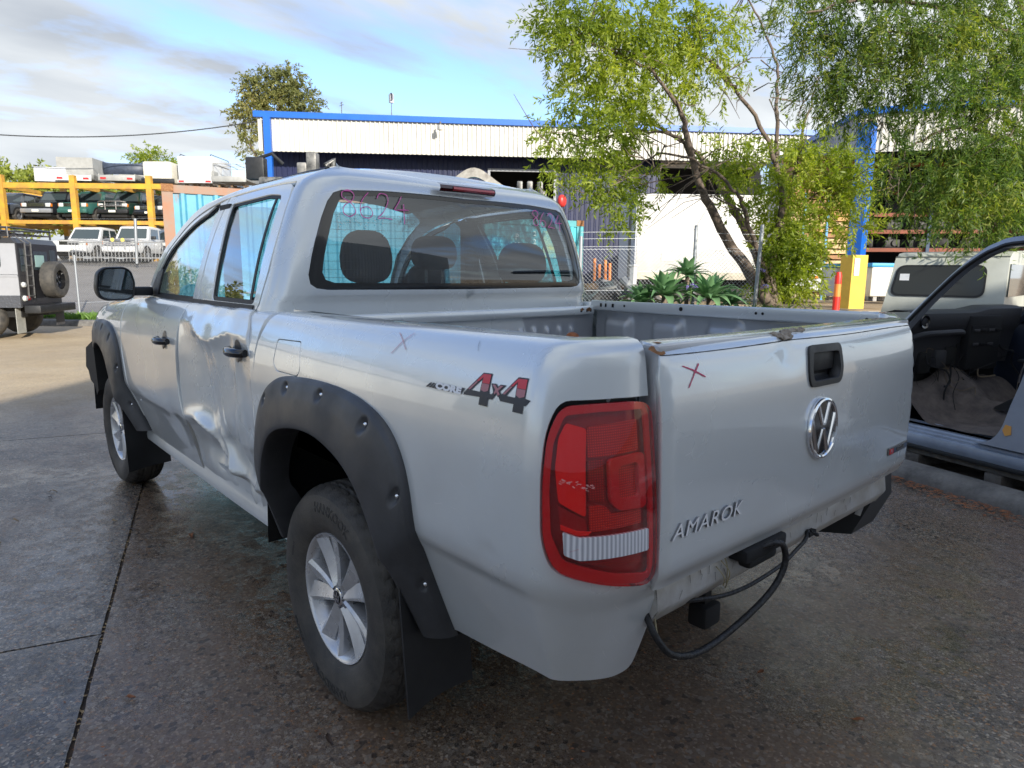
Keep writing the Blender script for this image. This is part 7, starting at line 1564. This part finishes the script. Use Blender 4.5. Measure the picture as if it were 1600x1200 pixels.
def leaf_cloud(name, clumps, per_m2, leaf, m, parent, droop=.5, spray=14, slen=.22, curl=.3, org=None):
    """clumps: (x, y, z, rx, ry, rz, density). Twigs scattered in each clump, leaves along each twig; one leaf is one small kinked blade."""
    B = []; D = []; 
    for cx, cy, cz, rx, ry, rz_, dn in clumps:
        n = max(3, int(per_m2 * dn * (rx * ry + ry * rz_ + rx * rz_) * 2.2)); d = RNG.normal(size=(n, 3)); d /= np.linalg.norm(d, axis=1)[:, None]
        rad = RNG.uniform(.25, 1.0, n) ** .6 * (1 + .25 * np.sin(d[:, 0] * 7 + cx) * np.sin(d[:, 2] * 6 + cz))
        B.append(np.stack([cx + d[:, 0] * rad * rx, cy + d[:, 1] * rad * ry, cz + d[:, 2] * rad * rz_], 1)); dd = d * .9 + RNG.normal(size=(n, 3)) * .55; dd[:, 2] -= droop; D.append(dd / np.linalg.norm(dd, axis=1)[:, None])
    B = np.concatenate(B); D = np.concatenate(D); n = len(B); ln, wd = leaf
    k = spray; tt = np.tile(np.linspace(.05, 1, k), n); Bi = np.repeat(B, k, 0); Di = np.repeat(D, k, 0); ls = np.repeat(RNG.uniform(.6, 1.3, n) * slen, k)
    P = Bi + Di * (tt * ls)[:, None]; P[:, 2] -= (tt ** 2) * ls * droop * .5
    N_ = len(P); rd_ = RNG.normal(size=(N_, 3)); rd_ -= (rd_ * Di).sum(1)[:, None] * Di; rd_ /= np.linalg.norm(rd_, axis=1)[:, None] + 1e-9
    ld = Di * RNG.uniform(.35, .9, N_)[:, None] + rd_ * .8; ld[:, 2] -= droop * .35; ld /= np.linalg.norm(ld, axis=1)[:, None]
    sd = np.cross(ld, RNG.normal(size=(N_, 3))); sd /= np.linalg.norm(sd, axis=1)[:, None] + 1e-9; L_ = ln * RNG.uniform(.6, 1.25, N_)[:, None]; W_2 = wd * RNG.uniform(.7, 1.3, N_)[:, None]; up = np.cross(sd, ld)
    V = np.stack([P, P + ld * L_ * .5 + sd * W_2 * .5 + up * L_ * curl * .12, P + ld * L_ + up * L_ * -curl * .15, P + ld * L_ * .5 - sd * W_2 * .5 + up * L_ * curl * .12], 1).reshape(-1, 3)
    me = bpy.data.meshes.new(name); me.vertices.add(len(V)); me.vertices.foreach_set('co', V.ravel().astype(np.float32)); me.loops.add(N_ * 4); me.loops.foreach_set('vertex_index', np.arange(N_ * 4, dtype=np.int32)); me.polygons.add(N_); me.polygons.foreach_set('loop_start', np.arange(0, N_ * 4, 4, dtype=np.int32)); me.polygons.foreach_set('loop_total', np.full(N_, 4, dtype=np.int32)); me.update(calc_edges=True); me.materials.append(m)
    o = link(bpy.data.objects.new(name, me), parent)
    if parent is not None: child_world(o)
    tag(o, kind='stuff')
    return o, B
def limb(mb, pts, r0, r1, n=8):
    P = smoothpoly(pts, 5); P = [tuple(np.array(p) + RNG.normal(size=3) * (.012 if 0 < i < len(P) - 1 else 0)) for i, p in enumerate(P)]; mb.tube(P, 0, n, taper=[r0 + (r1 - r0) * (i / (len(P) - 1)) ** .8 for i in range(len(P))]); return P
def A3(px, py, t): return tuple(at(px, py, t))
# ---- leaning multi-stemmed tree over the fence
TR = empty('bottlebrush_tree', (at(1200, 470, 10.4).x, at(1200, 470, 10.4).y, .3)); tag(TR, 'leaning multi-stemmed tree with light green feathery leaves behind the chain-link fence', 'tree')
LM1 = leaf_mat('leaves_light', (.09, .14, .022), (.25, .31, .045), (.46, .48, .09), .5)
base = A3(1206, 490, 10.3)
stems = [[(1204, 478, 10.3), (1168, 420, 10.2), (1140, 380, 10.1), (1108, 320, 10.0), (1088, 270, 9.9), (1070, 200, 9.7), (1058, 165, 9.6), (1020, 110, 9.4), (985, 50, 9.2)],
         [(1210, 480, 10.4), (1196, 430, 10.4), (1172, 375, 10.5), (1148, 330, 10.6), (1118, 280, 10.8), (1085, 235, 11), (1040, 205, 11.1), (985, 180, 11.2)],
         [(1215, 480, 10.4), (1206, 420, 10.4), (1222, 330, 10.4), (1215, 270, 10.4), (1195, 210, 10.3), (1150, 140, 10.1), (1105, 90, 10), (1060, 60, 9.9)],
         [(1216, 470, 10.5), (1222, 320, 10.8), (1213, 240, 10.8), (1212, 160, 10.9), (1213, 100, 11), (1190, 40, 11), (1165, -10, 11)],
         [(1220, 470, 10.6), (1232, 330, 10.9), (1245, 250, 11), (1262, 180, 11.1), (1280, 120, 11.2)],
         [(1200, 440, 10.3), (1180, 380, 10), (1160, 320, 9.7), (1150, 300, 9.6), (1110, 262, 9.5), (1040, 240, 9.3), (990, 262, 9.2), (950, 290, 9.1)],
         [(1088, 270, 9.9), (1060, 215, 9.8), (1000, 205, 9.7), (930, 215, 9.6), (890, 235, 9.5)],
         [(1118, 280, 10.8), (1075, 255, 10.9), (1030, 262, 11), (985, 285, 11)], [(1020, 110, 9.4), (960, 80, 9.3), (910, 60, 9.2)], [(1150, 140, 10.1), (1120, 110, 10), (1080, 60, 10)], [(1222, 330, 10.8), (1280, 300, 10.9), (1330, 280, 10.9)]]
for i, st_ in enumerate(stems):
    m = MB(); limb(m, [A3(*p) for p in st_], [.105, .11, .07, .05, .05, .045, .03, .025, .03, .025, .03][i], .012 if i < 5 else .006, 9 if i < 3 else 7); child_world(m.build('stem' if i < 5 else 'branch', BARK, TR, True, None))
m = MB()
for k in range(150):
    st_ = stems[RNG.integers(0, len(stems))]; j = RNG.integers(len(st_) // 2, len(st_)); p = np.array(A3(*st_[j])) + RNG.normal(size=3) * .10; q = p + RNG.normal(size=3) * [.45, .45, .35]; mid = (p + q) / 2 + RNG.normal(size=3) * .06
    m.tube([tuple(p), tuple(mid), tuple(q)], 0, 4, taper=[.011, .007, .003])
for a, b in [((1110, 262, 9.5), (1010, 330, 9.4)), ((1140, 300, 9.6), (1060, 345, 9.4)), ((1160, 330, 9.8), (1075, 300, 9.6))]:
    for k in range(4): p = np.array(A3(*a)); q = np.array(A3(*b)) + RNG.normal(size=3) * .15; m.tube([tuple(p), tuple((p + q) / 2 + RNG.normal(size=3) * .08 + [0, 0, .08]), tuple(q)], 0, 4, taper=[.010, .006, .003])
tag(child_world(m.build('twigs', BARK, TR)), kind='stuff')
def CL(L, k=1.0):
    o = []
    for px, py, r, t, d in L: p = at(px, py, t); rr_ = r / FPX * t; o.append((p.x, p.y, p.z, rr_, rr_, rr_ * .85, d * k))
    return o
left_ = CL([(868, 25, 42, 9.4, .9), (910, 15, 55, 9.3, 1), (880, 75, 38, 9.3, .7), (935, 75, 55, 9.2, 1.1), (985, 40, 55, 9.4, 1.1), (905, 150, 42, 9.4, .8), (880, 205, 34, 9.5, .8), (868, 250, 26, 9.4, .6), (900, 262, 32, 9.4, .8), (945, 215, 48, 9.3, 1.1), (950, 165, 45, 9.4, 1), (990, 120, 50, 9.6, 1), (990, 190, 40, 9.8, .8), (950, 280, 38, 9.2, 1), (975, 320, 30, 9.2, .9), (958, 352, 18, 9.2, .7), (1000, 250, 32, 9.4, .6), (1040, 60, 50, 9.9, 1), (1060, 20, 50, 10, 1), (1040, 130, 38, 9.9, .7), (1095, 70, 50, 10, .9), (1105, 130, 36, 10.1, .7), (1075, 165, 24, 10, .5), (1160, 45, 26, 11, .35), (1130, 30, 34, 10, .6), (1030, 290, 22, 9.4, .4), (1160, 110, 22, 10.4, .4)])
mid_ = CL([(1145, 238, 36, 10.4, .8), (1120, 250, 28, 10.2, .5), (1180, 262, 38, 10.3, .9), (1160, 300, 30, 10.1, .7), (1215, 315, 40, 10.6, .9), (1250, 345, 38, 10.5, .9), (1235, 395, 38, 10.4, 2), (1205, 440, 28, 10.4, 1.8), (1240, 432, 30, 10.5, 1.8), (1262, 400, 26, 10.5, 1.6), (1215, 350, 30, 10.4, 1.4), (1250, 270, 42, 10.8, .9), (1300, 262, 42, 10.8, 1), (1345, 262, 34, 10.8, 1), (1300, 305, 34, 10.8, .9), (1340, 310, 30, 10.8, .9), (1335, 350, 26, 10.8, .8), (1272, 225, 38, 11, .7), (1230, 210, 30, 11, .4), (1190, 400, 22, 10.3, .5), (1285, 340, 22, 10.7, .6), (1215, 370, 26, 10.5, .7), (1368, 285, 18, 10.8, .8)])
leaf_cloud('foliage', left_ + mid_, 78, (.098, .025), LM1, TR, droop=.55, spray=18, slen=.26)
# ---- darker drooping tree overhanging from the right
TR2 = empty('drooping_tree', (at(1640, 500, 8.5).x, at(1640, 500, 8.5).y, 0)); tag(TR2, 'dark green drooping needle-leaved tree hanging in from the upper right corner', 'tree')
LM2 = leaf_mat('leaves_dark', (.035, .075, .022), (.12, .185, .04), (.34, .36, .07), .5, patch=1.6)
for i, (st_, r0) in enumerate([([(1700, 560, 9.0), (1690, 350, 8.6), (1660, 200, 8.2), (1620, 60, 8), (1560, -60, 8)], .16), ([(1690, 350, 8.6), (1600, 160, 7.6), (1560, 90, 7.2), (1480, 60, 6.8), (1380, 50, 6.6)], .06), ([(1660, 200, 8.2), (1600, 75, 7.3), (1500, 20, 7), (1350, 0, 6.8), (1260, 20, 6.8)], .05), ([(1680, 300, 8.4), (1600, 235, 7.4), (1500, 200, 6.8), (1420, 230, 6.6)], .045)]):
    m = MB(); limb(m, [A3(*p) for p in st_], r0, .02 if i == 0 else .008, 9); child_world(m.build('trunk' if i == 0 else 'branch', BARK, TR2, True, None))
dk = CL([(1235, 20, 40, 7.0, .8), (1275, 60, 45, 7.0, 1), (1320, 20, 55, 6.9, 1.1), (1290, 125, 42, 7.0, 1), (1340, 90, 55, 6.8, 1.2), (1330, 165, 36, 7, .8), (1250, 100, 28, 7.1, .5), (1395, 50, 60, 6.7, 1.2), (1400, 130, 55, 6.7, 1.1), (1465, 40, 60, 6.6, 1.2), (1470, 130, 60, 6.5, 1.2), (1540, 50, 60, 6.8, 1.2), (1545, 140, 58, 6.6, 1.2), (1600, 90, 60, 6.8, 1.2), (1440, 200, 34, 6.6, .55), (1500, 215, 42, 6.4, .8), (1570, 220, 55, 6.4, 1.1), (1430, 262, 44, 6.5, 1), (1490, 275, 50, 6.4, 1.1), (1550, 290, 50, 6.4, 1.1), (1600, 290, 50, 6.5, 1.1), (1440, 310, 30, 6.5, .8), (1500, 335, 36, 6.3, .9), (1560, 345, 40, 6.4, .9), (1535, 372, 22, 6.4, .7), (1600, 350, 36, 6.5, .9), (1395, 225, 26, 6.6, .7), (1372, 190, 22, 6.7, .5), (1390, 278, 22, 6.5, .6), (1640, 200, 60, 6.8, 1), (1650, 40, 70, 7, 1), (1300, -40, 60, 7, 1), (1420, -50, 70, 6.8, 1), (1540, -40, 70, 6.8, 1)])
leaf_cloud('foliage', [(a, b, c, r1 * .80, r2 * .80, r3 * .74, d * (1.0 if i % 3 else 1.5)) for i, (a, b, c, r1, r2, r3, d) in enumerate(dk)], 165, (.074, .0125), LM2, TR2, droop=1.0, spray=24, slen=.24)
m = MB()
for k in range(140):
    cx, cy, cz, rx, *_ = dk[RNG.integers(0, len(dk))]; p = np.array([cx, cy, cz]) + RNG.normal(size=3) * rx * .3; q = p + RNG.normal(size=3) * rx * .6 + [0, 0, -.1]; m.tube([tuple(p), tuple((p + q) / 2 + RNG.normal(size=3) * .04), tuple(q)], 0, 4, taper=[.006, .004, .002])
tag(child_world(m.build('twigs', BARK, TR2)), kind='stuff')
# ---- gum tree beyond the shed, small tree, bush line
def far_tree(name, label, base, cl_, stems_, lm, r0, leaf, dens, spray=10, slen=.6):
    o = empty(name, base); tag(o, label, 'tree')
    for i, s_ in enumerate(stems_): m = MB(); limb(m, [A3(*p) for p in s_], r0 * (1 if i == 0 else .5), r0 * .15, 7); child_world(m.build('trunk' if i == 0 else 'branch', BARK, o, True, None))
    leaf_cloud('foliage', cl_, dens, leaf, lm, o, droop=.4, spray=spray, slen=slen); return o
LM3 = leaf_mat('leaves_gum', (.08, .10, .04), (.18, .19, .06), (.30, .26, .09), .3, patch=.15); LM4 = leaf_mat('leaves_bush', (.09, .12, .02), (.20, .24, .04), (.34, .36, .07), .25, patch=.12)
far_tree('gum_tree', 'tall olive-green gum tree rising behind the left end of the long shed', A3(440, 420, 60), CL([(440, 130, 22, 60, 1), (415, 130, 24, 60, 1), (395, 140, 20, 60, 1), (378, 170, 16, 60, .8), (400, 175, 24, 60, 1), (430, 165, 24, 60, 1), (455, 115, 14, 60, .8), (465, 145, 20, 60, 1), (480, 158, 18, 60, 1), (388, 208, 16, 60, .7), (395, 240, 12, 60, .7), (450, 180, 20, 60, .8), (485, 172, 14, 60, .8), (372, 190, 10, 60, .6)]),
    [[(440, 420, 60), (438, 250, 60), (435, 180, 60), (445, 120, 60)], [(438, 250, 60), (420, 190, 60), (395, 150, 60)], [(437, 230, 60), (460, 180, 60), (470, 150, 60)], [(438, 280, 60), (405, 250, 60), (385, 215, 60)]], LM3, .45, (.32, .13), 12, 12, .8)
far_tree('small_tree', 'small green tree on the skyline behind the canopies of the yellow rack', A3(235, 300, 55), CL([(212, 240, 10, 55, .9), (232, 236, 12, 55, 1), (245, 245, 12, 55, 1), (258, 250, 10, 55, .9), (225, 255, 14, 55, 1), (275, 258, 12, 55, .9)]), [[(240, 330, 55), (238, 280, 55), (235, 245, 55)]], LM1, .3, (.24, .10), 14, 12, .6)
VG = []
random.seed(8)
for k in range(26): px = -60 + k * 13 + random.uniform(-5, 5); VG.append((px, (285 if px < 80 else 310) + random.uniform(-14, 10), random.uniform(16, 26), 62 + random.uniform(-4, 4), 1))
for k in range(16): px = -60 + k * 22; VG.append((px, 335, 26, 62, 1))
o, _b = leaf_cloud('wood', CL(VG), 5, (.42, .20), LM4, None, droop=.1, spray=14, slen=.9); tag(o, kind='stuff'); tag(o, 'bright yellow-green mass of scrub behind the yellow rack at the left edge', 'trees')
# hedge out of frame on the left, mirrored in the side glass
VG = [(0, 0, 0)]; L3 = []
for k in range(26): a = R(2 + k * 2.2); d = 46 + 4 * math.sin(k * 2.1); L3.append((CAM_POS.x + d * math.cos(a), CAM_POS.y + d * math.sin(a), 3.4 + 1.0 * math.sin(k * 1.3), 4, 4, 3.0, 1))
o, _b = leaf_cloud('wood', L3, 2.6, (.5, .25), LM3, None, droop=.1, spray=12, slen=1.0); tag(o, 'dark wood line off to the left, mirrored in the side windows', 'trees', kind='stuff')
# ---- agaves
AGM = leaf_mat('agave_leaf', (.09, .19, .085), (.14, .27, .12), (.22, .36, .15), .15, patch=3)
def agave(px, py, t, s, tilt, n, label, seed):
    p = at(px, py, t); rg = np.random.default_rng(seed); o = empty('agave', tuple(p)); tag(o, label, 'agave', 'agaves in the garden bed by the fence')
    for k in range(n):
        a = k * 2.39996; el = math.radians(12 + 68 * (k / n) ** 1.1) + rg.normal() * .08; L_ = s * (.52 - .14 * (k / n)) * rg.uniform(.85, 1.12); w = s * .058 * rg.uniform(.85, 1.15); m = MB(); V = []
        dx = np.array([math.cos(a), math.sin(a), 0]); sd = np.array([-math.sin(a), math.cos(a), 0]); up = np.array([0, 0, 1.])
        for i in range(8):
            u = i / 7; e = el - .55 * u * u * (1 - k / n * .6); c_ = dx * (L_ * u * math.cos(el - .25 * u)) + up * (L_ * u * math.sin(e) + .02); ww = w * (math.sin(math.pi * (.16 + .84 * u ** .85)) ** .75 * (1 - u ** 6) + .0); nrm = up * math.cos(e) - dx * math.sin(e)
            for q, hh in ((-1, .35), (-.5, .08), (0, 0), (.5, .08), (1, .35)): V.append(tuple(c_ + sd * (ww * q) + nrm * (hh * ww * .8)))
        m.add(V, [(i * 5 + j, i * 5 + j + 1, (i + 1) * 5 + j + 1, (i + 1) * 5 + j) for i in range(7) for j in range(4)]); m.build('leaf', AGM, o, True, None)
    m = MB(); m.tube([(0, 0, -.5), (0, 0, .04)], .035 * s, 8); m.build('stem', BARK, o); o.rotation_euler = (tilt, tilt * .5, 0); return o
agave(1002, 478, 8.5, .80, .06, 30, 'agave rosette lowest and furthest left behind the bed rail', 1)
agave(1038, 466, 8.35, 1.0, .1, 38, 'wide pale agave rosette left of the purple flower', 2)
agave(1074, 434, 8.8, .80, -.04, 30, 'highest agave rosette with pointed leaves, against the white box truck', 3)
agave(1108, 470, 8.4, 1.0, -.08, 38, 'agave rosette right of the purple flower, beside the leaning tree', 4)
agave(1140, 480, 8.9, .75, .05, 28, 'smaller agave rosette furthest right, half behind the fence mesh', 5)
# agapanthus
AGP = leaf_mat('strap_leaf', (.06, .13, .03), (.12, .22, .04), (.2, .32, .06), .25, patch=3); PUR = mat('lilac_petal', (.30, .24, .62), .6, var=.3, vscale=60)
p = at(1200, 492, 8.6); o = empty('strap_leaf_clump', tuple(p)); tag(o, 'low clump of bright green strap leaves at the foot of the leaning tree', 'plant'); V = []; F_ = []
for k in range(330):
    cx, cy = RNG.normal() * .20, RNG.normal() * .14; a = RNG.uniform(0, 6.28); L_ = RNG.uniform(.14, .30); w = RNG.uniform(.006, .012); n0 = len(V); e = RNG.uniform(.7, 1.4); dx = np.array([math.cos(a), math.sin(a), 0]); sd = np.array([-math.sin(a), math.cos(a), 0])
    q = np.array([cx * RH.x + cy * FH.x, cx * RH.y + cy * FH.y, 0])
    for i in range(5): u = i / 4; c_ = q + dx * L_ * u * math.cos(e - .9 * u) + np.array([0, 0, L_ * (u * math.sin(e) - .45 * u * u)]); ww = w * (1 - u ** 2 * .9); V += [tuple(c_ - sd * ww), tuple(c_ + sd * ww)]
    F_ += [(n0 + 2 * i, n0 + 2 * i + 1, n0 + 2 * i + 3, n0 + 2 * i + 2) for i in range(4)]
tag(mesh('leaves', V, F_, AGP, o, True, None), kind='stuff')
for px, py, t, lab in ((1081, 449, 8.2, 'purple flower head among the agaves, low in front of the highest rosette'), (1189, 424, 9.0, 'thin purple flower head standing against the tree trunks, left of the fence post'), (1196, 449, 8.8, 'faint purple flower head low at the foot of the fence post')):
    p = at(px, py, t); o = empty('agapanthus_flower', (p.x, p.y, p.z - .35)); tag(o, lab, 'flower', 'agapanthus flowers'); m = MB(); m.tube([(0, 0, 0), (.01, 0, .34)], .005, 5); m.build('stalk', AGP, o); m = MB()
    for k in range(46 if px == 1081 else 24): d = RNG.normal(size=3); d /= np.linalg.norm(d); d[2] = abs(d[2]) * .8 - .1; r = .055 if px == 1081 else .045; c_ = d * r + [0, 0, .35]; s3 = RNG.normal(size=3) * .012; m.add([tuple(c_), tuple(c_ + s3), tuple(c_ + d * .018), tuple(c_ - s3)], [(0, 1, 2, 3)])
    m.build('flower_head', PUR, o, False)
# grass and weeds on the verge
def tufts(name, pts, h, lab, m_):
    V = []; F_ = []
    for x, y, z in pts:
        for j in range(5):
            a = RNG.uniform(0, 6.28); hh = h * RNG.uniform(.4, 1.2); w = .008; n0 = len(V); dx, dy = math.cos(a), math.sin(a); l = hh * RNG.uniform(.2, .7)
            V += [(x - dy * w, y + dx * w, z), (x + dy * w, y - dx * w, z), (x + dx * l * .4, y + dy * l * .4, z + hh * .7), (x + dx * l, y + dy * l, z + hh)]; F_ += [(n0, n0 + 1, n0 + 2), (n0 + 2, n0 + 3, n0)]
    return tag(mesh(name, V, F_, m_, None, False), kind='stuff')
P_ = []
for k in range(2600):
    r = -RNG.uniform(7.5, 14); f = 16.9 + abs(RNG.normal()) * .7
    if noise.noise(Vector((r * 1.3, f * .5, 3))) > -.15: q = VP(r, f, .08); P_.append((q.x, q.y, q.z))
tufts('grass', P_, .16, '', AGP)
P_ = []
for k in range(2600): q = VP(RNG.uniform(1.2, 4.4), RNG.uniform(8.2, 10.6)); P_.append((q.x, q.y, q.z + .30))
tufts('ground_cover', P_, .10, '', leaf_mat('litter_leaf', (.05, .04, .02), (.10, .10, .03), (.14, .18, .04), .1, patch=4))
# ------------------------------------------------------------------ chain-link fences
WIRE = mat('galvanised_wire', (.42, .44, .46), .5, metal=.6)
def chainlink(p0, p1, z0, z1, pitch, r, name, label, posts, strands, postm=None, pr=.028, parent_loc=None):
    p0, p1 = Vector(p0), Vector(p1); L_ = (p1 - p0).length; d = (p1 - p0) / L_; n = Vector((d.y, -d.x)); o = empty(name, (p0.x, p0.y, z0)); tag(o, label, 'fence'); V = []; F_ = []
    cols = int(L_ / pitch); rows = int((z1 - z0) / (pitch / 1.0)) 
    def seg(a, b):
        a, b = Vector(a), Vector(b); e = (b - a).normalized(); s = Vector((0, 0, 1)) if abs(e.z) < .9 else Vector((1, 0, 0)); u = e.cross(s).normalized() * r; w = e.cross(u).normalized() * r; k = len(V)
        for c in (a, b): V.extend([tuple(c + u), tuple(c - u * .5 + w * .87), tuple(c - u * .5 - w * .87)])
        F_.extend([(k, k + 1, k + 4, k + 3), (k + 1, k + 2, k + 5, k + 4), (k + 2, k, k + 3, k + 5)])
    for c in range(cols + 1):
        for w in range(rows):
            s0 = (c + (w % 2) * .5) * pitch; s1 = (c + ((w + 1) % 2) * .5) * pitch; za, zb_2 = z0 + w * pitch * .5, z0 + (w + 1) * pitch * .5
            pass
    R_ = int((z1 - z0) / (pitch * .5))
    for c in range(cols):
        x = c * pitch
        for w in range(R_):
            za, zb_2 = z0 + w * pitch * .5, z0 + (w + 1) * pitch * .5; a, b = (x, x + pitch * .5) if w % 2 == 0 else (x + pitch * .5, x)
            q0_, q1_ = p0 + d * a, p0 + d * b; seg((q0_.x, q0_.y, za), (q1_.x, q1_.y, zb_2)); a, b = (x + pitch, x + pitch * .5) if w % 2 == 0 else (x + pitch * .5, x + pitch); q0_, q1_ = p0 + d * a, p0 + d * b; seg((q0_.x, q0_.y, za), (q1_.x, q1_.y, zb_2))
    mm = mesh('chain_link_mesh', V, F_, WIRE, o, False); child_world(mm); tag(mm, kind='stuff')
    for z in strands:
        m = MB(); m.tube([(*(p0 + d * s), z + .012 * math.sin(s * 1.7)) for s in np.linspace(0, L_, 14)], r * 1.4, 4); child_world(m.build('strand_wire', WIRE, o))
    for s, zt, lean in posts:
        q = p0 + d * s; m = MB(); m.tube([(q.x, q.y, z0 - .3), (q.x + d.x * lean, q.y + d.y * lean, zt)], pr, 10); child_world(m.build('post', postm or mat('galvanised_post', (.33, .35, .37), .5, metal=.5), o))
    return o
fa, fb = xy(VP(rr(905, 8.95), 8.95)), xy(VP(rr(1182, 8.95), 8.95)); Lf = (fb - fa).length
sx = lambda px: (px - 905) / (1182 - 905) * Lf
zf = lambda py: at(1050, py, 9.0).z
chainlink(fa, fb, .45, zf(388), .052, .0017, 'chain_link_fence', 'chain-link fence with galvanised posts in front of the box truck and leaning tree', [(sx(1178), zf(352), .06), (sx(1083), zf(354), 0), (sx(905), zf(372), 0)], [zf(388), zf(376), zf(366), zf(392), zf(455)], pr=.024)
fa2, fb2 = xy(VP(rr(-60, 21), 21)), xy(VP(rr(262, 19.5), 19.5)); z2 = H(*fa2) + .1
chainlink(fa2, fb2, z2, z2 + 1.55, .075, .0022, 'chain_link_fence', 'long low chain-link fence crossing the yard behind the off-road wagon', [(1.0, z2 + 1.6, 0), (4.1, z2 + 1.6, 0)], [z2 + 1.55], pr=.03)
fa3, fb3 = xy(VP(rr(95, 34), 34)), xy(VP(rr(262, 33), 33)); z3 = at(170, 404, 34).z
o = chainlink(fa3, fb3, z3 + .05, z3 + .95, .16, .005, 'steel_mesh_fence', 'white palisade and mesh fence at the far side of the road below the yellow rack', [((fb3 - fa3).length * .64, z3 + 1.9, .1)], [z3 + 1.9], pr=.07)
WP = mat('white_steel', (.24, .245, .25), .5)
for k in range(30): q = fa3.lerp(fb3, k / 29) - FH.to_2d() * .06; m = MB(); m.box((q.x - .013, q.y - .013, z3 - .15), (q.x + .013, q.y + .013, z3 + .80)); child_world(m.build('upright', WP, o, False))
for z in (z3 + .0, z3 + .74): child_world(slabbox(fa3, fb3, z, z + .06, -.03, .03, MB()).build('rail', WP, o, False))
# overhead line
m = MB(); a, b = at(-300, 200, 33), at(420, 214, 36); m.tube([tuple(a.lerp(b, t) - Vector((0, 0, 1.1 * 4 * t * (1 - t) - .9))) for t in np.linspace(0, 1, 24)], .028, 5); tag(m.build('power_line', SEAL, None), 'single dark overhead cable crossing the sky at the left', 'cable')
# ------------------------------------------------------------------ fallen leaves and litter
LF = mat('dry_leaf', (.36, .13, .045), .6, col2=(.18, .07, .03), vscale=30); LF2 = mat('pale_leaf', (.36, .25, .12), .7, col2=(.2, .13, .06), vscale=30); LF3 = mat('dark_leaf', (.05, .03, .02), .6)
def fallen(x, y, L_, w, a, mt, label, z=.004, seed=0):
    rg = np.random.default_rng(seed); m = MB(); V = []
    for i in range(9): u = i / 8; hw_ = w * math.sin(math.pi * min(1, u * .96 + .02)) ** .8; b = .006 * math.sin(math.pi * u) + .004 * math.sin(u * 5 + seed); bend = .12 * L_ * math.sin(math.pi * u); V += [(u * L_, bend - hw_, b + .003), (u * L_, bend, b), (u * L_, bend + hw_, b + .004)]
    m.add(V, [(i * 3 + j, i * 3 + j + 1, (i + 1) * 3 + j + 1, (i + 1) * 3 + j) for i in range(8) for j in range(2)]); m.tube([(L_, 0, .002), (L_ * 1.2, .003, .002)], .0009, 4); o = m.build('fallen_leaf', mt, None, True, None, loc=(x, y, z)); o.rotation_euler = (0, 0, a); tag(o, label, 'leaf', 'fallen leaves on the wet concrete'); return o
def gp(px, py): d = at(px, py, 1) - CAM_POS; t = -CAM_POS.z / d.z; return CAM_POS + d * t
for k, (px, py, L_, w, a, mt, lab) in enumerate([(300, 842, .085, .012, -.4, LF, 'bright orange-brown leaf lying alone on the concrete left of the rear wheel'), (215, 830, .075, .006, .35, LF3, 'thin dark curled leaf just right of the long joint'), (183, 817, .06, .007, .1, LF2, 'small tan leaf just left of the thin dark leaf'), (2, 850, .07, .010, .3, LF2, 'pale leaf at the very left edge of the picture'), (30, 815, .055, .006, .5, LF2, 'faint pale leaf near the left edge, above the pale edge leaf'), (90, 769, .05, .008, .9, LF2, 'small pale upright leaf on the wet patch at the left'), (82, 780, .05, .005, .2, LF3, 'tiny dark leaf below the pale upright leaf'), (1350, 1130, .035, .010, .4, LF, 'orange leaf scrap on the concrete low at the right'), (1192, 1050, .03, .008, 1.4, LF, 'rusty leaf scrap below the hanging cable'), (212, 1092, .03, .008, .7, LF, 'orange leaf scrap near the lower left corner right of the joint'), (520, 1165, .05, .008, -.2, LF3, 'dark leaf below the rear wheel at the bottom edge')]):
    p = gp(px, py); fallen(p.x, p.y, L_, w, a, mt, lab, seed=k)
def litter(name, pts, mt, s0=.012):
    V = []; F_ = []
    for x, y, z in pts: a = RNG.uniform(0, 3.14); l = s0 * RNG.uniform(.5, 1.8); w = l * RNG.uniform(.12, .4); n0 = len(V); c, s = math.cos(a), math.sin(a); V += [(x - c * l, y - s * l, z), (x + s * w, y - c * w, z + .003), (x + c * l, y + s * l, z + .002), (x - s * w, y + c * w, z + .001)]; F_.append((n0, n0 + 1, n0 + 2, n0 + 3))
    return tag(mesh(name, V, F_, mt, None, False), kind='stuff')
P_ = []
for k in range(1500): s = RNG.uniform(-2.4, 2.2); q = KP(s, -abs(RNG.normal()) * .10 - .01, .003); P_.append(q)
litter('leaf_litter', P_, LF, .016)
P_ = [(*(J + e1 * RNG.uniform(-3, 3) + e2 * RNG.normal() * .008), -.004) for k in range(260)]; litter('joint_litter', P_, LF2, .008)
P_ = []
for k in range(420): q = gp(RNG.uniform(0, 1600), RNG.uniform(700, 1200)); P_.append((q.x, q.y, .002))
litter('grit', P_, LF, .0045)
